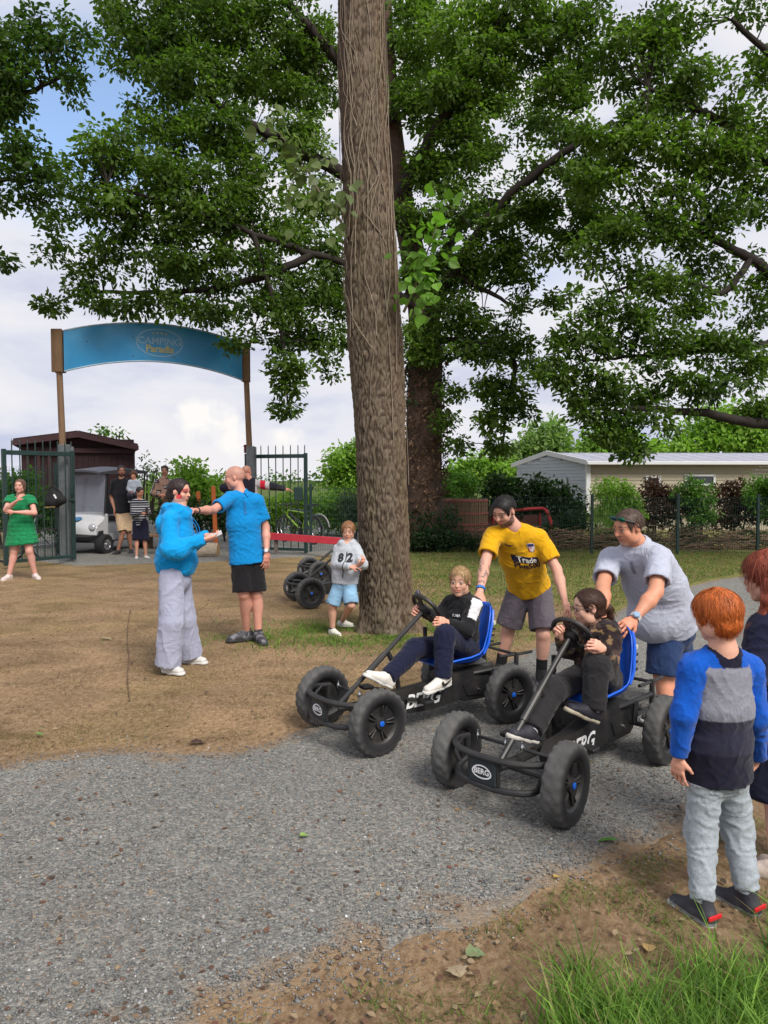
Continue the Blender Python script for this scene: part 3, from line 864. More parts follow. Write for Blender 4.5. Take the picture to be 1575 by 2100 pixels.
    V, F, c = leaf_cloud(pts, .13, 7, .085, (.075, .042, .028), (.17, .11, .065), 9, 1.0, .6)
    mk('dead_ivy', V, F, M('ivy_dead', None, rough=.8, var=.2, spec=.2), r, c, smooth=False)
    pts = []
    for k in range(330):
        a = rng.rand() * 6.28
        if rng.rand() < .55: z = rng.uniform(0, .9) ** 1.0; R = .55 + .35 * rng.rand() * (1 - z)
        else: z = rng.uniform(2.4, 5.2); R = .46
        pts.append([b[0] + R * math.cos(a) + (.12 if z < 1 else 0), Y + R * math.sin(a), z + .05])
    V, F, c = leaf_cloud(pts, .20, 9, .085, (.010, .030, .012), (.035, .085, .025), 10, .8, .3)
    mk('ivy', V, F, LEAF_MAT, r, c, smooth=False)
oak()

# ---- tree on the right, its trunk outside the frame
def right_tree():
    Y = 13.5
    b = np.array([P(1830, 1100, Y)[0], Y, 0])
    tr = [b, P(1830, 900, Y), P(1820, 700, Y), P(1790, 450, Y), P(1780, 150, Y), P(1775, -200, Y)]
    limbs = [([P(1825, 880, Y), P(1680, 872, Y - .4), P(1560, 868, Y - .6), P(1450, 850, Y - .7), P(1330, 840, Y - .8), P(1230, 850, Y - .9)], .14, .03),
             ([P(1820, 750, Y), P(1650, 620, Y), P(1540, 530, Y), P(1430, 480, Y - .2), P(1330, 460, Y - .3)], .15, .03),
             ([P(1540, 530, Y), P(1480, 600, Y - .2), P(1380, 570, Y - .4), P(1250, 600, Y - .6)], .07, .02),
             ([P(1800, 550, Y), P(1650, 400, Y), P(1480, 250, Y - .3), P(1330, 180, Y - .6)], .14, .03),
             ([P(1650, 620, Y), P(1580, 700, Y - .2), P(1450, 720, Y - .3), P(1320, 730, Y - .5), P(1200, 740, Y - .7)], .08, .02),
             ([P(1790, 350, Y), P(1650, 180, Y), P(1500, 40, Y)], .12, .04)]
    cl = [(1290, 120, 90, 80, 13.4, 1.0, .4), (1380, 80, 90, 80, 13.5, 1.0, .4), (1420, 190, 90, 70, 13.0, 1.0, .45), (1530, 250, 80, 80, 13.2, 1.0, .55), (1540, 30, 50, 40, 13.6, .8, .4), (1560, 140, 40, 50, 13.8, .9, .5),
          (1300, 230, 90, 60, 13.0, 1.0, .5), (1350, 310, 100, 70, 12.8, 1.1, .65), (1480, 330, 90, 70, 13.0, 1.1, .45), (1560, 380, 60, 70, 13.3, 1.0, .4), (1240, 280, 70, 50, 13.0, .9, .5),
          (1250, 370, 80, 60, 12.9, 1.0, .45), (1370, 420, 90, 60, 12.8, 1.1, .4), (1490, 440, 80, 60, 13.2, 1.0, .35), (1280, 470, 80, 50, 12.9, 1.0, .4), (1220, 520, 60, 40, 12.9, .8, .35), (1390, 500, 80, 50, 13, .9, .3),
          (1330, 560, 90, 50, 12.8, 1.0, .35), (1470, 560, 70, 50, 13.6, .7, .3), (1550, 620, 60, 70, 13.8, .8, .4), (1420, 620, 80, 50, 13.0, 1.0, .35), (1280, 640, 80, 50, 12.7, 1.0, .35), (1200, 630, 50, 40, 12.7, .7, .35),
          (1210, 700, 70, 50, 12.6, 1.0, .3), (1330, 700, 90, 55, 12.7, 1.1, .3), (1450, 710, 80, 60, 12.9, 1.1, .3), (1550, 740, 60, 60, 13.2, 1.0, .35), (1140, 720, 45, 40, 12.8, .8, .3), (1160, 680, 40, 30, 12.8, .6, .3),
          (1200, 790, 70, 50, 12.6, 1.1, .25), (1310, 790, 90, 50, 12.6, 1.1, .25), (1430, 800, 90, 45, 12.7, 1.1, .25), (1540, 830, 60, 45, 13.0, 1.0, .3), (1130, 790, 50, 45, 12.7, .9, .3),
          (1260, 870, 60, 50, 12.5, 1.1, .25), (1290, 925, 48, 36, 12.5, 1.0, .3), (1240, 905, 40, 30, 12.5, .8, .3), (1330, 865, 60, 40, 12.5, .9, .25), (1180, 850, 50, 30, 12.7, .8, .3)]
    top = [(u, v, 200, 130, Yq, .2, .4) for u, v, Yq in ((1400, -120, 14), (1650, -100, 14), (1700, 200, 14.5), (1720, 480, 14.5), (1700, 720, 14), (1500, -350, 15))]
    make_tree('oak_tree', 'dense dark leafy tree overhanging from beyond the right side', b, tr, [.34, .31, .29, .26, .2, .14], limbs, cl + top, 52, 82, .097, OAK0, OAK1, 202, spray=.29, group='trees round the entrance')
right_tree()

# ---- tree on the left, its trunk outside the frame
def left_tree():
    Y = 12.5
    b = np.array([P(-420, 1100, Y)[0], Y, 0])
    tr = [b, P(-420, 800, Y), P(-400, 500, Y), P(-380, 200, Y), P(-370, -150, Y)]
    limbs = [([P(-410, 420, Y), P(-250, 300, Y), P(-100, 240, Y - .2), P(30, 200, Y - .3), P(140, 150, Y - .4)], .13, .02), ([P(-400, 600, Y), P(-250, 470, Y), P(-120, 400, Y), P(0, 370, Y - .2), P(80, 370, Y - .2)], .11, .02)]
    cl = [(30, 120, 80, 70, 12.0, 1.1, .5), (120, 110, 60, 60, 12.0, 1.0, .45), (60, 60, 70, 45, 12.2, .9, .45), (160, 170, 40, 40, 12, .8, .4), (150, 60, 50, 28, 12.2, .6, .4), (10, 170, 60, 60, 12.0, 1.1, .5),
          (40, 210, 40, 26, 12.0, .7, .35), (20, 320, 60, 50, 12.0, 1.0, .4), (75, 340, 50, 50, 12.0, .9, .35), (30, 400, 60, 35, 12.0, 1.0, .35), (60, 300, 40, 30, 12, .7, .4), (90, 400, 40, 26, 12.0, .7, .35), (0, 250, 40, 30, 12, .7, .35), (0, 535, 14, 8, 12, 1, .3),
          (-60, 150, 120, 120, 12.3, .6, .4), (-80, 360, 100, 90, 12.3, .6, .4), (-250, 200, 160, 160, 12.6, .4, .4)]
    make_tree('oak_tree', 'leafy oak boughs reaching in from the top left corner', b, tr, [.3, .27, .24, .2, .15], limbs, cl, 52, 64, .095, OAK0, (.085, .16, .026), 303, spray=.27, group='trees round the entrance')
left_tree()

# ---- the bare furrowed trunk in front
def front_trunk():
    Y = 8.0
    rings = [(1325, 797, 184), (1300, 796, 150), (1270, 795, 130), (1230, 793, 117), (1150, 790, 111), (1050, 786, 112), (950, 782, 112), (850, 777, 113), (700, 768, 120), (600, 762, 116), (500, 758, 112), (400, 753, 107), (300, 749, 105), (200, 746, 102), (100, 743, 101), (0, 740, 100), (-120, 736, 96), (-300, 730, 86), (-520, 724, 70)]
    zc = np.array([P(u, v, Y)[2] for v, u, w in rings]); xc = np.array([P(u, v, Y)[0] for v, u, w in rings]); rc = np.array([w * .94 / 2 * Y / FPX for v, u, w in rings])
    zc[0] = -.05
    o = np.argsort(zc); zc, xc, rc = zc[o], xc[o], rc[o]
    b = np.array([np.interp(0, zc, xc), Y, 0])
    root = empty('poplar_tree', b, 'tall bare furrowed trunk beside the boy in grey hoodie', 'tree', 'trees round the entrance')
    na, nz = 230, 410
    zs = np.linspace(-.05, zc[-1], nz); an = np.linspace(0, 2 * math.pi, na, endpoint=False)
    Z, A = np.meshgrid(zs, an, indexing='ij')
    Rr = np.interp(Z, zc, rc); X0 = np.interp(Z, zc, xc)
    flare = 1 + .16 * np.clip(1 - Z / .45, 0, 1) ** 2 * np.cos(A * 5 + 1)
    z, a = Z.ravel(), A.ravel(); rr = Rr.ravel()
    ux, uy = np.cos(a), np.sin(a)
    s = 23.0
    base = np.stack([ux * rr * s, uy * rr * s, z * 7.5], 1)
    w = np.stack([perlin(base * .6 + 11), perlin(base * .6 + 23), 0 * a], 1)
    n1 = perlin(base + 1.1 * w); n2 = perlin(base * 2.1 + 40 + .8 * w); n3 = perlin(np.stack([ux * rr * 45, uy * rr * 45, z * 22], 1))
    ridge = (1 - np.abs(n1) * 1.9); ridge = np.clip(ridge, -1, 1)
    low = np.clip(1.15 - z / 7.5, .45, 1)
    fur = -np.clip(.28 - np.abs(n1), 0, 1) / .28
    fur2 = -np.clip(.16 - np.abs(n2), 0, 1) / .16
    disp = (.019 * fur * low + .008 * fur2 * low + .006 * n2 + .0035 * n3 + .02 * perlin(np.stack([ux * 1.5, uy * 1.5, z * .8], 1)))
    R = rr * flare.ravel() + disp
    V = np.stack([X0.ravel() + R * ux, Y + R * uy, z], 1)
    i, j = np.meshgrid(np.arange(nz - 1), np.arange(na), indexing='ij'); i, j = i.ravel(), j.ravel()
    F = np.stack([i * na + j, i * na + (j + 1) % na, (i + 1) * na + (j + 1) % na, (i + 1) * na + j], 1)
    # bark colour: grey-brown plates, darker corky furrow, reddish towards the right, some green algae
    t = np.clip(-(fur * .8 + fur2 * .35), 0, 1)[:, None]
    plate = np.array([.146, .116, .086]) * (1 + .22 * n2[:, None] + .18 * n3[:, None])
    col = plate * (1 - t) + np.array([.034, .024, .018]) * t
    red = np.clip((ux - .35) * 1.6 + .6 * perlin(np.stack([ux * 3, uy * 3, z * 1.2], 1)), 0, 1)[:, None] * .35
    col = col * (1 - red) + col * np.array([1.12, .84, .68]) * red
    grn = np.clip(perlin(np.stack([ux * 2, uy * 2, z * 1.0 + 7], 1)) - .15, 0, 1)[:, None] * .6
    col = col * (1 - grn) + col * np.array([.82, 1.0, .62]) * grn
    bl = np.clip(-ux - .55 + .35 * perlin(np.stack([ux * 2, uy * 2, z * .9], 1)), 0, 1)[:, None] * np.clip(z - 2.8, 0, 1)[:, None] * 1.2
    bl = np.clip(bl, 0, .8); col = col * (1 - bl) + np.array([.05, .035, .03]) * bl        # shade of the left side painted into the bark as a dark strip
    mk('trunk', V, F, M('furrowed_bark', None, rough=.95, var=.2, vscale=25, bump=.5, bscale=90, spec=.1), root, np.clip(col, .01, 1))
    # dead ivy stems climbing the upper trunk
    rng = np.random.RandomState(4)
    VINE = M('vine_stem', (.21, .17, .125), rough=.85, var=.35, vscale=20)
    for k in range(40):
        z0 = rng.uniform(3.0, 6.2); ln = rng.uniform(.8, 2.6); a0 = rng.uniform(-2.9, -.3)
        if k < 4: z0 = 1.6 + .4 * k; ln = 4.0
        m = 26; zz = z0 + ln * np.linspace(0, 1, m)
        aa = a0 + .35 * np.cumsum(rng.normal(size=m)) * .35 + rng.normal() * .25 * np.linspace(0, 1, m)
        aa = a0 + np.convolve(np.pad(aa - a0, 2, 'edge'), np.ones(5) / 5, 'valid')
        R = np.interp(zz, zc, rc) + .012
        pts = np.stack([np.interp(zz, zc, xc) + R * np.cos(aa), Y + R * np.sin(aa), zz], 1)
        mb = MB(); mb.tube(pts, np.linspace(.0065, .0025, m) * rng.uniform(.5, 1.2), 6)
        mk('vine_stem', mb.V, np.array([f for f in mb.F if len(f) == 4]), VINE, root)
    # unseen crown put in for its shadow; two leafy shoots from the trunk
    lm = MB(); tips = []
    for k in range(9):
        a = k * 2.4; p0 = np.array([xc[-1], Y, zc[-1] - .9 + .1 * k]); p2 = p0 + [2.0 * math.cos(a), 1.6 * math.sin(a), 2.4]
        limb(lm, [p0, (p0 + p2) / 2 + [0, 0, .3], p2], .08, .02); tips += [p2, (p0 + p2) / 2]
    auto_smooth(lm.build('limbs', BARK_DARK, root))
    pts = np.vstack([np.array(t_) + rng.normal(size=(12, 3)) * .6 for t_ in tips])
    V, F, c = leaf_cloud(pts, .5, 12, .12, (.03, .075, .015), (.09, .19, .03), 8, .8)
    mk('crown', V, F, LEAF_MAT, root, c, smooth=False)
    # shoots: each leaf a piece of its own
    V0, F0 = [], []
    n = 7; out = [(0, 0), (.10, .34), (.30, .47), (.55, .40), (.80, .20), (1.0, .0)]
    V0 = [(x, 0, -.10 * x * x) for x, y in out] + [(x, y, .08 - .10 * x * x) for x, y in out[1:-1]] + [(x, -y, .08 - .10 * x * x) for x, y in out[1:-1]]
    V0 = np.array(V0); q = 6; F0 = [(0, 1, 6), (1, 2, 7, 6), (2, 3, 8, 7), (3, 4, 9, 8), (4, 5, 9), (0, 10, 1), (1, 10, 11, 2), (2, 11, 12, 3), (3, 12, 13, 4), (4, 13, 5)]
    def shoot(stem, spread, nleaf, size, c, seed, nm):
        rng = np.random.RandomState(seed); st = spline(stem, 6)
        mb = MB(); mb.tube(st, np.linspace(.016, .004, len(st)), 6)
        so = auto_smooth(mb.build('shoot', M('shoot_bark', (.16, .13, .09), rough=.8, var=.2), root))
        meshes = []
        for k in range(4):
            s = np.array(c) * (.75 + .2 * k)
            me = mesh_data('leaf', V0 * np.array([1, rng.uniform(.85, 1.1), 1]), F0, None, False)
            me.materials.append(M('big_leaf_%s_%d' % (nm, k), tuple(s), rough=.5, var=.12, vscale=5, spec=.35, trans=.45)); meshes.append(me)
        off = np.array(root.location) + np.array(so.location)
        for k in range(nleaf):
            p = st[int(rng.uniform(.25, 1) * (len(st) - 1))] + rng.normal(size=3) * np.array(spread)
            d = unit(p - st[len(st) // 2] + np.array([0, -.15, -.25]) + rng.normal(size=3) * .25)
            R = frame(d, unit(rng.normal(size=3) * .5 + [0, -.6, .7]))
            o = link(bpy.data.objects.new('leaf', meshes[k % 4]), so)
            sc = size * math.exp(rng.normal() * .22)
            o.matrix_local = Matrix.Translation(Vector(p - off)) @ Matrix(R.tolist()).to_4x4() @ Matrix.Scale(sc, 4)
    shoot([P(828, 640, 7.75), P(850, 590, 7.6), P(875, 520, 7.5), P(905, 440, 7.4)], (.10, .10, .19), 135, .098, (.12, .25, .03), 31, 'lime')
    shoot([P(700, 455, 7.75), P(670, 420, 7.6), P(630, 350, 7.5), P(570, 270, 7.4)], (.15, .10, .16), 130, .095, (.13, .175, .065), 32, 'olive')
    shoot([P(705, 440, 7.75), P(690, 420, 7.65), P(680, 430, 7.6)], (.05, .05, .05), 4, .10, (.085, .13, .03), 33, 'olive')
front_trunk()

# ------------------------------------------------------------------ hedges, shrubs and far trees
def shrub(name, label, cl, dens, per, size, c0, c1, seed, spray=.2, flat=.8, cat='shrub', stem=True, group='shrubs and hedges', thick=.8, stem_r=.03):
    u, v, ru, rv, Y = cl[0][:5]
    b = P(u, v, Y); b[2] = 0
    root = empty(name, b, label, cat, group)
    per = int(per * 1.8); size = size * .9
    pts, tones = clump_points(cl, dens * 3.0, seed, thick, 3); pts[:, 2] = np.maximum(pts[:, 2], .08)
    V, F, c = leaf_cloud(pts, spray, per, size, c0, c1, seed, flat, tone=tones)
    mk('foliage' if cat != 'tree' else 'crown', V, F, LEAF_MAT, root, c, smooth=False)
    if stem:
        mb = MB(); rng = np.random.RandomState(seed)
        for k in range(5):
            p = pts[rng.randint(len(pts))]; g = np.array([b[0] + (p[0] - b[0]) * .5, b[1] + (p[1] - b[1]) * .3, 0])
            mb.tube([g, (g + p) / 2 + [0, 0, .1], p], [stem_r, stem_r * .7, stem_r * .3], 6, cap=False)
        auto_smooth(mb.build('stems' if cat != 'tree' else 'trunk', BARK_DARK, root))['kind'] = 'stuff'
    return root
GR = ((.03, .08, .012), (.13, .27, .038)); LIME = ((.10, .20, .026), (.32, .50, .085)); DKG = ((.008, .022, .008), (.035, .075, .022)); GRB = ((.04, .06, .035), (.17, .22, .13)); RED = ((.03, .016, .012), (.10, .045, .035))
shrub('laurel_hedge', 'clipped bright green hedge behind the parked bicycles', [(600, 1045, 55, 40, 21.5), (660, 1045, 60, 42, 21.5), (560, 1050, 40, 40, 21.6), (700, 1050, 40, 42, 21.6)], 75, 16, .10, *LIME, 41, .2)
shrub('variegated_shrub', 'pale speckled shrub beside the trunk and the boy', [(715, 1042, 28, 40, 20.8), (735, 1050, 20, 40, 20.8)], 120, 16, .075, *GRB, 42, .16)
shrub('low_hedge', 'dark green low hedge behind woman in blue hoodie', [(338, 1062, 30, 30, 15.8), (400, 1058, 50, 34, 16.2), (450, 1055, 40, 34, 16.8)], 90, 16, .085, *DKG, 43, .2)
shrub('feathery_shrub', 'tall feathery light green shrub above the low hedge', [(375, 985, 42, 40, 24), (345, 1010, 35, 30, 24), (420, 1005, 55, 30, 24), (400, 960, 16, 22, 24), (460, 1025, 50, 25, 24)], 30, 18, .17, *LIME, 44, .4)
shrub('small_tree', 'thin sparse pale tree right of the dark hut', [(298, 950, 22, 20, 30), (318, 965, 12, 18, 30), (305, 985, 10, 14, 30)], 9, 12, .16, *GRB, 45, .5, cat='tree', group='trees far behind', stem_r=.06)
shrub('small_tree', 'tree top just showing over the ridge of the hut', [(210, 884, 20, 9, 33), (240, 889, 12, 6, 33)], 14, 12, .2, *GR, 46, .4, cat='tree', group='trees far behind', stem_r=.09)
shrub('laurel_hedge', 'green hedge behind the left gate leaf and the girl', [(20, 1030, 50, 55, 17.5), (70, 1045, 45, 50, 17.3), (-60, 1020, 60, 60, 17.6), (45, 985, 40, 25, 17.8), (110, 1060, 30, 40, 17.3)], 80, 16, .10, *GR, 47, .22)
shrub('bush_mass', 'rounded bright bush left of the orange stakes', [(470, 1040, 45, 32, 19.5), (500, 1050, 40, 34, 19.8)], 60, 16, .10, *LIME, 48, .25)
shrub('birch_tree', 'light green tree just left of the bare trunk', [(705, 945, 38, 38, 33), (730, 990, 40, 40, 33), (690, 985, 30, 30, 33), (755, 930, 40, 50, 33)], 26, 18, .20, *LIME, 49, .5, cat='tree', group='trees far behind', stem_r=.12)
def far_wood():
    cl = []
    rng = np.random.RandomState(8)
    for u in range(-500, 2200, 38): cl.append((u + rng.uniform(-10, 10), 985 + rng.uniform(-8, 6), 40, 14 + 9 * rng.rand(), 62 + 12 * rng.rand()))
    pts, tn = clump_points(cl, 2.6, 12, .6); pts[:, 2] = np.maximum(pts[:, 2], .1)
    V, F, c = leaf_cloud(pts, 1.1, 16, .42, (.04, .085, .03), (.12, .19, .06), 13, .7, tone=tn)
    tag(mk('far_woods', V, F, LEAF_MAT, None, c, smooth=False), 'far line of trees along the horizon', 'woods', None, 'stuff')
far_wood()
# right: planting between fence and mobile home
shrub('laurel_shrub', 'glossy dark laurel shrub at the near corner of the mobile home', [(1040, 1000, 50, 32, 20), (1110, 1010, 60, 36, 19.8), (1160, 1040, 40, 36, 19.4), (1070, 1040, 45, 30, 19.6)], 70, 16, .12, *DKG, 51, .22)
shrub('privet_shrub', 'yellow green privet bush in front of the cream wall', [(1262, 1012, 50, 38, 19.0), (1250, 1055, 40, 30, 18.8), (1290, 1040, 36, 36, 19)], 95, 16, .085, *LIME, 52, .18)
shrub('photinia_hedge', 'reddish brown hedge along the cream wall', [(1340, 1012, 42, 32, 20), (1390, 1022, 42, 34, 20), (1350, 1055, 50, 30, 19.6), (1430, 1050, 40, 30, 19.8)], 75, 16, .095, *RED, 53, .2)
shrub('privet_shrub', 'bright green bush among the reddish hedges', [(1425, 1012, 44, 36, 19.2), (1440, 1050, 34, 34, 19)], 80, 16, .085, *GR, 54, .18)
shrub('photinia_hedge', 'reddish hedge by the right side of the picture', [(1500, 1016, 44, 34, 20), (1545, 1035, 48, 42, 19.8), (1490, 1060, 40, 30, 19.6)], 75, 16, .095, *RED, 55, .2)
shrub('laurel_shrub', 'green shrub at the far right end of the hedge', [(1570, 1010, 40, 50, 19.0), (1620, 1020, 60, 60, 19)], 70, 16, .10, *GR, 56, .2)
shrub('low_shrub', 'leafy green bush below the dark laurel behind wire fence', [(1180, 1075, 45, 32, 18.0), (1130, 1095, 40, 22, 18.0)], 80, 16, .085, *DKG, 57, .18)
shrub('ivy_mound', 'dark ivy mound at the foot of the oak', [(870, 1105, 36, 26, 16.6), (905, 1112, 34, 20, 16.8), (960, 1112, 40, 16, 16.9)], 110, 16, .08, *DKG, 58, .16)
shrub('leafy_shrub', 'mid green bush right of the ivy clad trunk', [(935, 985, 40, 26, 21), (965, 1005, 40, 24, 21), (915, 1010, 26, 34, 20)], 70, 16, .10, *GR, 59, .22)
shrub('low_shrub', 'low ground planting along the wire fence on the right', [(1300, 1105, 60, 22, 17.6), (1420, 1095, 60, 26, 17.8), (1530, 1100, 60, 24, 17.8), (1240, 1110, 40, 18, 17.6)], 70, 14, .08, (.02, .025, .010), (.07, .075, .035), 60, .18)
def ornamental_grass():
    rng = np.random.RandomState(3); b = P(1238, 1085, 18.2); b[2] = 0
    n = 260; pos = np.repeat(b[None], n, 0) + rng.normal(size=(n, 3)) * [.22, .15, 0]
    o = blades('ornamental_grass', 'tall upright grass clump among the shrubs', pos, np.full(n, .95), .006, lambda r, k: green(r, k) * 1.2, 4, .18, .15, 3); o['kind'] = 'stuff'
ornamental_grass()
# trees above and behind the mobile home
shrub('ash_tree', 'pale feathery tree above the left end of the mobile home', [(1120, 900, 50, 45, 34), (1090, 930, 45, 30, 34), (1150, 940, 50, 25, 34), (1060, 950, 50, 30, 34)], 18, 18, .26, (.09, .17, .04), (.30, .42, .15), 61, .6, cat='tree', group='trees far behind', stem_r=.12)
shrub('ash_tree', 'sunlit lime tree over the middle of the roof', [(1250, 900, 50, 40, 32), (1220, 930, 40, 30, 32), (1300, 930, 60, 30, 32)], 22, 18, .24, *LIME, 62, .55, cat='tree', group='trees far behind', stem_r=.12)
shrub('ash_tree', 'bright green tree behind the right end of the roof', [(1470, 880, 70, 50, 33), (1540, 900, 60, 50, 33), (1400, 920, 60, 30, 33), (1600, 880, 60, 70, 33)], 22, 18, .24, *LIME, 63, .55, cat='tree', group='trees far behind', stem_r=.14)
shrub('ash_tree', 'loose green tree between the oak trunk and the roof', [(985, 960, 50, 30, 30), (1020, 970, 40, 24, 30), (950, 965, 30, 20, 30)], 24, 18, .22, *LIME, 64, .5, cat='tree', group='trees far behind', stem_r=.1)
# brushwood along the fence
def brush():
    rng = np.random.RandomState(17); mb = MB()
    for k in range(950):
        x = rng.uniform(1.9, 9.6); y = 17.35 + rng.normal() * .25; z = rng.uniform(.03, .55) * rng.rand() ** .4
        a = rng.normal() * .5; d = np.array([math.cos(a), math.sin(a) * .5, rng.normal() * .18]); l = rng.uniform(.2, .6)
        p = np.array([x, y, z]); q = rng.uniform(.006, .014); mb.tube([p, p + d * l], [q, q * .6], 4, cap=False)
    tag(mb.build('brushwood', M('brush_stick', (.15, .10, .065), rough=.9, var=.4, vscale=3)), 'heap of brushwood and twigs behind the wire fence', 'brushwood', None, 'stuff')
brush()
# ------------------------------------------------------------------ smooth solids on a grid (bodies and clothes)
def econe(a, b, ra, rb=None, side=None, ra2=None, rb2=None, k=0.02, cut=None, sub=False):
    """tapered limb from a to b; with side given the section is an ellipse: ra along side, ra2 across it"""
    rb = ra if rb is None else rb
    return dict(a=np.asarray(a, float), b=np.asarray(b, float), ra=ra, rb=rb, side=side,
                ra2=ra if ra2 is None else ra2, rb2=rb if rb2 is None else rb2, k=k, cut=cut, sub=sub, t='c')
def ell(c, r, R=None, k=0.02, cut=None, sub=False):
    return dict(c=np.asarray(c, float), r=np.asarray(r, float), R=np.eye(3) if R is None else np.asarray(R), k=k, cut=cut, sub=sub, t='e')
def _bbox(p):
    if p['t'] == 'c':
        m = max(p['ra'], p['rb'], p['ra2'], p['rb2'])
        return np.minimum(p['a'], p['b']) - m, np.maximum(p['a'], p['b']) + m
    m = p['r'].max(); return p['c'] - m, p['c'] + m
def _dist(p, X, Y, Z):
    if p['t'] == 'c':
        ab = p['b'] - p['a']; L2 = ab @ ab + 1e-12; L = math.sqrt(L2)
        vx, vy, vz = X - p['a'][0], Y - p['a'][1], Z - p['a'][2]
        t0 = (vx * ab[0] + vy * ab[1] + vz * ab[2]) / L2
        t = np.clip(t0, 0, 1)
        wx, wy, wz = vx - t * ab[0], vy - t * ab[1], vz - t * ab[2]
        r1 = p['ra'] + t * (p['rb'] - p['ra'])
        if p['side'] is None:
            d = np.sqrt(wx * wx + wy * wy + wz * wz) - r1
        else:
            r2 = p['ra2'] + t * (p['rb2'] - p['ra2'])
            ax = ab / L
            s = unit(np.asarray(p['side']) - ax * (np.asarray(p['side']) @ ax)); q = np.cross(ax, s)
            ds = wx * s[0] + wy * s[1] + wz * s[2]
            dq = wx * q[0] + wy * q[1] + wz * q[2]
            da = (t0 - t) * L
            rm = np.minimum(r1, r2)
            k0 = np.sqrt((ds / r1) ** 2 + (dq / r2) ** 2 + (da / rm) ** 2)
            k1 = np.sqrt((ds / r1 ** 2) ** 2 + (dq / r2 ** 2) ** 2 + (da / rm ** 2) ** 2) + 1e-9
            d = np.where(k0 < .3, (k0 - 1) * rm, k0 * (k0 - 1) / k1)
    else:
        R = p['R']; vx, vy, vz = X - p['c'][0], Y - p['c'][1], Z - p['c'][2]
        q = [(vx * R[0, i] + vy * R[1, i] + vz * R[2, i]) for i in range(3)]
        r = p['r']
        k0 = np.sqrt((q[0] / r[0]) ** 2 + (q[1] / r[1]) ** 2 + (q[2] / r[2]) ** 2)
        k1 = np.sqrt((q[0] / r[0] ** 2) ** 2 + (q[1] / r[1] ** 2) ** 2 + (q[2] / r[2] ** 2) ** 2) + 1e-9
        d = np.where(k0 < .3, (k0 - 1) * r.min(), k0 * (k0 - 1) / k1)
    if p['cut']:
        for c, n in p['cut']:
            d = np.maximum(d, (X - c[0]) * n[0] + (Y - c[1]) * n[1] + (Z - c[2]) * n[2])
    return d

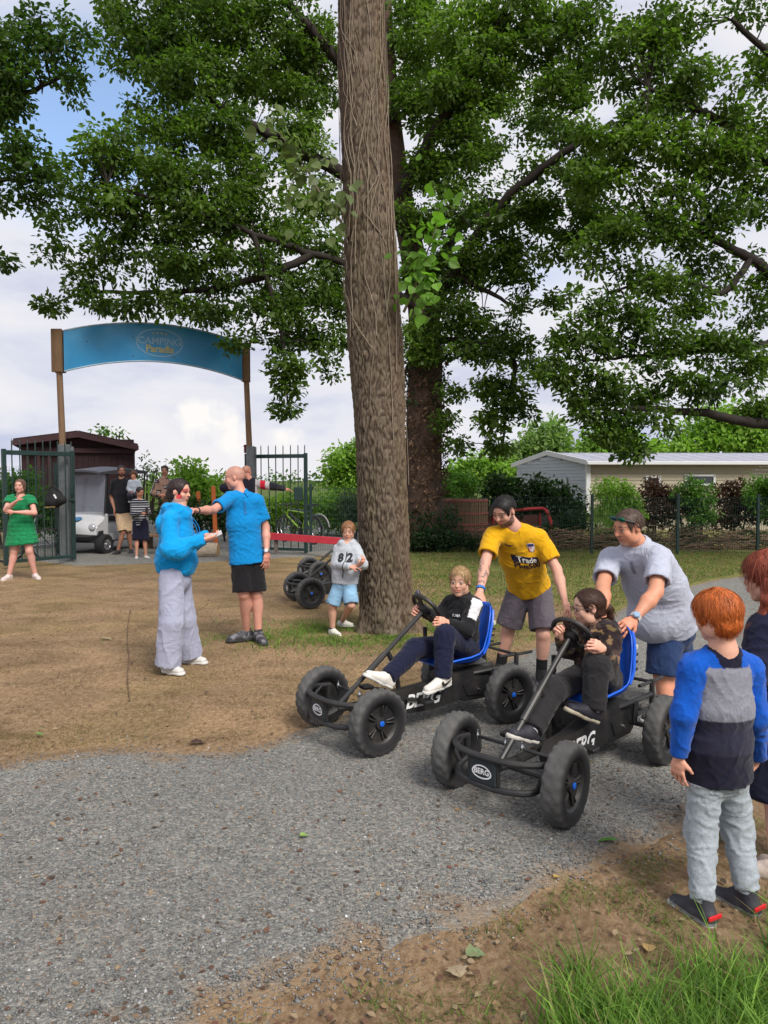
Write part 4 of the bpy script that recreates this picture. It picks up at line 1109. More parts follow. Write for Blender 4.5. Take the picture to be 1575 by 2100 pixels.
def solid(prims, h, cuts=(), smooth=1):
    """surface of a smooth union of primitives (surface nets): vertices, quads, normals"""
    lo = np.min([_bbox(p)[0] for p in prims if not p['sub']], 0) - 3 * h - .01
    hi = np.max([_bbox(p)[1] for p in prims if not p['sub']], 0) + 3 * h + .01
    n = np.ceil((hi - lo) / h).astype(int) + 1
    D = np.full(n, 0.06, np.float32)
    ax = [lo[i] + h * np.arange(n[i]) for i in range(3)]
    for p in prims:
        b0, b1 = _bbox(p); m = p['k'] + 2.5 * h
        i0 = np.maximum(((b0 - m - lo) / h).astype(int), 0); i1 = np.minimum(((b1 + m - lo) / h).astype(int) + 2, n)
        if (i1 <= i0).any(): continue
        sl = tuple(slice(a, b) for a, b in zip(i0, i1))
        X, Y, Z = np.meshgrid(*[ax[i][sl[i]] for i in range(3)], indexing='ij', sparse=True)
        d = _dist(p, X, Y, Z); k = max(p['k'], 1e-4); o = D[sl]
        if p['sub']:
            d = -d
            hh = np.clip(.5 - .5 * (o - d) / k, 0, 1)
            D[sl] = d * hh + o * (1 - hh) + k * hh * (1 - hh) if True else 0
            D[sl] = np.maximum(D[sl], np.maximum(o, d))
        else:
            hh = np.clip(.5 + .5 * (o - d) / k, 0, 1)
            D[sl] = o * (1 - hh) + d * hh - k * hh * (1 - hh)
    if len(cuts):
        X, Y, Z = np.meshgrid(*ax, indexing='ij', sparse=True)
        for c, nn in cuts:
            D = np.maximum(D, (X - c[0]) * nn[0] + (Y - c[1]) * nn[1] + (Z - c[2]) * nn[2])
    D[0] = D[-1] = .06; D[:, 0] = D[:, -1] = .06; D[:, :, 0] = D[:, :, -1] = .06
    S = D < 0
    cnt = np.zeros(tuple(n - 1), np.int8)
    for a in (0, 1):
        for b in (0, 1):
            for c in (0, 1):
                cnt += S[a:n[0] - 1 + a, b:n[1] - 1 + b, c:n[2] - 1 + c]
    act = (cnt > 0) & (cnt < 8)
    ii = np.argwhere(act)
    idx = np.full(cnt.shape, -1, np.int64); idx[act] = np.arange(len(ii))
    acc = np.zeros((len(ii), 3)); num = np.zeros(len(ii))
    for axis in range(3):
        o1, o2 = [q for q in range(3) if q != axis]
        for p in (0, 1):
            for q in (0, 1):
                A = np.zeros(3, int); A[o1] = p; A[o2] = q
                B = A.copy(); B[axis] = 1
                da = D[tuple((ii + A).T)]; db = D[tuple((ii + B).T)]
                cr = (da < 0) != (db < 0)
                t = np.where(cr, da / np.where(cr, da - db, 1), 0)
                pos = np.repeat(A[None].astype(float), len(ii), 0); pos[:, axis] += t
                acc += pos * cr[:, None]; num += cr
    V = lo + h * (ii + acc / num[:, None])
    Q = []
    for axis in range(3):
        sl0 = [slice(None)] * 3; sl1 = [slice(None)] * 3
        sl0[axis] = slice(0, -1); sl1[axis] = slice(1, None)
        s0, s1 = S[tuple(sl0)], S[tuple(sl1)]
        e = np.argwhere(s0 != s1)
        o1, o2 = (axis + 1) % 3, (axis + 2) % 3
        e = e[(e[:, o1] > 0) & (e[:, o2] > 0)]
        ins = S[tuple(e.T)]
        d1 = np.zeros(3, int); d1[o1] = 1; d2 = np.zeros(3, int); d2[o2] = 1
        q = np.stack([idx[tuple((e - d1 - d2).T)], idx[tuple((e - d2).T)], idx[tuple(e.T)], idx[tuple((e - d1).T)]], 1)
        q[~ins] = q[~ins][:, ::-1]
        Q.append(q)
    F = np.vstack(Q); F = F[(F >= 0).all(1)]
    for _ in range(smooth):
        acc = np.zeros_like(V); nn = np.zeros(len(V))
        for a in range(4):
            i, j = F[:, a], F[:, (a + 1) % 4]
            np.add.at(acc, i, V[j]); np.add.at(acc, j, V[i])
            np.add.at(nn, i, 1); np.add.at(nn, j, 1)
        V = .5 * V + .5 * acc / np.maximum(nn, 1)[:, None]
    return V, F

def normals(V, F):
    fn = np.cross(V[F[:, 2]] - V[F[:, 0]], V[F[:, 3]] - V[F[:, 1]])
    N = np.zeros_like(V)
    for a in range(4): np.add.at(N, F[:, a], fn)
    return N / (np.linalg.norm(N, axis=1)[:, None] + 1e-12)

def folds(V, F, amp, scale=9.0, seed=0.0, stretch=(1, 1, 1)):
    """soft creases of cloth"""
    N = normals(V, F)
    q = V * np.asarray(stretch) * scale + seed
    w = np.stack([perlin(q * .7 + 5), perlin(q * .7 + 31), perlin(q * .7 + 57)], 1)
    n = perlin(q + .8 * w)
    r = (1 - np.abs(perlin(q * 1.1 + 91 + .9 * w))) ** 7
    r2 = (1 - np.abs(perlin(q * 2.3 + 17 + .7 * w))) ** 7
    return V + N * (amp * (.40 * n + .85 * (r - .2) + .16 * (r2 - .2)))[:, None]

SKIN_K = 1.0
def skin_mat(): return M('skin', None, rough=.52, var=.06, vscale=30, bump=.08, bscale=300, spec=.4, sss=0.0)
def cloth_mat(): return M('cloth', None, rough=.88, var=.07, vscale=40, bump=.35, bscale=420, spec=.15, sheen=.1, bdist=.002, wrinkle=.22, wscale=5.5)
def knit_mat(): return M('knit', None, rough=.92, var=.16, vscale=120, bump=.6, bscale=300, spec=.1, sheen=.15, bdist=.003, wrinkle=.16, wscale=6)
def hair_mat(): return M('hair', None, rough=.55, var=.3, vscale=60, bump=.5, bscale=180, spec=.35, stretch=(1, 1, .15), bdist=.004)
def shoe_mat(): return M('shoe_leather', None, rough=.6, var=.08, vscale=50, bump=.15, bscale=200)

def hand_prims(W, d, nrm, sz=1.0, curl=.35, spread=.12, side=1, thumb=.6):
    """W wrist, d towards the knuckles, nrm out of the palm, side: +1 when the thumb lies along cross(d, nrm)"""
    d = unit(d); nrm = unit(np.asarray(nrm) - d * (np.asarray(nrm) @ d)); t = np.cross(d, nrm) * side
    pr = [econe(W - d * .01 * sz, W + d * .045 * sz, .026 * sz, .036 * sz, side=t, ra2=.02 * sz, rb2=.017 * sz, k=.012 * sz),
          econe(W + d * .045 * sz, W + d * .082 * sz, .037 * sz, .038 * sz, side=t, ra2=.017 * sz, rb2=.013 * sz, k=.012 * sz)]
    lens = [(.042, .026, .022), (.047, .03, .023), (.043, .028, .022), (.034, .02, .019)]
    for i in range(4):
        off = (.030, .010, -.011, -.030)[i]
        p = W + d * (.084 - .004 * abs(i - 1)) * sz + t * off * sz
        ang = curl * (.55 + .08 * i)
        dirn = unit(d + t * (1.5 - i) * spread)
        a = 0.0
        for j, l in enumerate(lens[i]):
            a += ang * (1.0, 1.35, .9)[j]
            e = p + (dirn * math.cos(a) + nrm * math.sin(a)) * l * sz
            r0 = (.0092, .0086, .0080)[j] * sz * (1 if i < 3 else .88)
            pr.append(econe(p, e, r0, r0 * .92, k=.005 * sz))
            p = e
    p = W + d * .022 * sz + t * .026 * sz
    td = unit(d * .75 + t * (.85 - .3 * curl) + nrm * (.25 + .35 * curl))
    e = p + td * .040 * sz; pr.append(econe(p, e, .0145 * sz, .011 * sz, k=.01 * sz))
    td2 = unit(td + d * .4 * thumb + nrm * .45 * curl - t * .5 * curl)
    f = e + td2 * .032 * sz; pr.append(econe(e, f, .0105 * sz, .0088 * sz, k=.006 * sz))
    return pr

class Human:
    def __init__(s, label, H, base, fwd, skin, group=None, res=.009, fat=1.0):
        s.H = H; s.k = H / 1.76; s.res = res; s.fat = fat
        s.fwd = unit(np.array([fwd[0], fwd[1], 0.0]))
        s.right = np.array([s.fwd[1], -s.fwd[0], 0.0])
        s.base = np.asarray(base, float)
        s.root = empty('person', base, label, 'person', group)
        s.skin = np.array(skin)
        s.parts = []                       # (V, F, colour) of the body
    # joints: dictionary of world points
    def joints(s, **J): s.J = {k: np.asarray(v, float) for k, v in J.items()}; return s
    # ---- body
    def limbs(s, legs=True, arms=True, torso=True, lk=1.0):
        J, k, f = s.J, s.k, s.fat
        pr = []
        if torso:
            pel = (J['hpl'] + J['hpr']) / 2; nk = J['neck']
            sh = J['shl'] - J['shr']
            mid = pel * .55 + nk * .45
            pr += [econe(pel, mid, .125 * k * f, .12 * k * f, side=sh, ra2=.08 * k * f, rb2=.08 * k * f, k=.04),
                   econe(mid, nk - (nk - pel) * .12, .13 * k * f, .12 * k, side=sh, ra2=.085 * k, rb2=.06 * k, k=.04)]
        for q in ('l', 'r'):
            if arms:
                f = s.fat; a, b, c = J['sh' + q], J['el' + q], J['wr' + q]
                pr += [econe(a, b, .047 * k * f, .038 * k * f, k=.03), econe(b, b + (c - b) * .35, .038 * k * f, .041 * k * f, k=.02),
                       econe(b + (c - b) * .35, c, .040 * k * f, .026 * k, side=np.cross(c - b, [0.3, .2, 1]), ra2=.040 * k * f, rb2=.022 * k, k=.02)]
            if legs:
                a, b, c = J['hp' + q], J['kn' + q], J['an' + q]; f = s.fat * lk
                bk = unit(np.cross(b - c, s.right)); bk = bk if bk @ s.fwd < 0 else -bk
                pr += [econe(a, b, .083 * k * f, .055 * k * f, k=.03), econe(b, c, .052 * k * f, .036 * k * f, k=.02),
                       ell(b + (c - b) * .3 + bk * .02 * k, (.05 * k * f, .05 * k * f, .12 * k), frame(np.cross(c - b, [0, 1, .1]), c - b)[:, [0, 1, 2]], k=.03),
                       ell(b - bk * .012 * k, (.045 * k * f,) * 3, k=.02)]
        V, F = solid(pr, s.res * 1.35)
        col = np.repeat(s.skin[None], len(V), 0)
        n = fbm(V * 9, 3)[:, None]
        col = col * (1 + .06 * n) + np.array([.02, -.005, -.005]) * n
        s.parts.append((V, F, col)); return s
    def hand(s, q, d, nrm, curl=.35, spread=.12, sz=None, col=None, thumb=.6, flip=1):
        W = s.J['wr' + q]
        # the thumb's side follows from which hand it is
        side = (1 if q == 'l' else -1) * flip
        pr = hand_prims(W, d, nrm, (sz or s.k), curl, spread, side, thumb)
        V, F = solid(pr, .0052 if s.res < .0105 else .0085)
        c = np.repeat((s.skin if col is None else np.array(col))[None] * np.array([1.04, .93, .92]), len(V), 0)
        s.parts.append((V, F, c)); return s
    def head(s, c, look, hh=None, up=(0, 0, 1), paint=None, lips=None, brow=(.05, .03, .02), beard=None, stubble=None, eye=(.08, .05, .03), mouth=0, neck=True):
        """c: centre of the head; look: direction of the face"""
        hh = hh or .13 * s.H
        s.hh = hh; c = np.asarray(c, float); s.hc = c
        f = unit(look); u = unit(np.asarray(up, float) - f * (np.asarray(up, float) @ f)); r = np.cross(f, u)
        s.hR = np.stack([r, f, u], 1)             # local x = person's right, y = forward, z = up
        R = s.hR
        def w(x, y, z): return c + R @ (np.array([x, y, z]) * hh)
        def e(x, y, z, a, b, d, k=.05, sub=False): return ell(w(x, y, z), np.array([a, b, d]) * hh, R, k * hh, None, sub)
        kid = 1.0 if s.H < 1.5 else 0.0
        pr = [e(0, -.05, .13, .335, .42, .365), e(0, .10, -.14, .265, .27, .33, .08), e(0, .235, -.40, .11, .09, .085, .08),
              e(.2, .03, -.25, .10, .16, .16, .08), e(-.2, .03, -.25, .10, .16, .16, .08),
              e(.16, .24, -.10, .11, .10, .12, .06), e(-.16, .24, -.10, .11, .10, .12, .06),
              econe(w(-.17, .315 - .03 * kid, .10), w(.17, .315 - .03 * kid, .10), .05 * hh, k=.06 * hh),
              e(.14, .42, .02, .085, .075, .06, .04, True), e(-.14, .42, .02, .085, .075, .06, .04, True),
              econe(w(0, .32, .05), w(0, .425 - .035 * kid, -.095), .035 * (1 - .2 * kid) * hh, .052 * (1 - .2 * kid) * hh, k=.03 * hh),
              e(.04, .37 - .025 * kid, -.105, .036, .036, .03, .02), e(-.04, .37 - .025 * kid, -.105, .036, .036, .03, .02),
              e(0, .345, -.205, .105, .05, .028, .02), e(0, .34, -.255, .09, .05, .032, .02),
              e(.335, -.03, -.02, .032, .065, .10, .03), e(-.335, -.03, -.02, .032, .065, .10, .03),
              e(.135, .315, .02, .068, .06, .05, .012), e(-.135, .315, .02, .068, .06, .05, .012)]
        if mouth: pr.append(e(0, .39, -.228, .06, .05, .02 * mouth, .01, True))
        if neck:
            nb = s.J['neck']; nr = .052 * s.k ** .7
            pr.append(econe(w(0, -.08, -.22), nb, nr, nr * 1.12, k=.06 * hh))
            pv = (s.J['hpl'] + s.J['hpr']) / 2 - nb
            pr.append(econe(nb, nb + unit(pv) * .06 * s.k, nr * 1.1, nr * 1.35, k=.03))
        V, F = solid(pr, hh / (44 if s.res < .0105 else 36))
        L = (V - c) @ R / hh
        x, y, z = L.T; ax = np.abs(x)
        col = np.repeat(s.skin[None], len(V), 0) * (1 + .05 * fbm(V * 25, 3))[:, None]
        def blend(mask, colr):
            m = np.clip(mask, 0, 1)[:, None]
            col[:] = col * (1 - m) + np.array(colr) * m
        front = (y > .12)
        blush = np.exp(-((ax - .19) / .1) ** 2 - ((z + .12) / .09) ** 2) * front * .22 + np.exp(-(x / .06) ** 2 - ((z + .09) / .06) ** 2) * (y > .35) * .4
        blend(blush, s.skin * np.array([1.05, .72, .68]))
        blend(np.exp(-((ax - .345) / .05) ** 2) * (np.abs(z) < .16) * (np.abs(y) < .12) * .2, s.skin * np.array([1.05, .7, .65]))
        if beard is not None:
            bm = ((z < -.03 - .80 * np.clip(y, 0, 1)) & (y > -.04) & (z > -.40) & (ax > .09) & (ax < .325)) | ((z < -.285) & (y > .06) & (z > -.47)) | ((np.abs(z + .16) < .026) & (ax < .14) & (y > .2)) | ((ax > .2) & (ax < .325) & (z < .10) & (z > -.2) & (y > -.06) & (y < .06))
            blend(bm * (.74 + .3 * fbm(V * 60, 2)), beard)
        if stubble is not None:
            sm = np.clip((z - .02) * 9, 0, 1) * np.clip((.28 - y) * 5, 0, 1) * (.5 + .25 * fbm(V * 70, 2))
            blend(sm, stubble)
        lp = lips or tuple(s.skin * np.array([.95, .55, .52]))
        blend((((x / .115) ** 2 + ((z + .23) / .052) ** 2) < 1) * front * (y > .25) * .85, lp)
        blend((np.abs(z + .229) < .011) * (ax < .09) * (y > .25) * .5, (.10, .04, .03))
        blend((((x) / .03) ** 2 + 0 * z < 0) * 1.0, lp)
        blend((np.abs(ax - .045) < .022) * (np.abs(z + .135) < .014) * (y > .33) * .6, s.skin * .3)
        bz = .115 + .03 * np.clip(1 - np.abs(ax - .13) / .1, 0, 1)
        blend((np.abs(z - bz) < .024) * (ax > .045) * (ax < .235) * (y > .2) * .85, brow)
        ey = ((ax - .137) / .060) ** 2 + ((z - .018) / .026) ** 2
        blend((ey < 1) * (y > .22) * 1.0, (.46, .42, .40))
        blend((((ax - .137) / .03) ** 2 + ((z - .018) / .034) ** 2 < 1) * (y > .22) * 1.0, eye)
        blend((np.abs(z - .052) < .014) * (np.abs(ax - .137) < .075) * (y > .22) * .8, np.array(brow) * .6)
        blend(np.exp(-((ax - .137) / .07) ** 2 - ((z + .035) / .018) ** 2) * (y > .22) * .12, s.skin * np.array([.75, .6, .6]))
        if paint is not None: paint(L, blend, V)
        s.parts.append((V, F, col)); return s
    def finish_body(s):
        V = np.vstack([p[0] for p in s.parts]); off = 0; Fs = []
        for p in s.parts: Fs.append(p[1] + off); off += len(p[0])
        o = mk('body', V, np.vstack(Fs), skin_mat(), s.root, np.vstack([p[2] for p in s.parts]))
        s.body = o; return s
    # ---- hair in head coordinates
    def hair(s, col, thick=.05, line=.22, nape=-.30, side=-.05, extra=(), strands=0, slen=.2, name='hair', messy=.02, part=None, flow=None, short=False):
        hh, c, R = s.hh, s.hc, s.hR
        def w(x, y, z): return c + R @ (np.array([x, y, z]) * hh)
        pr = [ell(w(0, -.05, .13), np.array([.335 + thick, .42 + thick, .365 + thick]) * hh, R, .02 * hh),
              ell(w(0, -.12, -.12), np.array([.30 + thick * .6, .30 + thick, .30]) * hh, R, .05 * hh)]
        pr += [q if isinstance(q, dict) else None for q in extra]
        pr = [q for q in pr if q]
        base = pr[:1] if short else pr[:2]
        # take away the face and everything below the hairline
        face = [ell(w(0, .42, line - .40), np.array([.33, .36, .40]) * hh, R, .03 * hh, None, True),
                ell(w(0, .30, -.42), np.array([.5, .42, .42]) * hh, R, .03 * hh, None, True)]
        for sg in (1, -1):
            face.append(ell(w(sg * .42, .02, -.14 + side), np.array([.16, .16, .24]) * hh, R, .03 * hh, None, True))
        nap = [ell(w(0, -.3, nape - .42), np.array([.7, .7, .42]) * hh, R, .03 * hh, None, True)]
        V, F = solid(base + face + nap + pr[2:], hh / (38 if s.res < .0105 else 28))
        L = (V - c) @ R / hh
        N = normals(V, F)
        n = fbm(np.stack([L[:, 0] * 9, L[:, 1] * 9, L[:, 2] * 3.5], 1) + 3.3, 3)
        V = V + N * (messy * hh * n)[:, None]
        base_c = np.array(col)
        cc = base_c[None] * (1 + .35 * fbm(np.stack([L[:, 0] * 14, L[:, 1] * 14, L[:, 2] * 4], 1), 3))[:, None]
        o = mk(name, V, F, hair_mat(), s.root, np.clip(cc, .003, 1))
        if strands:
            rng = np.random.RandomState(int(abs(c[0]) * 1000) % 9999)
            ok = np.where((N * (V - w(0, -.05, .05))).sum(1) / np.linalg.norm(V - w(0, -.05, .05), axis=1) > .72)[0]
            pick = rng.choice(ok, strands)
            vs, fs, cs = [], [], []
            crown = w(0, -.12, .5)
            for i in pick:
                p = V[i]; nn = N[i]
                fl = p - crown if flow is None else R @ np.asarray(flow, float) + .6 * unit(p - crown)
                fl = fl + R @ np.array([0, 0, -.25]) * hh
                rv = rng.normal(size=3); fl = unit(unit(fl - nn * (fl @ nn)) + .30 * (rv - nn * (rv @ nn)))
                l = slen * hh * rng.uniform(.5, 1.2); wd = .009 * hh * rng.uniform(.6, 1.3)
                sd = unit(np.cross(fl, nn)) * wd
                o0 = len(vs); m = 4
                lift = rng.uniform(.0, .016) * hh
                cl = base_c * rng.uniform(.72, 1.35)
                for j in range(m):
                    t = j / (m - 1)
                    q = p + fl * l * t + nn * (lift * math.sin(t * 2.2) + .006 * hh - 1.1 * l * l / hh * t * t)
                    ww = sd * (1 - t * .85)
                    vs += [q - ww, q + ww]; cs += [cl, cl]
                fs += [(o0 + 2 * j, o0 + 2 * j + 1, o0 + 2 * j + 3, o0 + 2 * j + 2) for j in range(m - 1)]
            mk('hair_strands', vs, np.array(fs), hair_mat(), s.root, cs)['kind'] = 'stuff'
        return s
    def hw(s, x, y, z): return s.hc + s.hR @ (np.array([x, y, z]) * s.hh)
    # ---- clothes
    def garment(s, name, prims, col, res=None, cuts=(), amp=.006, scale=9.0, mat=None, colf=None, stretch=(1, 1, 1), smooth=1, label=None, parent=None):
        V, F = solid(prims, (res or s.res) * 1.12, cuts, smooth)
        if amp: V = folds(V, F, amp, scale, s.base[0] * 3.7 + len(name), stretch)
        c = np.repeat(np.array(col)[None], len(V), 0)
        if colf is not None: c = colf(V, c)
        o = mk(name, V, F, mat or cloth_mat(), parent or s.root, c)
        if label: o['label'] = label
        o_bvh = BVHTree.FromPolygons([tuple(v) for v in V], [tuple(f) for f in F])
        s.last = o_bvh
        return o
    def top(s, wsh=.175, wch=.165, wwa=.15, whe=.165, dch=.115, dwa=.105, dhe=.115, drop=.10, sleeve='short', th=.012, belly=0.0, sl=.55, rs=.066, rse=.062, neck_r=.062, cuff=.036, slope=.0):
        """shirt primitives from shoulder and hip joints; widths for a 1.76 m adult, scaled"""
        J, k, f = s.J, s.k, s.fat
        pel = (J['hpl'] + J['hpr']) / 2; nk = J['neck']; sh = J['shl'] - J['shr']
        shm = (J['shl'] + J['shr']) / 2
        ax = nk - pel
        fr = unit(np.cross(ax, sh)); fr = fr if fr @ s.fwd > 0 else -fr
        hipside = J['hpl'] - J['hpr'] if np.linalg.norm(J['hpl'] - J['hpr']) > .08 else sh
        a0 = pel - unit(ax) * drop * k
        p1 = pel + ax * .25; p2 = pel + ax * .55; p3 = pel + ax * .82; p4 = shm + (nk - shm) * .1
        W = lambda x: x * k * f
        pr = [econe(a0, p1, W(whe), W(wwa), side=sh, ra2=W(dhe), rb2=W(dwa), k=.03, cut=[(a0, -unit(ax))]),
              econe(p1, p2, W(wwa), W(wch), side=sh, ra2=W(dwa), rb2=W(dch), k=.03),
              econe(p2, p3, W(wch), W(wsh) * .93, side=sh, ra2=W(dch), rb2=W(dch) * .82, k=.03),
              econe(J['shl'] + (nk - J['shl']) * .15, J['shr'] + (nk - J['shr']) * .15, .062 * k, k=.05),
              econe(J['shl'] * .35 + nk * .65, nk, .06 * k, .055 * k, k=.04), econe(J['shr'] * .35 + nk * .65, nk, .06 * k, .055 * k, k=.04)]
        if belly: pr.append(ell(p1 + fr * (.05 + .05 * belly) * k, (W(.14) * (1 + .1 * belly), W(.14), W(.14)), None, .07))
        subs = []
        for q in ('l', 'r'):
            a, b, c = J['sh' + q], J['el' + q], J['wr' + q]
            if sleeve == 'short':
                e = a + (b - a) * sl
                d = unit(b - a)
                pr.append(econe(a, e, rs * k * f, rse * k * f, k=.05, cut=[(e, d)]))
                subs.append(econe(e - d * .015, e + d * .05, rse * k * f - .019, rse * k * f - .017, k=.002, sub=True))
            elif sleeve == 'long':
                d = unit(c - b)
                pr += [econe(a, b, rs * k * f, rse * k * f, k=.035), econe(b, c - d * .01, rse * k * f, cuff * k * f, k=.02, cut=[(c - d * .008, d)])]
        subs.append(econe(nk + (nk - pel) * .02, nk + (nk - pel) * .5, neck_r * k ** .7, neck_r * k ** .7 * 1.1, k=.012, sub=True))
        s.ax, s.fr, s.pel = unit(ax), fr, pel
        return pr + subs
    def trousers(s, length='long', wt=.095, wk=.08, wa=.065, frac=.75, hipw=.165, hipd=.115, rise=.13, hollow=True):
        J, k, f = s.J, s.k, s.fat
        pel = (J['hpl'] + J['hpr']) / 2; nk = J['neck']; ax = unit(nk - pel); sd = J['hpl'] - J['hpr']
        if np.linalg.norm(sd) < .06: sd = J['shl'] - J['shr']
        t = pel + ax * rise * k
        pr = [econe(pel - ax * .02 * k, t, hipw * k * f, hipw * .80 * k * f, side=sd, ra2=hipd * k * f, rb2=hipd * .80 * k * f, k=.03, cut=[(t, ax)])]
        subs = []
        for q in ('l', 'r'):
            a, b, c = J['hp' + q], J['kn' + q], J['an' + q]
            if length == 'long':
                d = unit(c - b); e = c + d * .015 * k
                pr += [econe(a, b, wt * .86 * k * f, wk * k * f, k=.035), econe(b, e, wk * k * f, wa * k * f, k=.02, cut=[(e, d)])]
            else:
                if frac <= 1:
                    e = a + (b - a) * frac; d = unit(b - a)
                    pr.append(econe(a, e, wt * .84 * k * f, wk * k * f, k=.035, cut=[(e, d)]))
                else:
                    d = unit(c - b); e = b + (c - b) * (frac - 1)
                    pr += [econe(a, b, wt * k * f, wk * k * f, k=.025), econe(b, e, wk * k * f, wa * k * f, k=.02, cut=[(e, d)])]
                rr = (wk if frac <= 1 else wa) * k * f
                subs.append(econe(e - d * .03, e + d * .05, rr - .020, rr - .018, k=.002, sub=True))
        return pr + subs
    def shoe(s, q, d, col, sole=(.6, .58, .55), L=.27, high=.0, res=None, ah=.075, accent=None, tip=0.0, accent_label=None, colf=None):
        """shoe at the ankle of leg q pointing along d"""
        k = s.k; L = L * k; A = s.J['an' + q]; d = unit(np.array([d[0], d[1], 0.0])); z = np.array([0, 0, 1.0]); sd = np.cross(d, z)
        dd = unit(d + z * tip); zz = unit(np.cross(sd, dd)) ; zz = zz if zz[2] > 0 else -zz
        base = A - zz * ah * k
        hl = base - dd * L * .26; to = base + dd * L * .72
        cutb = [(base - zz * .0, -zz)]
        up = [econe(hl + dd * .035 * k + zz * .035 * k, hl + dd * L * .4 + zz * .032 * k, .036 * k, .042 * k, side=sd, ra2=.045 * k, rb2=.045 * k, k=.02, cut=cutb),
              econe(hl + dd * L * .4 + zz * .03 * k, to - dd * .045 * k + zz * .022 * k, .043 * k, .042 * k, side=sd, ra2=.045 * k, rb2=.03 * k, k=.02, cut=cutb),
              econe(hl + dd * .045 * k + zz * .03 * k, A + zz * (.012 + high) * k, .04 * k, .043 * k, k=.02, cut=cutb + [(A + zz * (.012 + high) * k, zz)]),
              econe(A + dd * .015 * k - zz * .012 * k, hl + dd * L * .62 + zz * .03 * k, .036 * k, .03 * k, k=.02, cut=cutb)]
        r = res or max(.0058, s.res * .85)
        o = s.garment('shoe', up, col, res=r, amp=.002, scale=30, mat=shoe_mat(), colf=colf)
        so = [econe(hl + dd * .04 * k, hl + dd * L * .42, .041 * k, .036 * k, k=.02, cut=[(base + zz * .016 * k, zz), (base - zz * .012 * k, -zz)]),
              econe(hl + dd * L * .42, to - dd * .045 * k, .036 * k, .046 * k, k=.02, cut=[(base + zz * .016 * k, zz), (base - zz * .012 * k, -zz)])]
        s.garment('sole', so, sole, res=r, amp=0, mat=shoe_mat(), parent=o, smooth=0)
        if accent is not None:
            ac = [econe(hl + dd * .02 * k + zz * .07 * k - sd * .02 * k, hl + dd * .02 * k + zz * .07 * k + sd * .02 * k, .018 * k, k=.003)]
            V = []; mb = MB()
            mb.bar(hl + dd * .0 + zz * .058 * k - sd * .047 * k, hl + dd * .0 + zz * .058 * k + sd * .047 * k, .012 * k, .024 * k, up=zz, bev=.003)
            mb.build('strap', M('strap_red', accent, rough=.7), o)
        return o
    def project(s, V2, F, c, ex, ey, name, col, parent, lift=.004, bvh=None, rough=.7):
        """lay flat print onto the cloth under it"""
        ex, ey = unit(ex), unit(ey); n = np.cross(ex, ey); bvh = bvh or s.last
        out = []
        for v in V2:
            p = np.asarray(c) + ex * v[0] + ey * v[1]
            hit = bvh.ray_cast(Vector(p + n * .25), Vector(-n), .6)
            out.append(np.array(hit[0]) + n * lift if hit[0] is not None else p)
        m = M('print_%d_%d_%d' % tuple(int(255 * q) for q in col), col, rough=rough, var=.05)
        return mk(name, out, F, m, parent, smooth=False)

def rect(w, h, nx=6, ny=3):
    V = [(-w / 2 + w * i / nx, -h / 2 + h * j / ny, 0) for j in range(ny + 1) for i in range(nx + 1)]
    F = [(j * (nx + 1) + i, j * (nx + 1) + i + 1, (j + 1) * (nx + 1) + i + 1, (j + 1) * (nx + 1) + i) for j in range(ny) for i in range(nx)]
    return np.array(V), F
# ------------------------------------------------------------------ materials of things
BLK = M('black_metal', (.016, .016, .018), rough=.45, var=.25, vscale=20, spec=.5, col2=(.028, .027, .026), c2scale=7)
BLKP = M('black_plastic', (.013, .013, .015), rough=.5, var=.25, vscale=12, spec=.45, bump=.1, bscale=120, col2=(.026, .024, .022), c2scale=6)
BLUE_SEAT = M('blue_plastic', (.006, .10, .62), rough=.36, var=.08, vscale=8, spec=.5, bump=.03, bscale=60)
BLUE_CAP = M('blue_cap', (.01, .12, .6), rough=.35, var=.05)
CHROME = M('bright_steel', (.6, .6, .62), rough=.25, metal=1.0, var=.1)
TYRE = M('tyre_rubber', None, rough=.8, var=.22, vscale=14, bump=.25, bscale=160, spec=.25)
WHITE_PRINT = M('white_print', (.75, .76, .78), rough=.5, var=.04)
GREEN_METAL = M('green_metal', (.013, .036, .034), rough=.45, var=.2, vscale=10, spec=.45)
GREY_METAL = M('galvanised_steel', (.16, .18, .19), rough=.45, metal=.4, var=.2, vscale=9)
WOOD = M('weathered_wood', (.20, .125, .075), rough=.8, var=.3, vscale=14, stretch=(1, 1, .12), bump=.3, bscale=60)
WOOD_BOX = M('box_timber', (.17, .105, .055), rough=.75, var=.3, vscale=14, stretch=(1, 1, .12), bump=.3, bscale=60)

def copy_tree(o, parent=None):
    c = o.copy(); COL.objects.link(c); c.parent = parent
    for ch in list(o.children): copy_tree(ch, c)
    return c

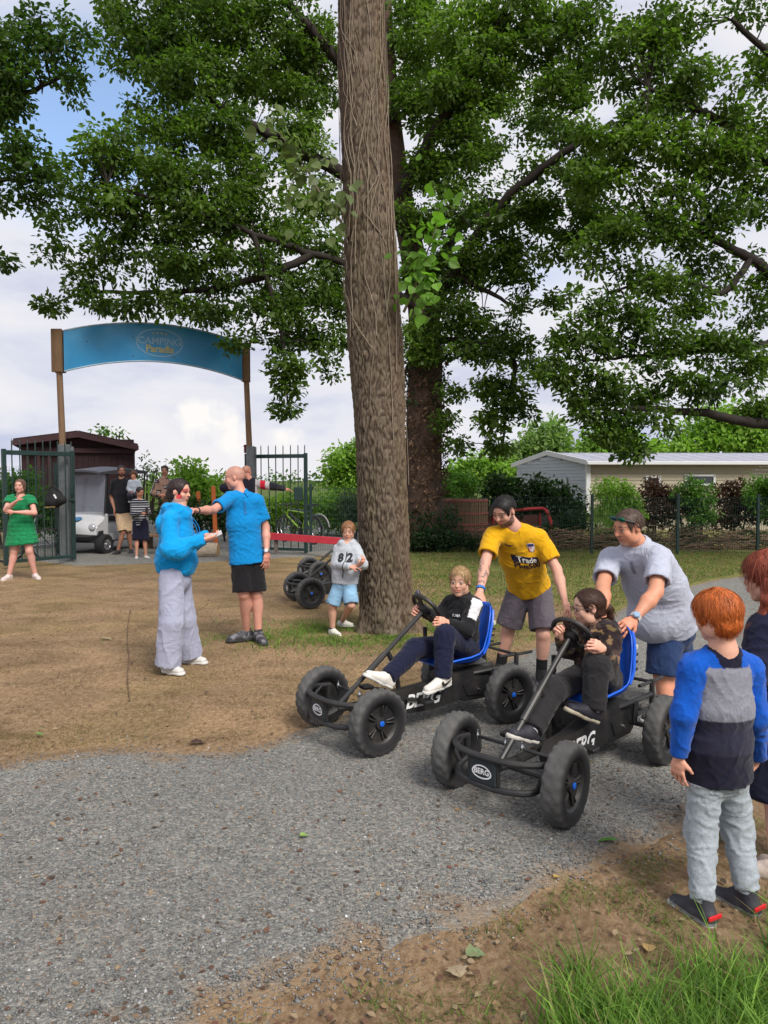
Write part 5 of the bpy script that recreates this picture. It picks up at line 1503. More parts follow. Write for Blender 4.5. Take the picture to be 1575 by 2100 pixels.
# ------------------------------------------------------------------ pedal karts; local x forward, y left, rear axle at x = 0
WB, TR, WR = 1.07, .33, .20
def kart_wheel(parent, x, y, steer, out):
    c = np.array([x, y, WR]); ax = np.array([math.sin(steer) * -1, math.cos(steer), 0.0]) * out
    # tyre with lugs
    n = 84; vs, fs, cs = [], [], []
    prof = [(.118, -.030), (.128, -.046), (.150, -.053), (.172, -.052), (.186, -.046), (.192, -.036), (.195, -.018), (.196, 0),
            (.195, .018), (.192, .036), (.186, .046), (.172, .052), (.150, .053), (.128, .046), (.118, .030)]
    R = frame(ax, (0, 0, 1)); m = len(prof)
    for i in range(n):
        a = 2 * math.pi * i / n
        for j, (r, t) in enumerate(prof):
            lug = 0
            if r > .185:
                ph = (i + (2 if t > 0 else 0)) % 4
                lug = .0065 if (ph < 2) ^ (abs(t) < .02) else -.002
            rr = r + lug
            vs.append(c + R @ np.array([t, rr * math.cos(a), rr * math.sin(a)]))
            dust = min(max((r - .165) / .025, 0), 1)
            cs.append(np.array((.018, .018, .02)) * (1 - dust) + np.array((.090, .089, .088)) * dust)
    for i in range(n):
        for j in range(m - 1):
            fs.append((i * m + j, ((i + 1) % n) * m + j, ((i + 1) % n) * m + j + 1, i * m + j + 1))
    w = empty('wheel', (0, 0, 0)); w.parent = parent
    ty = mk('tyre', vs, np.array(fs), TYRE, w, cs); auto_smooth(ty, 50)
    rm = MB()
    rm.lathe([(.126, .040), (.116, .034), (.108, .018), (.07, .012), (.040, .020), (.036, .034), (.02, .038), (.0005, .038)], c, ax, 40)
    rm.lathe([(.126, -.040), (.116, -.034), (.108, -.012), (.04, -.008), (.0005, -.008)], c, ax, 32)
    for k in range(5):
        a = 2 * math.pi * k / 5
        for da in (-.13, .13):
            d0 = R @ np.array([0, math.cos(a + da), math.sin(a + da)])
            rm.bar(c + ax * .020 + d0 * .045, c + ax * .026 + d0 * .108, .011, .016, up=ax, bev=.003)
    auto_smooth(rm.build('rim', BLKP, w), 40)
    hb = MB(); hb.lathe([(.017, .036), (.017, .043), (.011, .047), (.0005, .047)], c, ax, 20)
    auto_smooth(hb.build('hub_cap', BLUE_CAP, w), 40)
    return w

def kart(label, front, heading, steer=0.0, full=True, group='pedal karts'):
    root = empty('pedal_kart', (0, 0, 0), label, 'pedal kart', group)
    for x, y, st in ((WB, TR, steer), (WB, -TR, steer), (0, TR + .02, 0), (0, -TR - .02, 0)):
        kart_wheel(root, x, y, st, 1 if y > 0 else -1)
    ext = lambda pts, n=6: spline(pts, n)
    # main frame
    f = MB()
    f.tube([(-.16, 0, .30), (.20, 0, .28), (.55, 0, .215), (.95, 0, .205), (1.16, 0, .215)], .026, 10)
    f.tube([(WB, -TR + .06, WR), (WB, TR - .06, WR)], .018, 10)
    f.tube([(WB, TR - .07, WR - .03), (WB, TR - .07, WR + .09)], .017, 8)
    f.tube([(WB, -TR + .07, WR - .03), (WB, -TR + .07, WR + .09)], .017, 8)
    f.tube([(0, -TR + .02, WR), (0, TR - .02, WR)], .014, 10)
    for sy in (-1, 1):
        f.tube(ext([(.30, .05 * sy, .29), (.12, .13 * sy, .315), (-.10, .17 * sy, .33), (-.22, .17 * sy, .33)]), .015, 8)
        f.tube([(0, .17 * sy, WR), (-.02, .17 * sy, .33)], .017, 8)
    auto_smooth(f.build('frame', BLK, root))
    # front bumper: two bowed tubes and their end posts
    b = MB()
    up = [(WB - .02, .27, .285), (WB + .11, .255, .30), (WB + .20, .15, .305), (WB + .225, 0, .307), (WB + .20, -.15, .305), (WB + .11, -.255, .30), (WB - .02, -.27, .285)]
    lo = [(WB + .02, .24, .19), (WB + .13, .225, .165), (WB + .195, .13, .16), (WB + .215, 0, .16), (WB + .195, -.13, .16), (WB + .13, -.225, .165), (WB + .02, -.24, .19)]
    b.tube(ext(up), .0165, 10); b.tube(ext(lo), .0165, 10)
    for sy in (-1, 1):
        b.tube(ext([(WB + .05, .262 * sy, .295), (WB + .10, .26 * sy, .24), (WB + .09, .232 * sy, .172)]), .013, 8)
        b.tube([(WB + .215, .085 * sy, .306), (WB + .208, .085 * sy, .16)], .010, 8)
    b.tube([(1.13, .0, .215), (WB + .215, 0, .17)], .016, 8)
    auto_smooth(b.build('bumper', BLK, root))
    pl = MB(); pl.box((WB + .222, 0, .233), (.010, .155, .118), None, .004)
    plo = pl.build('front_plate', M('plate_dark', (.02, .028, .032), rough=.5, var=.1), root)
    pts = [(.058 * math.cos(a) * (1 - .12 * math.sin(a)), .034 * math.sin(a)) for a in np.linspace(0, 2 * math.pi, 28, endpoint=False)]
    ring = [(x, y, 0) for x, y in pts] + [(x * .86, y * .80, 0) for x, y in pts]
    rf = [(i, (i + 1) % 28, 28 + (i + 1) % 28, 28 + i) for i in range(28)]
    place_flat(ring, rf, (WB + .229, 0, .233), (0, 1, 0), (0, 0, 1), 'badge_ring', WHITE_PRINT, plo)
    V, F = text_geo('BERG', .038, .0012); place_flat(V, F, (WB + .230, 0, .234), (0, 1, 0), (0, 0, 1), 'badge_lettering', WHITE_PRINT, plo)
    # steering column, strut, wheel
    hub = np.array([.47, 0, .765]); foot = np.array([1.14, 0, .24])
    st = MB(); st.tube([foot, hub], .0155, 10)
    st.tube([foot + (hub - foot) * .30, foot + (hub - foot) * .52], .021, 10)
    auto_smooth(st.build('steering_column', BLK, root))
    m = foot + (hub - foot) * .55
    sr = MB(); sr.tube(ext([m, (m[0] - .05, 0, m[2] - .10), (m[0] - .085, 0, .30), (m[0] - .09, 0, .22)]), .0165, 10)
    auto_smooth(sr.build('column_strut', BLK, root))
    ax = unit(hub - foot); R = frame(ax, (0, 1, 0))
    sw = MB()
    ring = [hub + ax * .03 + R @ np.array([0, .112 * math.cos(a), .112 * math.sin(a)]) for a in np.linspace(0, 2 * math.pi, 40, endpoint=False)]
    sw.tube(ring, .0145, 10, closed=True)
    auto_smooth(sw.build('steering_wheel', BLKP, root))
    sp = MB()
    for a in (math.radians(0), math.radians(180), math.radians(270)):
        d = R @ np.array([0, math.cos(a), math.sin(a)])
        sp.bar(hub + ax * .005 + d * .02, hub + ax * .028 + d * .106, .045, .012, up=ax, bev=.004)
    sp.lathe([(.0005, .03), (.045, .028), (.05, .012), (.03, -.015), (.0005, -.02)], hub, ax, 20)
    auto_smooth(sp.build('wheel_spokes', BLKP, root))
    # tie rods with bright ball joints
    for sy in (-1, 1):
        t = MB(); a, e = np.array([WB - .05, .05 * sy, .285]), np.array([WB - .07, .245 * sy, .275])
        t.tube([a, e], .010, 8); rod = auto_smooth(t.build('tie_rod', BLK, root))
        for q in (a, e):
            j = MB(); j.lathe([(.0005, -.016), (.011, -.012), (.0135, 0), (.011, .012), (.006, .02), (.006, .034), (.0005, .036)], q, (0, 0, 1), 12)
            auto_smooth(j.build('ball_joint', CHROME, rod))
    # chain guard with lettering, pedals
    g = MB()
    out = [(.90, .225), (.84, .285), (.60, .30), (.30, .335), (.14, .33), (.12, .24), (.22, .16), (.50, .125), (.80, .14), (.88, .18)]
    g.prism([(x, .105, z) for x, z in out], (0, -.035, 0), (0, .035, 0))
    go = g.build('chain_guard', BLKP, root)
    V, F = text_geo('BERG', .125, .003, .25, .92)
    place_flat(V, F, (.585, .143, .208), (-1, 0, 0), (0, .0, 1), 'lettering', WHITE_PRINT, go, 0)
    ck = MB(); pc = np.array([.72, 0, .235])
    ck.tube([pc + [0, -.10, 0], pc + [0, .165, 0]], .012, 8)
    ck.bar(pc + [0, .155, 0], pc + [-.115, .155, -.02], .016, .024, bev=.004); ck.bar(pc + [0, -.105, 0], pc + [.115, -.105, .03], .016, .024, bev=.004)
    auto_smooth(ck.build('crank', BLK, root))
    for q in (pc + [-.115, .205, -.02], pc + [.115, -.155, .03]):
        pd = MB(); pd.box(q, (.075, .085, .022), None, .006); pd.box(q + [.03, 0, 0], (.014, .05, .025), None, .003)
        pd.build('pedal', BLKP, root)
    # drive housing under the seat
    h = MB()
    out = [(.30, .285), (.30, .20), (.22, .13), (-.02, .125), (-.10, .18), (-.12, .30), (.02, .335), (.22, .325)]
    h.prism([(x, 0, z) for x, z in out], (0, -.145, 0), (0, .135, 0))
    ho = h.build('drive_housing', BLKP, root)
    hd = MB(); hd.prism([(x, 0, z) for x, z in [(.24, .25), (.20, .17), (.02, .16), (-.04, .21), (-.03, .28), (.16, .28)]], (0, .133, 0), (0, .146, 0))
    hd.build('housing_cover', BLKP, ho)
    bo = MB(); bo.lathe([(.0005, .012), (.008, .010), (.009, 0)], (.10, .147, .2), (0, 1, 0), 10); bo.build('bolt', CHROME, ho)
    rl = MB(); rl.bar((-.05, 0, .352), (.36, 0, .372), .12, .024, bev=.004); rl.bar((-.03, .05, .370), (.33, .05, .385), .02, .014); rl.bar((-.03, -.05, .370), (.33, -.05, .385), .02, .014)
    rl.build('seat_rail', M('rail_steel', (.20, .20, .21), rough=.4, metal=.6, var=.2), root)
    # moulded seat: a swept sheet with turned-up edges and real thickness
    path = [(.44, .405), (.40, .418), (.30, .408), (.20, .398), (.11, .402), (.045, .43), (.005, .49), (-.025, .56), (-.045, .635), (-.06, .70), (-.068, .745), (-.064, .775)]
    wid = [.12, .155, .172, .178, .178, .176, .170, .162, .152, .136, .110, .07]
    lip = [.0, .012, .035, .05, .06, .07, .07, .065, .06, .05, .03, .0]
    pth = np.array(path); m1 = len(pth); tg = np.gradient(pth, axis=0); tg /= np.linalg.norm(tg, axis=1)[:, None]
    nr = np.stack([tg[:, 1], -tg[:, 0]], 1)                       # towards the rider
    nr *= np.sign(nr[0, 1]) if nr[0, 1] else 1
    rows = []
    nn = 15
    for sgn in (1, 0):
        for i in range(m1):
            for j in range(nn):
                t = -1 + 2 * j / (nn - 1)
                y = wid[i] * math.sin(t * 1.5) / math.sin(1.5)
                e = lip[i] * abs(t) ** 3.2
                o = pth[i] + nr[i] * (e - (0 if sgn else .012))
                rows.append((o[0], y * (1 if sgn else 1.02), o[1]))
    A = lambda s, i, j: s * m1 * nn + i * nn + j
    fs = []
    for i in range(m1 - 1):
        for j in range(nn - 1):
            fs.append((A(0, i, j), A(0, i, j + 1), A(0, i + 1, j + 1), A(0, i + 1, j)))
            fs.append((A(1, i, j), A(1, i + 1, j), A(1, i + 1, j + 1), A(1, i, j + 1)))
        for j in (0, nn - 1): fs.append((A(0, i, j), A(0, i + 1, j), A(1, i + 1, j), A(1, i, j)))
    for i in (0, m1 - 1):
        for j in range(nn - 1): fs.append((A(0, i, j), A(0, i, j + 1), A(1, i, j + 1), A(1, i, j)))
    so = mk('seat', rows, np.array(fs), BLUE_SEAT, root)
    for sy in (-1, 1):                                              # raised side wings of the backrest
        sb = MB(); sb.tube(spline([(.08, .174 * sy, .45), (.04, .178 * sy, .52), (.01, .168 * sy, .60), (-.02, .155 * sy, .67), (-.05, .125 * sy, .735)], 5), [.011] * 20 + [.009], 8)
        auto_smooth(sb.build('seat_edge', BLUE_SEAT, so))
    for q, t in enumerate((.56, .60, .64)):                         # slots in the side of the seat
        sl = MB(); sl.box((.012 - .014 * q, .184 - .006 * q, t - .03), (.03, .006, .014)); sl.build('seat_slot', BLKP, so)
    st_ = MB(); st_.lathe([(.0005, .002), (.016, .002), (.016, 0)], (-.025, .166, .655), (0, 1, 0), 16)
    st_.build('seat_sticker', M('sticker', (.55, .55, .45), rough=.5), so)
    # rear carrier bars
    r = MB()
    r.tube(ext([(-.08, .16, .405), (-.24, .165, .40), (-.40, .165, .40)]), .011, 8)
    r.tube(ext([(-.08, -.16, .405), (-.24, -.165, .40), (-.40, -.165, .40)]), .011, 8)
    r.tube([(-.24, -.18, .40), (-.24, .18, .40)], .011, 8)
    for sy in (-1, 1): r.tube([(-.24, .17 * sy, .415), (-.24, .17 * sy, .20)], .017, 8)
    r.tube([(-.24, -.18, .21), (-.24, .18, .21)], .012, 8); r.tube([(-.24, .17, .25), (-.02, .17, .24)], .012, 8); r.tube([(-.24, -.17, .25), (-.02, -.17, .24)], .012, 8)
    auto_smooth(r.build('rear_carrier', BLK, root))
    br = MB(); br.tube([(.26, -.19, .30), (.30, -.20, .50)], .009, 8); br.tube([(.30, -.20, .50), (.305, -.20, .60)], .015, 8)
    auto_smooth(br.build('brake_lever', BLKP, root))
    hd = unit(np.array([heading[0], heading[1], 0.0]))
    fc = np.asarray(front, float)
    loc = fc - hd * WB
    root.location = (loc[0], loc[1], 0); root.rotation_euler = (0, 0, math.atan2(hd[1], hd[0]))
    def K(x, y, z):
        l = np.array([-hd[1], hd[0], 0.0])
        return np.array([loc[0], loc[1], 0]) + hd * x + l * y + np.array([0, 0, z])
    return root, K

kartA, KA = kart('black pedal kart with blue seat ridden by boy in black track jacket', (-.224, 4.60, 0), (-.823, -.568), .10)
kartB, KB = kart('black pedal kart with blue seat ridden by girl with glasses', (.633, 3.665, 0), (-.694, -.720), .12)
bl = MB()   # a raised paddle beside the wheel of the farther kart
bl.tube([P(858, 1252, 4.95), P(857, 1235, 4.95)], .006, 8)
bl.lathe([(.0005, -.036), (.012, -.03), (.021, -.005), (.018, .02), (.0005, .042)], P(857, 1220, 4.95), (0, 0, 1), 12)
mir = auto_smooth(bl.build('mirror', M('mirror_purple', (.05, .04, .06), rough=.4, var=.1)))
mir.parent = kartA; mir.matrix_parent_inverse = (Matrix.Translation(kartA.location) @ kartA.rotation_euler.to_matrix().to_4x4()).inverted()
def bg_kart(label, fl, heading):
    r = copy_tree(kartB); hd = unit(np.array([*heading, 0.0])); l = np.array([-hd[1], hd[0], 0])
    loc = np.array([*fl, 0.0]) - l * TR - hd * WB
    r.location = loc; r.rotation_euler = (0, 0, math.atan2(hd[1], hd[0])); r['label'] = label
bg_kart('parked pedal kart half hidden behind boy in grey hoodie', G(637, 1248)[:2], (-.93, -.36))
bg_kart('empty pedal kart parked farthest back near the green gate', G(657, 1203)[:2], (-.93, -.36))

# ------------------------------------------------------------------ entrance: posts, arched sign, gates
def gate_side(label, u0, v0, Y, utop, vtop, vsteel, vbox, box_label=None):
    base = P(u0, v0, Y); base[2] = 0
    top = P(utop, vtop, Y)
    z1 = P(u0, vsteel, Y)[2]; zb = P(u0, vbox, Y)[2]
    root = empty('gate_post', base, label, 'gate post', 'posts of the entrance arch')
    lean = (top - base) / top[2]
    m = MB(); m.box(base + lean * z1 / 2, (.20, .20, z1), None, .012); m.build('steel_post', GREY_METAL, root)
    m = MB()
    for dx in (-.06, .06): m.box(base + lean * z1 / 2 + [dx, -.103, 0], (.03, .012, z1 - .03))
    m.build('steel_ribs', GREY_METAL, root)
    m = MB(); a = base + lean * (z1 - .3) ; b = base + lean * (zb + .05)
    m.tube([a, b], [.066, .060], 14); auto_smooth(m.build('timber_pole', WOOD, root))
    return root, base, lean, z1, zb, top
gl = gate_side('timber entrance pole in steel post beside golf cart', 139, 1150, 14.7, 118, 676, 912, 764)
gr_ = gate_side('timber entrance pole in steel post behind the bald man', 521, 1135, 16.2, 502, 704, 916, 783)
for (root, base, lean, z1, zb, top), w in ((gl, .21), (gr_, .17)):
    for k, dy in enumerate((-.075, .075)):
        m = MB(); c = base + lean * ((zb + top[2]) / 2) + [0, dy, 0]
        m.box(c, (w, .055, top[2] - zb), None, .006); m.build('timber_board', WOOD_BOX, root)

def arch_sign():
    A0, A1 = P(130, 677, 14.62), P(130, 763, 14.62)
    B0, B1 = P(496, 703, 16.08), P(496, 781, 16.08)
    root = empty('arched_sign', (A1 + B1) / 2, 'arched blue entrance sign lettered in faded white and yellow', 'sign')
    n = 48; d = B0 - A0; d[2] = 0; L = np.linalg.norm(d); ex = d / L; nrm = np.array([ex[1], -ex[0], 0])   # towards the camera
    Ym = 15.3
    zt = P(315, 662, Ym)[2]; zbm = P(315, 742, Ym)[2]
    def edges(t):
        top = A0[2] * (1 - t) + B0[2] * t; bot = A1[2] * (1 - t) + B1[2] * t
        s = 4 * t * (1 - t)
        top += s * (zt - (A0[2] + B0[2]) / 2); bot += s * (zbm - (A1[2] + B1[2]) / 2)
        return top, bot
    V, F = [], []
    for i in range(n + 1):
        t = i / n; top, bot = edges(t)
        p = np.array([A0[0], A0[1], 0]) + d * t
        for off in (.02, -.02):
            V += [p + nrm * off + [0, 0, top], p + nrm * off + [0, 0, bot]]
    for i in range(n):
        a, b = 4 * i, 4 * i + 4
        F += [(a, a + 1, b + 1, b), (a + 2, b + 2, b + 3, a + 3), (a, b, b + 2, a + 2), (a + 1, a + 3, b + 3, b + 1)]
    F += [(0, 2, 3, 1), (4 * n, 4 * n + 1, 4 * n + 3, 4 * n + 2)]
    SG = M('sign_blue', (.012, .215, .46), rough=.35, var=.06, vscale=1.6, spec=.5, col2=(.06, .27, .48), c2scale=1.1)
    panel = mk('panel', V, F, SG, root, smooth=False)
    EDG = M('sign_edge', (.30, .42, .52), rough=.35, var=.1)
    for k, q in enumerate((0, 1)):
        m = MB(); pts = []
        for i in range(n + 1):
            t = i / n; e = edges(t)[q]
            pts.append(np.array([A0[0], A0[1], e + (-.012 if q == 0 else .012)]) + d * t + nrm * .018)
        m.tube(pts, .016, 8); auto_smooth(m.build('sign_trim', EDG, root))
    # lettering: an oval, four stars, two words
    def at(x, z):   # x metres from the left end of the panel
        t = x / L; top, bot = edges(t)
        return np.array([A0[0], A0[1], 0]) + d * t + [0, 0, z] + nrm * .025
    tc = .515; xc = L * tc; top, bot = edges(tc); zc = (top + bot) / 2
    slope = (edges(tc + .05)[0] - edges(tc - .05)[0]) / (.1 * L)
    ey = unit(np.array([0, 0, 1.0]) - ex * 0); exs = unit(ex + np.array([0, 0, slope * .8])); eys = unit(np.cross(nrm, exs)) ; eys = eys if eys[2] > 0 else -eys
    PALE = M('faded_white', (.22, .41, .58), rough=.5, var=.2, vscale=14)
    YEL = M('faded_yellow', (.38, .36, .16), rough=.5, var=.2, vscale=14)
    c0 = at(xc, zc)
    w, h = .47, .29
    an = np.linspace(0, 2 * math.pi, 48, endpoint=False)
    ring = [(w * math.cos(a), h * math.sin(a)) for a in an] + [((w - .022) * math.cos(a), (h - .02) * math.sin(a)) for a in an]
    place_flat(ring, [(i, (i + 1) % 48, 48 + (i + 1) % 48, 48 + i) for i in range(48)], c0, exs, eys, 'oval', PALE, panel)
    V2, F2 = text_geo('CAMPING', .20, .003, 0, .98); place_flat(V2, F2, c0 + eys * .025, exs, eys, 'lettering', PALE, panel, .002)
    V2, F2 = text_geo('Paradis', .20, .006, 0, .98); place_flat(V2, F2, c0 - eys * .135, exs, eys, 'lettering', YEL, panel, .002)
    for k in range(4):
        st = []
        for i in range(10):
            r = .034 if i % 2 == 0 else .014; a = math.pi / 2 + math.pi * i / 5
            st.append((r * math.cos(a), r * math.sin(a)))
        place_flat(st, [tuple(range(10))], c0 + eys * (.185 + (.012 if k in (1, 2) else 0)) + exs * (k - 1.5) * .085, exs, eys, 'star', YEL, panel, .001)
    for (x, dz) in ((.42, .1), (1.3, .1), (1.3, -.28), (2.1, -.28), (2.7, .08), (3.4, .12), (3.3, -.2)):
        m = MB(); t = x / L; tp, bt = edges(t); q = at(x, (tp + bt) / 2 + dz)
        m.lathe([(.0005, .012), (.012, .008), (.016, 0)], q, nrm, 10); m.build('bolt', M('bolt_dull', (.1, .16, .22), rough=.5), root)
arch_sign()

def spear_gate(label, a, b, ztop, zbot, nb, lean_bar=None, up=.22, box=False):
    a, b = np.array([*a[:2], 0.0]), np.array([*b[:2], 0.0])
    root = empty('gate_leaf', (a + b) / 2, label, 'gate', 'open green gate leaves')
    for p in (a, b):
        m = MB(); m.box(p + [0, 0, (ztop + zbot) / 2], (.07, .07, ztop - zbot + .06), frame(b - a), .006); m.build('stile', GREEN_METAL, root)
    for z, t in ((ztop - .035, .085), (zbot + .04, .06)):
        m = MB(); m.bar(a + [0, 0, z], b + [0, 0, z], .055, t, bev=.005); m.build('rail', GREEN_METAL, root)
    for k in range(nb):
        t = (k + 1) / (nb + 1); p = a + (b - a) * t; q = p.copy()
        if lean_bar == k: p = p + (b - a) * .035
        m = MB(); m.tube([p + [0, 0, zbot + .04], q + [0, 0, ztop]], .0115, 8)
        auto_smooth(m.build('bar', GREEN_METAL, root))
    for k in range(nb + 1):
        t = (k + 1) / (nb + 1); q = a + (b - a) * min(t, .985)
        m = MB(); m.tube([q + [0, 0, ztop], q + [0, 0, ztop + up * .8], q + [0, 0, ztop + up]], [.0115, .0115, .002], 6); m.build('spike', GREEN_METAL, root)
    return root
ga, gb = P(9, 1000, 13.5), P(149, 1000, 14.55)
lg = spear_gate('open green metal gate leaf behind girl in green dress', ga, gb, 2.20, .10, 8)
gc, gd = P(506, 1000, 16.55), P(627, 1000, 16.1)
rg = spear_gate('open green metal gate leaf in front of the parked bicycles', gc, gd, 2.22, .08, 7, 2)
m = MB(); q = gd + (gc - gd) * .12; m.box([q[0], q[1] - .03, 1.35], (.20, .07, .30), None, .01); m.build('lock_box', GREEN_METAL, rg)
m = MB(); q = gb; m.box([q[0] + .0, q[1] - .05, 1.25], (.12, .05, .05), None, .01); m.box([q[0], q[1] - .05, 1.45], (.05, .07, .22), None, .01); m.build('latch', GREEN_METAL, lg)
m = MB(); m.lathe([(.0005, -.05), (.035, -.04), (.035, .04), (.0005, .05)], (gb[0], gb[1], 2.27), (0, 0, 1), 12); m.build('hinge_cap', GREY_METAL, lg)
m = MB(); q = P(503, 921, 16.4); m.lathe([(.0005, -.09), (.03, -.08), (.03, .05), (.05, .06), (.02, .10), (.0005, .1)], q, (0, 0, 1), 12); m.build('hinge_pin', M('red_oxide', (.18, .03, .03), rough=.7), rg)

def mesh_fence(label, pts, h, group=None, posts=True, step=.052, vstep=.2, name='wire_fence', post_w=.06, skip=()):
    root = empty(name, [*pts[0][:2], 0], label, 'fence', group)
    WIRE = M('green_wire', (.012, .05, .04), rough=.5, var=.2)
    for i, (p, q) in enumerate(zip(pts[:-1], pts[1:])):
        p, q = np.array([*p[:2], 0.0]), np.array([*q[:2], 0.0]); L = np.linalg.norm(q - p); e = (q - p) / L
        m = MB(); n = int(L / step)
        for k in range(n):
            c = p + e * (k + .5) * step
            m.bar(c + [0, 0, .04], c + [0, 0, h], .005, .005, up=(0, 1, 0))
        z = .06
        while z < h:
            m.bar(p + [0, -.008, z], q + [0, -.008, z], .005, .006); z += vstep
        m.build('mesh_panel', WIRE, root)
    if posts:
        for i, p in enumerate(pts):
            if i in skip: continue
            m = MB(); m.box([p[0], p[1], (h + .06) / 2], (post_w, post_w, h + .06), None, .005)
            m.box([p[0], p[1], h + .065], (post_w + .012, post_w + .012, .012), None, .003); m.build('post', GREEN_METAL, root)
    return root
fr_pts = [G(843, 1128), G(905, 1131), G(1213, 1137), G(1389, 1137), G(1553, 1137), G(1740, 1137)]
mesh_fence('green wire mesh fence with posts in front of the mobile home', fr_pts, 1.27, skip=(0, 1))
mesh_fence('green wire mesh fence running behind the right gate leaf', [P(637, 1000, 16.6), P(700, 1000, 16.9), P(760, 1000, 17.2), P(845, 1000, 17.0)], 1.50, skip=(1, 3))
mesh_fence('green wire mesh fence left of the entrance post', [P(-150, 1000, 15.6), P(-20, 1000, 15.4), P(115, 1000, 15.2)], 1.95, vstep=.2)

# ------------------------------------------------------------------ dark hut behind the entrance
def hut():
    Y = 26.0
    DK = M('dark_stained_boards', (.030, .011, .014), rough=.75, var=.35, vscale=5, stretch=(6, 6, .4), bump=.3, bscale=30)
    DK2 = M('dark_stained_trim', (.045, .018, .022), rough=.7, var=.3, vscale=6)
    RF = M('dark_roof_felt', (.035, .016, .02), rough=.85, var=.3)
    ap, el, er = P(160, 886, Y), P(42, 905, Y), P(276, 911, Y)
    wl, wr = P(56, 950, Y)[0], P(271, 950, Y)[0]
    root = empty('timber_hut', [(wl + wr) / 2, Y, 0], 'dark brown timber hut with low pitched roof behind golf cart', 'hut')
    D = 4.6; ze = 2.95
    bw = .19; n = int((wr - wl) / bw); x = wl
    open0, open1 = wl + .18, wl + 1.55
    for k in range(n):
        x0, x1 = wl + (wr - wl) * k / n, wl + (wr - wl) * (k + 1) / n
        xm = (x0 + x1) / 2
        m = MB()
        if open0 < xm < open1:
            m.box((xm, Y + .3, .55), (x1 - x0 - .012, .03, 1.1))
        else:
            m.box((xm, Y + .3 + (.006 if k % 2 else 0), ze / 2), (x1 - x0 - .01, .03, ze))
        m.build('board', DK, root)
    for k in range(5):
        m = MB(); xx = open0 + (open1 - open0) * k / 4; m.box((xx, Y + .26, 1.9), (.09, .07, 1.6)); m.build('slat_post', DK2, root)
    m = MB(); m.box(((wl + wr) / 2, Y + .37, ze / 2 + .1), (wr - wl, .03, ze + .2)); m.build('lining', DK, root)
    m = MB(); m.box((wl, Y + D / 2 + .3, ze / 2), (.04, D, ze)); m.box((wr, Y + D / 2 + .3, ze / 2), (.04, D, ze)); m.box(((wl + wr) / 2, Y + D + .3, ze / 2), (wr - wl, .04, ze)); m.build('wall', DK, root)
    # roof slopes, gable and fascia boards
    for e in (el, er):
        m = MB(); a, b = np.array([ap[0], Y - .15, ap[2]]), np.array([e[0], Y - .15, e[2]])
        nr = unit(np.cross(b - a, [0, 1, 0])); nr = nr if nr[2] > 0 else -nr
        m.prism([a, b, b + [0, D + .8, 0], a + [0, D + .8, 0]], nr * 0, nr * .05); m.build('roof', RF, root)
        m = MB(); m.prism([a + [0, -.02, 0], b + [0, -.02, 0], b + [0, -.02, -.19], a + [0, -.02, -.19]], (0, 0, 0), (0, .03, 0)); m.build('fascia', DK2, root)
        m = MB(); m.prism([b + [0, 0, -.01], b + [0, D, -.01], b + [0, D, -.17], b + [0, 0, -.17]], (0, 0, 0), (.03 * np.sign(e[0] - ap[0]), 0, 0)); m.build('eave_board', DK2, root)
    m = MB(); m.prism([(wl, Y + .28, ze - .02), (wr, Y + .28, ze - .02), (er[0] - .1, Y + .28, er[2] - .05), (ap[0], Y + .28, ap[2] - .05), (el[0] + .1, Y + .28, el[2] - .05)], (0, 0, 0), (0, .04, 0))
    m.build('gable', DK, root)
    m = MB(); m.box(((wl + wr) / 2, Y + .22, 2.72), (wr - wl + .05, .10, .16)); m.build('lintel_beam', DK2, root)
    root.rotation_euler = (0, 0, math.atan2(-(wl + wr) / 2, Y))
hut()

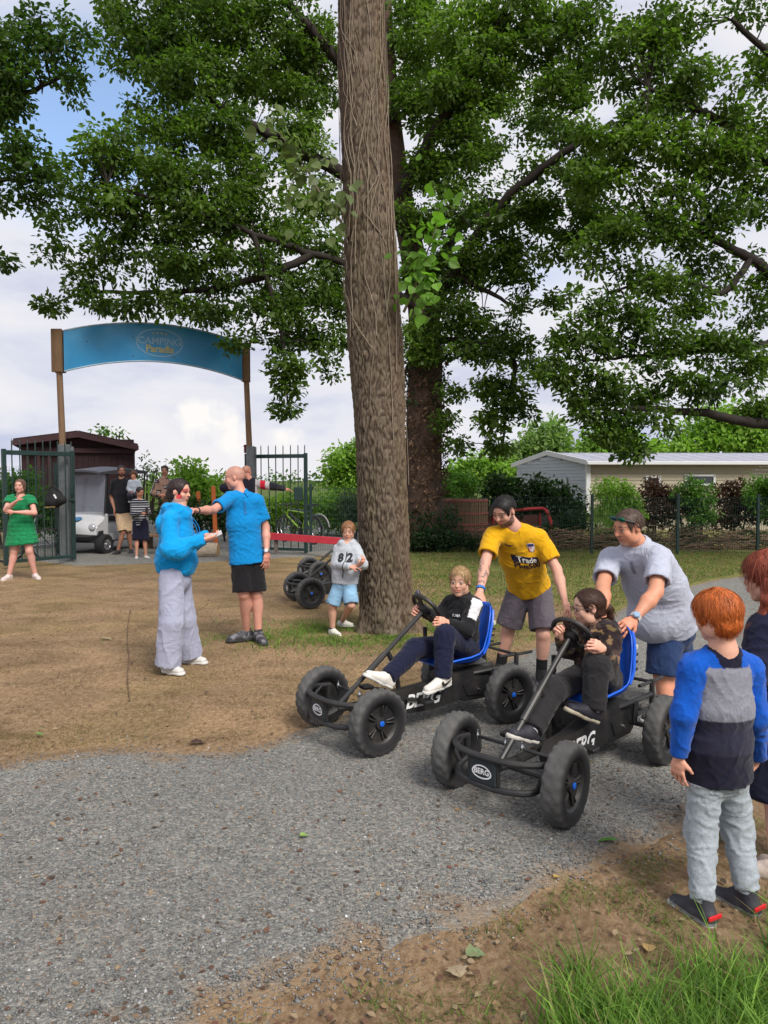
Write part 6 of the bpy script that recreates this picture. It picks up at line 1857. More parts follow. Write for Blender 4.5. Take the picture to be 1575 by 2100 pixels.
# ------------------------------------------------------------------ golf cart
def golf_cart():
    Y = 17.2; c = P(222, 1100, Y); c[2] = 0
    root = empty('golf_cart', c, 'white golf cart with dark roof and windscreen in front of hut', 'golf cart')
    WH = M('cart_white', (.52, .53, .55), rough=.35, var=.06, vscale=4, spec=.5, coat=.2)
    DK = M('cart_dark', (.018, .019, .022), rough=.55, var=.15)
    GL = M('cart_glass', (.30, .33, .40), rough=.06, var=.06, spec=.8, alpha=.38)
    # local: x towards the front; the cart faces the camera and a little left
    f = unit(np.array([-.28, -.96, 0])); l = np.array([-f[1], f[0], 0]); l = -l    # l points to the viewer's right of the front
    def T(x, y, z): return c + f * x + (-l) * y + np.array([0, 0, z])
    R = np.stack([f, -l, [0, 0, 1]], 1)
    def sec(name, prof, y0, y1, mat, parent=root, taper=0):
        m = MB(); m.prism([T(x, 0, z) for x, z in prof], -l * y0, -l * y1)
        o = m.build(name, mat, parent); return o
    W = .50
    # front cowl with slope
    n = 10; V, F = [], []
    prof = [(1.22, .44), (1.24, .58), (1.18, .70), (1.00, .80), (.78, .88), (.70, .94), (.66, .94), (.66, .36), (1.10, .36)]
    for j in range(n + 1):
        t = -1 + 2 * j / n
        for x, z in prof: V.append(T(x - .16 * abs(t) ** 2.6 * (x > .8), t * W, z - .05 * abs(t) ** 3 * (z > .6)))
    k = len(prof)
    for j in range(n):
        for i in range(k): F.append((j * k + i, j * k + (i + 1) % k, (j + 1) * k + (i + 1) % k, (j + 1) * k + i))
    F += [tuple(range(k)), tuple(n * k + i for i in range(k))[::-1]]
    auto_smooth(mk('front_cowl', V, F, WH, root, smooth=False), 40)
    m = MB()
    V, F = [], []
    prof = [(1.22, .32), (1.26, .40), (1.22, .48), (1.08, .49), (1.06, .32)]
    for j in range(n + 1):
        t = -1 + 2 * j / n
        for x, z in prof: V.append(T(x - .22 * abs(t) ** 2.6, t * (W + .02), z + .05 * abs(t) ** 3))
    k = len(prof)
    for j in range(n):
        for i in range(k): F.append((j * k + i, j * k + (i + 1) % k, (j + 1) * k + (i + 1) % k, (j + 1) * k + i))
    F += [tuple(range(k)), tuple(n * k + i for i in range(k))[::-1]]
    auto_smooth(mk('bumper', V, F, DK, root, smooth=False), 40)
    for sy in (-1, 1):
        m = MB(); m.lathe([(.0005, .03), (.05, .028), (.075, .012), (.08, 0)], T(1.12, .43 * sy, .625), f * .9 + np.array([0, 0, .3]) - l * sy * .35, 16)
        ho = auto_smooth(m.build('headlight', M('lamp_glass', (.35, .37, .40), rough=.1, spec=.8, var=.1), root))
    m = MB(); m.lathe([(.0005, .01), (.10, .008), (.11, 0)], T(1.07, 0, .795), f * .35 + np.array([0, 0, .9]), 18); m.build('badge', M('badge_blue', (.03, .16, .34), rough=.4), root)
    # floor, seat box, rear body
    sec('floor_pan', [(1.1, .34), (-.85, .34), (-.85, .27), (1.1, .27)], -W + .02, W - .02, DK)
    sec('rocker_panel', [(.62, .46), (-.05, .44), (-.05, .30), (.55, .30)], -W, -W + .04, WH); sec('rocker_panel', [(.62, .46), (-.05, .44), (-.05, .30), (.55, .30)], W - .04, W, WH)
    sec('seat_box', [(.02, .36), (.02, .70), (-.60, .72), (-.60, .36)], -W + .05, W - .05, WH)
    sec('seat', [(.05, .70), (.05, .82), (-.52, .80), (-.52, .70)], -W + .06, W - .06, DK)
    sec('backrest', [(-.46, .84), (-.56, 1.26), (-.66, 1.26), (-.58, .84)], -W + .06, W - .06, DK)
    sec('rear_body', [(-.62, .36), (-.62, .80), (-.88, .80), (-.94, .50), (-.85, .36)], -W, W, WH)
    # roof and posts, windscreen
    n = 8; V, F = [], []
    prof = [(.98, 1.88), (1.0, 1.84), (-.78, 1.86), (-.80, 1.92), (.1, 1.97)]
    for j in range(n + 1):
        t = -1 + 2 * j / n
        for x, z in prof: V.append(T(x, t * (W + .06), z - .05 * t * t))
    k = len(prof)
    for j in range(n):
        for i in range(k): F.append((j * k + i, j * k + (i + 1) % k, (j + 1) * k + (i + 1) % k, (j + 1) * k + i))
    F += [tuple(range(k)), tuple(n * k + i for i in range(k))[::-1]]
    auto_smooth(mk('roof', V, F, M('cart_roof', (.05, .05, .06), rough=.5, var=.1), root, smooth=False), 40)
    for sy in (-1, 1):
        m = MB(); m.tube([T(.80, .52 * sy, .90), T(.70, .52 * sy, 1.86)], .022, 8); m.build('roof_post', DK, root)
        m = MB(); m.tube([T(-.62, .52 * sy, .80), T(-.72, .52 * sy, 1.87)], .022, 8); m.build('roof_post', DK, root)
    m = MB(); m.prism([T(.80, -.50, .93), T(.80, .50, .93), T(.71, .50, 1.80), T(.71, -.50, 1.80)], f * 0, f * .012); m.build('windscreen', GL, root)
    m = MB(); hubp = T(.45, -.25, 1.02); ring = [hubp + (-l) * .17 * math.cos(a) + unit(f * .55 + np.array([0, 0, .8])) * .17 * math.sin(a) for a in np.linspace(0, 2 * math.pi, 24, endpoint=False)]
    m.tube(ring, .014, 6, closed=True); m.tube([hubp, T(.70, -.25, .75)], .02, 8); m.build('steering_wheel', DK, root)
    for x in (.86, -.62):
        for sy in (-1, 1):
            cc = T(x, (W + .03) * sy, .23); ax = -l * sy
            w = empty('wheel', (0, 0, 0)); w.parent = root; w.location = -np.array(root.location) * 0
            m = MB(); m.lathe([(.12, -.09), (.20, -.10), (.225, -.08), (.23, 0), (.225, .08), (.20, .10), (.12, .09)], cc, ax, 36)
            auto_smooth(m.build('tyre', M('tyre_plain', (.02, .02, .022), rough=.8, var=.2), w), 40)
            m = MB(); m.lathe([(.125, .088), (.115, .07), (.05, .06), (.03, .085), (.0005, .09)], cc, ax, 30)
            for q in range(8):
                a = 2 * math.pi * q / 8; Rr = frame(ax, (0, 0, 1)); d0 = Rr @ np.array([0, math.cos(a), math.sin(a)])
                m.bar(cc + ax * .075 + d0 * .03, cc + ax * .082 + d0 * .12, .018, .01, up=ax)
            auto_smooth(m.build('rim', M('alloy', (.35, .35, .37), rough=.35, metal=.7, var=.1), w), 40)
golf_cart()

# ------------------------------------------------------------------ mobile home on the right
def mobile_home():
    Y = 24.0
    WHT = M('white_siding', (.42, .46, .52), rough=.6, var=.06, vscale=3)
    CRM = M('cream_siding', (.38, .335, .255), rough=.65, var=.07, vscale=3)
    ROOF = M('roof_sheet', (.34, .35, .42), rough=.45, var=.12, vscale=4)
    TRIM = M('white_trim', (.62, .63, .66), rough=.5, var=.04)
    c0 = P(1207, 948, Y); ze = c0[2]
    x0 = c0[0]; x1 = x0 + 9.0
    root = empty('mobile_home', [x0 + 3, Y + 2, 0], 'cream and white mobile home with pale ribbed roof behind hedge', 'mobile home')
    gdir = unit(np.array([-.43, .9, 0])); GW = 3.9      # gable wall runs back and to the left
    def siding(name, p, e, L, z0, z1, mat, prof=None):
        h = .115; n = int((z1 - z0) / h); nr = np.array([e[1], -e[0], 0])
        m = MB()
        for k in range(n):
            za, zb = z0 + k * h, z0 + (k + 1) * h
            m.prism([p + [0, 0, za] + nr * .022, p + [0, 0, zb - .004] + nr * .006, p + [0, 0, zb - .004], p + [0, 0, za]], e * 0, e * L)
        return m.build(name, mat, root)
    ex = np.array([1.0, .03, 0]); ex = unit(ex)
    p0 = np.array([x0, Y, 0.0])
    siding('long_wall', p0, ex, 9.0, .5, ze, CRM)
    nrm_l = np.array([-gdir[1], gdir[0], 0])
    # gable: siding boards clipped to the slope, wall end at the far left
    ga = p0; gbk = p0 + gdir * GW; za = ze + .30
    m = MB(); h = .115
    for k in range(int((za - .5) / h)):
        zA, zB = .5 + k * h, .5 + (k + 1) * h - .004
        zm = zB
        if zm <= ze: s0, s1 = 0, GW
        else:
            q = (zm - ze) / (za - ze) * GW / 2; s0, s1 = q, GW - q
            if s1 - s0 < .1: break
        nr = -nrm_l if nrm_l[1] > 0 else nrm_l
        nr = np.array([-abs(gdir[1]), -abs(gdir[0]), 0]); nr = unit(nr)
        a, b = p0 + gdir * s0, p0 + gdir * s1
        m.prism([a + [0, 0, zA] + nr * .022, a + [0, 0, zB] + nr * .006, a + [0, 0, zB], a + [0, 0, zA]], gdir * 0, b - a)
    m.prism([p0 + [.03, .02, .5], p0 + gdir * GW + [.03, .02, .5], p0 + gdir * GW + [.03, .02, ze], p0 + gdir * GW / 2 + [.03, .02, za], p0 + [.03, .02, ze]], (0, 0, 0), (.03, .015, 0))
    m.build('gable_wall', WHT, root)
    m = MB(); m.box(p0 + [-.02, -.02, (.5 + ze) / 2], (.14, .12, ze - .5), None, .01); m.build('corner_trim', TRIM, root)
    # ribbed roof: two slopes
    back = ex * 9.0
    rid0 = p0 + gdir * GW / 2 + [0, 0, za + .04]
    for nm, e0 in (('roof', p0 + np.array([-.02, -.30, ze - .02])),):
        ov = unit(gdir) * .0
        V, F = [], []; nx, ny = 9 * 22, 6
        st = -.12
        for i in range(nx + 1):
            xx = st + (9.0 - st) * i / nx
            ph = (xx / .2) % 1.0; rib = .03 * max(0, math.sin(2 * math.pi * ph))
            for j in range(ny + 1):
                t = j / ny
                base = e0 + (rid0 - e0) * t + ex * xx
                step = .02 * ((t * 5) % 1.0)
                V.append(base + np.array([0, -.02, rib - step]))
        for i in range(nx):
            for j in range(ny): F.append((i * (ny + 1) + j, (i + 1) * (ny + 1) + j, (i + 1) * (ny + 1) + j + 1, i * (ny + 1) + j + 1))
        mk(nm, V, F, ROOF, root, smooth=False)
    far = p0 + gdir * (GW + .15) + [0, 0, ze - .04]
    m = MB(); m.prism([rid0, far, far + back, rid0 + back], (0, 0, 0), (0, 0, .04)); m.build('roof', ROOF, root)
    e0 = p0 + np.array([-.14, -.34, ze - .03])
    m = MB(); m.bar(e0, e0 + back, .10, .11, bev=.01); m.build('gutter', TRIM, root)
    for a, b in ((e0 + [0, .0, .02], rid0 + ex * -.14 + [0, 0, .03]), (rid0 + ex * -.14 + [0, 0, .03], far + ex * -.14)):
        m = MB(); m.bar(a, b, .05, .16, bev=.005); m.build('barge_board', TRIM, root)
    # windows
    for u, w_, h_, zc in ((1340, .42, .28, 1.62), (1437, .95, .30, 1.66)):
        q = P(u, 982, Y); q[1] = Y + (q[0] - x0) * .03
        m = MB()
        for dx, dz, sx, sz in ((0, h_ / 2, w_ + .08, .06), (0, -h_ / 2, w_ + .08, .06), (w_ / 2, 0, .06, h_), (-w_ / 2, 0, .06, h_)):
            m.box((q[0] + dx, q[1] - .04, zc + dz), (sx, .06, sz))
        wo = m.build('window', TRIM, root)
        m = MB(); m.box((q[0], q[1] - .025, zc), (w_, .015, h_)); m.build('pane', M('window_dark', (.03, .035, .045), rough=.1, spec=.7, var=.1), wo)
    gq = p0 + gdir * 1.0
    m = MB(); m.prism([gq + [-.04, -.02, 1.25], gq + gdir * .9 + [-.04, -.02, 1.25], gq + gdir * .9 + [-.04, -.02, 1.75], gq + [-.04, -.02, 1.75]], (0, 0, 0), (-.03, -.015, 0)); m.build('window', M('window_pale', (.45, .5, .55), rough=.3, var=.05), root)
    m = MB(); m.box(p0 + ex * 4.5 + [0, .1, .25], (9.0, .1, .5)); m.build('skirt_board', CRM, root)
    m = MB(); bk = p0 + gdir * GW; m.prism([bk, bk + ex * 9, bk + ex * 9 + [0, 0, ze], bk + [0, 0, ze]], (0, 0, 0), gdir * .05); m.build('rear_wall', WHT, root)
mobile_home()

# ------------------------------------------------------------------ barrel tub, red chute and odds and ends beyond the fence
def barrel_tub():
    c = P(948, 1085, 18.6); c[2] = 0; ztop = P(948, 1024, 18.6)[2]
    root = empty('barrel_tub', c, 'big wooden barrel tub with red hoops behind wire fence', 'barrel')
    ST = M('stave_wood', (.20, .125, .075), rough=.8, var=.4, vscale=9, stretch=(3, 3, .3), bump=.3, bscale=40)
    RED = M('hoop_red', (.38, .10, .085), rough=.55, var=.2)
    r = .62; n = 34; zb = .12
    for k in range(n):
        a = 2 * math.pi * k / n; d = np.array([math.cos(a), math.sin(a), 0]); t = np.array([-d[1], d[0], 0])
        w = 2 * math.pi * r / n - .006
        m = MB(); m.box(c + d * r + [0, 0, (zb + ztop) / 2], (w, .03, ztop - zb + .02 * ((k * 7) % 3)), np.stack([t, d, [0, 0, 1]], 1), .004); m.build('stave', ST, root)
    m = MB(); m.lathe([(r - .02, 0), (.0005, .001)], c + [0, 0, ztop - .25], (0, 0, 1), 30); m.build('inner_floor', ST, root)
    for v in (1027, 1054, 1076, 1087):
        z = P(948, v, 18.0)[2]
        m = MB(); m.lathe([(r + .018, -.022), (r + .036, -.018), (r + .036, .018), (r + .018, .022)], c + [0, 0, z], (0, 0, 1), 40, closed=True); auto_smooth(m.build('hoop', RED, root))
barrel_tub()
def red_chute():
    a = P(1098, 1038, 19.0); b = P(1132, 1090, 18.8)
    root = empty('red_frame', [(a[0] + b[0]) / 2, 19, 0], 'red sloping play frame between the barrel and the hedge', 'play frame')
    RED = M('frame_red', (.40, .03, .035), rough=.5, var=.15)
    m = MB(); p = spline([P(1010, 1052, 19.2), P(1098, 1043, 19.2), P(1122, 1050, 19.1), P(1132, 1090, 19.0), [P(1132, 1090, 19.0)[0], 19.0, 0]], 5); m.tube(p, .045, 8); auto_smooth(m.build('rail', RED, root))
    q = P(1000, 1062, 19.6); m = MB(); m.bar(P(1000, 1070, 19.3), P(1110, 1066, 19.3), .06, .30); m.build('side_panel', M('frame_dull_red', (.10, .03, .028), rough=.7, var=.3), root)
    for u in (1012, 1108):
        m = MB(); z = P(u, 1052, 19.25); m.tube([z, [z[0], z[1], 0]], .03, 8); m.build('upright', RED, root)
red_chute()

# log and orange stakes, red beam
def yard_bits():
    o = empty('felled_log', G(430, 1090), 'short felled log lying between the two orange stakes and the drive', 'log')
    Y = 15.6; a, b = P(406, 1078, Y), P(447, 1083, Y); zz = .16
    a[2] = b[2] = .15
    m = MB(); m.tube(spline([a, (a * 2 + b) / 3 + [0, 0, .01], b], 4), [.17, .172, .168, .165, .168, .165, .16, .16, .158], 20, cap=False); auto_smooth(m.build('log_bark', M('pale_bark', (.36, .30, .23), rough=.9, var=.3, vscale=20, bump=.5, bscale=50), o))
    for p, q in ((a, b), (b, a)):
        m = MB(); m.lathe([(.158, -.004), (.10, .004), (.0005, .006)], p, p - q, 20); m.build('cut_end', M('cut_wood', (.38, .24, .12), rough=.8, var=.25, vscale=18), o)
    OR = M('orange_paint', (.34, .085, .02), rough=.65, var=.2)
    for u, vt, vb, Y, lb in ((406, 1008, 1075, 16.5, 'shorter orange stake behind woman in blue hoodie'), (437, 997, 1090, 16.0, 'taller orange stake just beside the bald man')):
        t = P(u, vt, Y); g = np.array([t[0] + .06, t[1], 0])
        m = MB(); m.box((t + g) / 2, (.09, .06, t[2]), frame([1, 0, (g - t)[0] / t[2]], (0, 0, 1)), .01)
        tag(m.build('stake', OR), lb, 'stake', 'orange stakes')
    a, b = P(548, 1099, 15.9), P(726, 1112, 15.4)
    m = MB(); m.bar(a, b, .05, .15, bev=.006)
    o = empty('red_beam', [a[0], a[1], 0], 'long red horizontal beam below the parked bicycles', 'beam')
    m.build('board', M('beam_red', (.46, .035, .055), rough=.5, var=.12), o)
    for t in (.1, .95):
        q = a + (b - a) * t; m = MB(); m.box([q[0], q[1] + .06, q[2] / 2], (.08, .06, q[2])); m.build('support', M('beam_post', (.12, .10, .09), rough=.8, var=.3), o)
yard_bits()

# ------------------------------------------------------------------ bicycles
def bicycle(label, rear, front, col, colname, R=.33, fender=None, seat_z=.92, flip=1, zoff=0.0):
    rear, front = np.asarray(rear, float), np.asarray(front, float)
    rear[2] = front[2] = R + zoff
    root = empty('bicycle', [rear[0], rear[1], zoff], label, 'bicycle', 'bicycles by the gate')
    f = front - rear; L = np.linalg.norm(f); f = f / L; s = np.array([-f[1], f[0], 0])
    Z = np.array([0, 0, 1.0])
    FR = M('bike_paint_' + colname, col, rough=.35, var=.1, spec=.5)
    for c in (rear, front):
        w = empty('wheel', (0, 0, 0)); w.parent = root
        an = np.linspace(0, 2 * math.pi, 40, endpoint=False)
        ring = [c + f * math.cos(a) * (R - .02) + Z * math.sin(a) * (R - .02) for a in an]
        m = MB(); m.tube(ring, .024, 8, closed=True); auto_smooth(m.build('tyre', BLKP, w))
        m = MB(); m.tube([c + (q - c) * .93 for q in ring], .009, 6, closed=True); auto_smooth(m.build('rim', CHROME, w))
        m = MB()
        for a in np.linspace(0, 2 * math.pi, 20, endpoint=False): m.tube([c + s * .02, c + (f * math.cos(a) + Z * math.sin(a)) * (R - .045)], .0018, 4, cap=False)
        m.tube([c - s * .05, c + s * .05], .016, 8); m.build('spokes', CHROME, w)
    bb = rear + f * .42 - Z * .03; st = rear + f * .26 + Z * (seat_z - R - .12); hd = front - f * .16 + Z * .46; hd2 = front - f * .11 + Z * .33
    m = MB()
    for a, b, r in ((bb, st, .017), (bb, hd2, .022), (st - Z * .06, hd, .02), (hd, hd2, .021)): m.tube([a, b], r, 8)
    for sg in (-1, 1):
        m.tube([bb + s * .03 * sg, rear + s * .06 * sg], .010, 6); m.tube([st - Z * .08 + s * .02 * sg, rear + s * .06 * sg], .009, 6)
    auto_smooth(m.build('frame', FR, root))
    m = MB()
    for sg in (-1, 1): m.tube([hd2 + s * .05 * sg, front + s * .06 * sg], .015, 6)
    m.tube([hd2 - s * .06, hd2 + s * .06], .02, 6); auto_smooth(m.build('fork', BLKP, root))
    m = MB(); m.tube([st, st + (st - bb) * .22], .013, 8); m.build('seat_post', CHROME, root)
    q = st + (st - bb) * .24; m = MB(); m.prism([q - f * .13 + s * .07, q - f * .10 + s * .085, q + f * .02 + s * .04, q + f * .15 + s * .015, q + f * .15 - s * .015, q + f * .02 - s * .04, q - f * .10 - s * .085, q - f * .13 - s * .07], Z * -.02, Z * .025); m.build('saddle', BLKP, root)
    h = hd + Z * .14 + f * .05; m = MB(); m.tube([hd, h], .014, 8); m.tube([h - s * .31 - f * .04, h, h + s * .31 - f * .04], .012, 8); auto_smooth(m.build('handlebar', BLKP, root))
    m = MB(); m.lathe([(.09, -.004), (.09, .004), (.02, .006), (.0005, .006)], bb + s * .045 * flip, s * flip, 20); m.tube([bb, bb + f * .12 - Z * .12 + s * .06 * flip], .009, 6); m.tube([bb, bb - f * .12 + Z * .12 - s * .06 * flip], .009, 6)
    m.box(bb + f * .12 - Z * .12 + s * .1 * flip, (.08, .08, .02)); auto_smooth(m.build('crankset', BLKP, root))
    if fender:
        m = MB(); an = np.linspace(.15, 2.7, 16); m.tube([rear - f * math.cos(a) * (R + .03) + Z * math.sin(a) * (R + .03) for a in an], .02, 6); auto_smooth(m.build('mudguard', fender, root))
    return root

bicycle('lime green bicycle parked behind the right gate leaf', P(642, 1080, 17.4), P(583, 1080, 18.2), (.22, .40, .03), 'lime', fender=M('guard_dark', (.03, .03, .035), rough=.4), zoff=.12)
bicycle('dark bicycle with black mudguard parked beside the lime one', P(655, 1080, 18.1), P(590, 1080, 18.9), (.03, .035, .04), 'dark', fender=M('guard_pale', (.30, .30, .30), rough=.4), zoff=.12)
bicycle('dark bicycle leaning behind green gate, its wheel beyond the green dress', P(100, 1120, 15.0), P(15, 1120, 14.6), (.02, .022, .03), 'black', R=.34)
# rucksack hung on the gate
def rucksack():
    c = P(112, 1022, 14.15)
    root = empty('rucksack', c, 'black rucksack hanging from the left gate leaf', 'bag')
    V, F = solid([ell(c, (.17, .12, .19), None, .03), ell(c + [.12, -.04, -.03], (.13, .10, .10), None, .04), ell(c + [-.02, -.08, -.06], (.13, .07, .11), None, .02)], .012)
    mk('bag_body', V, F, M('bag_black', (.012, .012, .014), rough=.8, var=.2, bump=.2, bscale=90), root)
    m = MB(); m.tube(spline([c + [-.1, -.05, .16], c + [0, -.06, .24], c + [.1, -.05, .16]], 5), .014, 6); auto_smooth(m.build('strap', M('bag_strap', (.02, .02, .022), rough=.8), root))
    m = MB(); m.box(c + [.07, -.135, .04], (.03, .01, .09), frame([1, 0, .6]), 0); m.build('reflective_tab', WHITE_PRINT, root)
    m = MB(); m.bar(c + [-.15, -.10, -.17], c + [.06, -.12, -.16], .01, .02); m.build('trim', M('tan_trim', (.25, .17, .07), rough=.7), root)
rucksack()
# ------------------------------------------------------------------ people
PALE = C(214, 164, 142, .92); TAN = C(196, 144, 118, .92); ROSY = C(205, 138, 118, .92); DARKSKIN = C(150, 104, 84, .9)
def foot(u, v, H, z0=0.0):
    p = G(u, v, z0); p[2] = z0 + .087 * H / 1.76 ; return p
def chain(a, pts, r0, r1, k=.02):
    q = [np.asarray(a)] + [np.asarray(p) for p in pts]; n = len(q) - 1
    return [econe(q[i], q[i + 1], r0 + (r1 - r0) * i / n, r0 + (r1 - r0) * (i + 1) / n, k=k) for i in range(n)]

def collar(h, col, o, R=.062, lift=.16):
    n0 = h.J['neck']; d = unit(h.hc - n0); c = n0 + (h.hc - n0) * lift; r = unit(h.J['shl'] - h.J['shr']); r = unit(r - d * (r @ d)); f = np.cross(d, r); f = f if f @ h.fwd > 0 else -f
    mat = M('collar_%d' % int(col[2] * 1000), col, rough=.88, var=.08, bump=.3, bscale=300)
    m = MB(); V = []; n = 30
    for i in range(n):
        a = math.pi * 2 * i / n + math.pi / 2; e = r * math.cos(a) + f * math.sin(a); dip = .03 * max(0, math.sin(a)) ** 2
        for q, (rr, z) in enumerate(((R, .018), (R + .010, .012), (R + .022, -.022), (R + .012, -.02))): V.append(c + e * rr * h.k + d * (z - dip))
    F = [(4 * i + j, 4 * ((i + 1) % n) + j, 4 * ((i + 1) % n) + (j + 1) % 4, 4 * i + (j + 1) % 4) for i in range(1, n - 1) for j in range(4)]
    m.add(V, F)
    for sg in (-1, 1):
        p = c + f * (R + .016) * h.k - d * .03; m.prism([p + r * sg * .004, p + r * sg * .045 + d * .012 - f * .008, p + r * sg * .050 - d * .028, p + r * sg * .018 - d * .05 + f * .012], f * 0, f * .008)
    auto_smooth(m.build('collar', mat, o), 40)

def woman_hoodie():
    H = 1.66
    h = Human('woman in bright blue hoodie and pale trousers with red painted cheeks', H, [*P(368, 1370, 6.35)[:2], 0], (1, -.12), PALE, res=.0085)
    h.joints(neck=P(368, 1040, 6.33), shl=P(374, 1066, 6.48), shr=P(348, 1066, 6.16), ell=P(386, 1122, 6.52), elr=P(350, 1126, 6.08), wrl=P(424, 1098, 6.34), wrr=P(420, 1106, 6.14),
             hpl=P(366, 1182, 6.45), hpr=P(352, 1184, 6.22), knl=P(377, 1272, 6.46), knr=P(352, 1276, 6.18), anl=foot(388, 1360, H), anr=foot(345, 1380, H))
    h.limbs(lk=.8)
    h.hand('r', P(440, 1103, 6.2) - h.J['wrr'], (0, .6, .6), .5).hand('l', P(441, 1100, 6.3) - h.J['wrl'], (0, -.5, .7), .5)
    def paint(L, blend, V):
        x, y, z = L.T
        blend(((y - .14) ** 2 / .0132 + ((z + .15) / .11) ** 2 < 1) * (np.abs(x) > .1) * .9, (.52, .022, .035))
        blend((np.abs(z - .09) < .085) * (np.abs(x) < .27) * (np.abs(x) > .03) * (y > .16) * .7, (.40, .05, .055))
        blend((np.abs(z - .02) < .02) * (np.abs(np.abs(x) - .14) < .08) * (y > .2) * .8, (.03, .015, .015))
    h.head(P(368, 1009, 6.33), (.97, -.22, -.10), .222, paint=paint, brow=(.05, .02, .02))
    h.finish_body()
    h.hair((.022, .012, .013), .045, 0.36, -.36, .04, extra=[ell(h.hw(0, -.43, -.12), np.array([.16, .15, .17]) * h.hh, h.hR, .05 * h.hh)], messy=.012)
    BL = (.003, .27, .62)
    n = h.J['neck']
    hood = [econe(n + [-.09, -.06, -.005], n + [-.12, .04, -.03], .036, .04, k=.05), econe(n + [-.12, .04, -.03], n + [-.07, .10, -.02], .04, .038, k=.05), econe(n + [-.09, -.06, -.005], n + [-.01, -.095, -.01], .036, .032, k=.04),
            econe(n + [-.01, -.11, .0], n + [.08, -.06, -.06], .036, .028, k=.04), econe(n + [-.07, .12, .0], n + [.06, .09, -.04], .042, .03, k=.04), ell(n + [-.15, .0, -.15], (.05, .10, .09), None, .06)]
    t = h.top(wsh=.150, wch=.168, wwa=.19, whe=.168, dch=.145, dwa=.188, dhe=.165, drop=-.045, sleeve='long', rs=.072, rse=.080, cuff=.056, neck_r=.05, belly=0)
    o = h.garment('hoodie', t + [econe(h.J['elr'], h.J['elr'] + [.08, -.01, -.02], .078, .07, k=.05)] + hood, BL, amp=.009, scale=8, res=.0085, stretch=(1, 1, 1.3))
    for a, b in ((.085, -.20), (.075, -.16)):
        m = MB(); m.tube(spline([n + [.10, -.03 if a > .08 else .05, -.09], n + [.155, -.04 if a > .08 else .05, -.18], n + [.165, -.04 if a > .08 else .04, -.28]], 4), .0045, 6); m.build('drawstring', M('string_blue', (.003, .14, .36), rough=.8), o)
    cw = h.J['wrr'] - unit(h.J['wrr'] - h.J['elr']) * .03; m = MB(); d = unit(h.J['wrr'] - h.J['elr'])
    m.tube([cw - d * .035, cw, cw + d * .03], [.052, .050, .046], 16, cap=False); auto_smooth(m.build('cuff', M('hoodie_rib', BL, rough=.9, bump=.4, bscale=200), o))
    h.garment('trousers', h.trousers('long', .125, .112, .118, hipw=.155, hipd=.145, rise=.06), C(176, 180, 204, .78), amp=.012, scale=7, res=.0085, stretch=(1, 1, .45))
    for q, d in (('l', (1, -.25)), ('r', (1, -.55))): h.shoe(q, d, (.55, .54, .52), sole=(.6, .6, .58), L=.27)
    # telephone in her hands
    c = P(440, 1098, 6.22); m = MB(); m.box(c, (.13, .07, .009), frame((.75, .1, .35), (0, -.4, .9)), .003)
    tag(m.build('smartphone', M('phone_white', (.5, .5, .52), rough=.3, var=.05)), 'small white phone in the hands of the woman in blue hoodie', 'phone')
woman_hoodie()

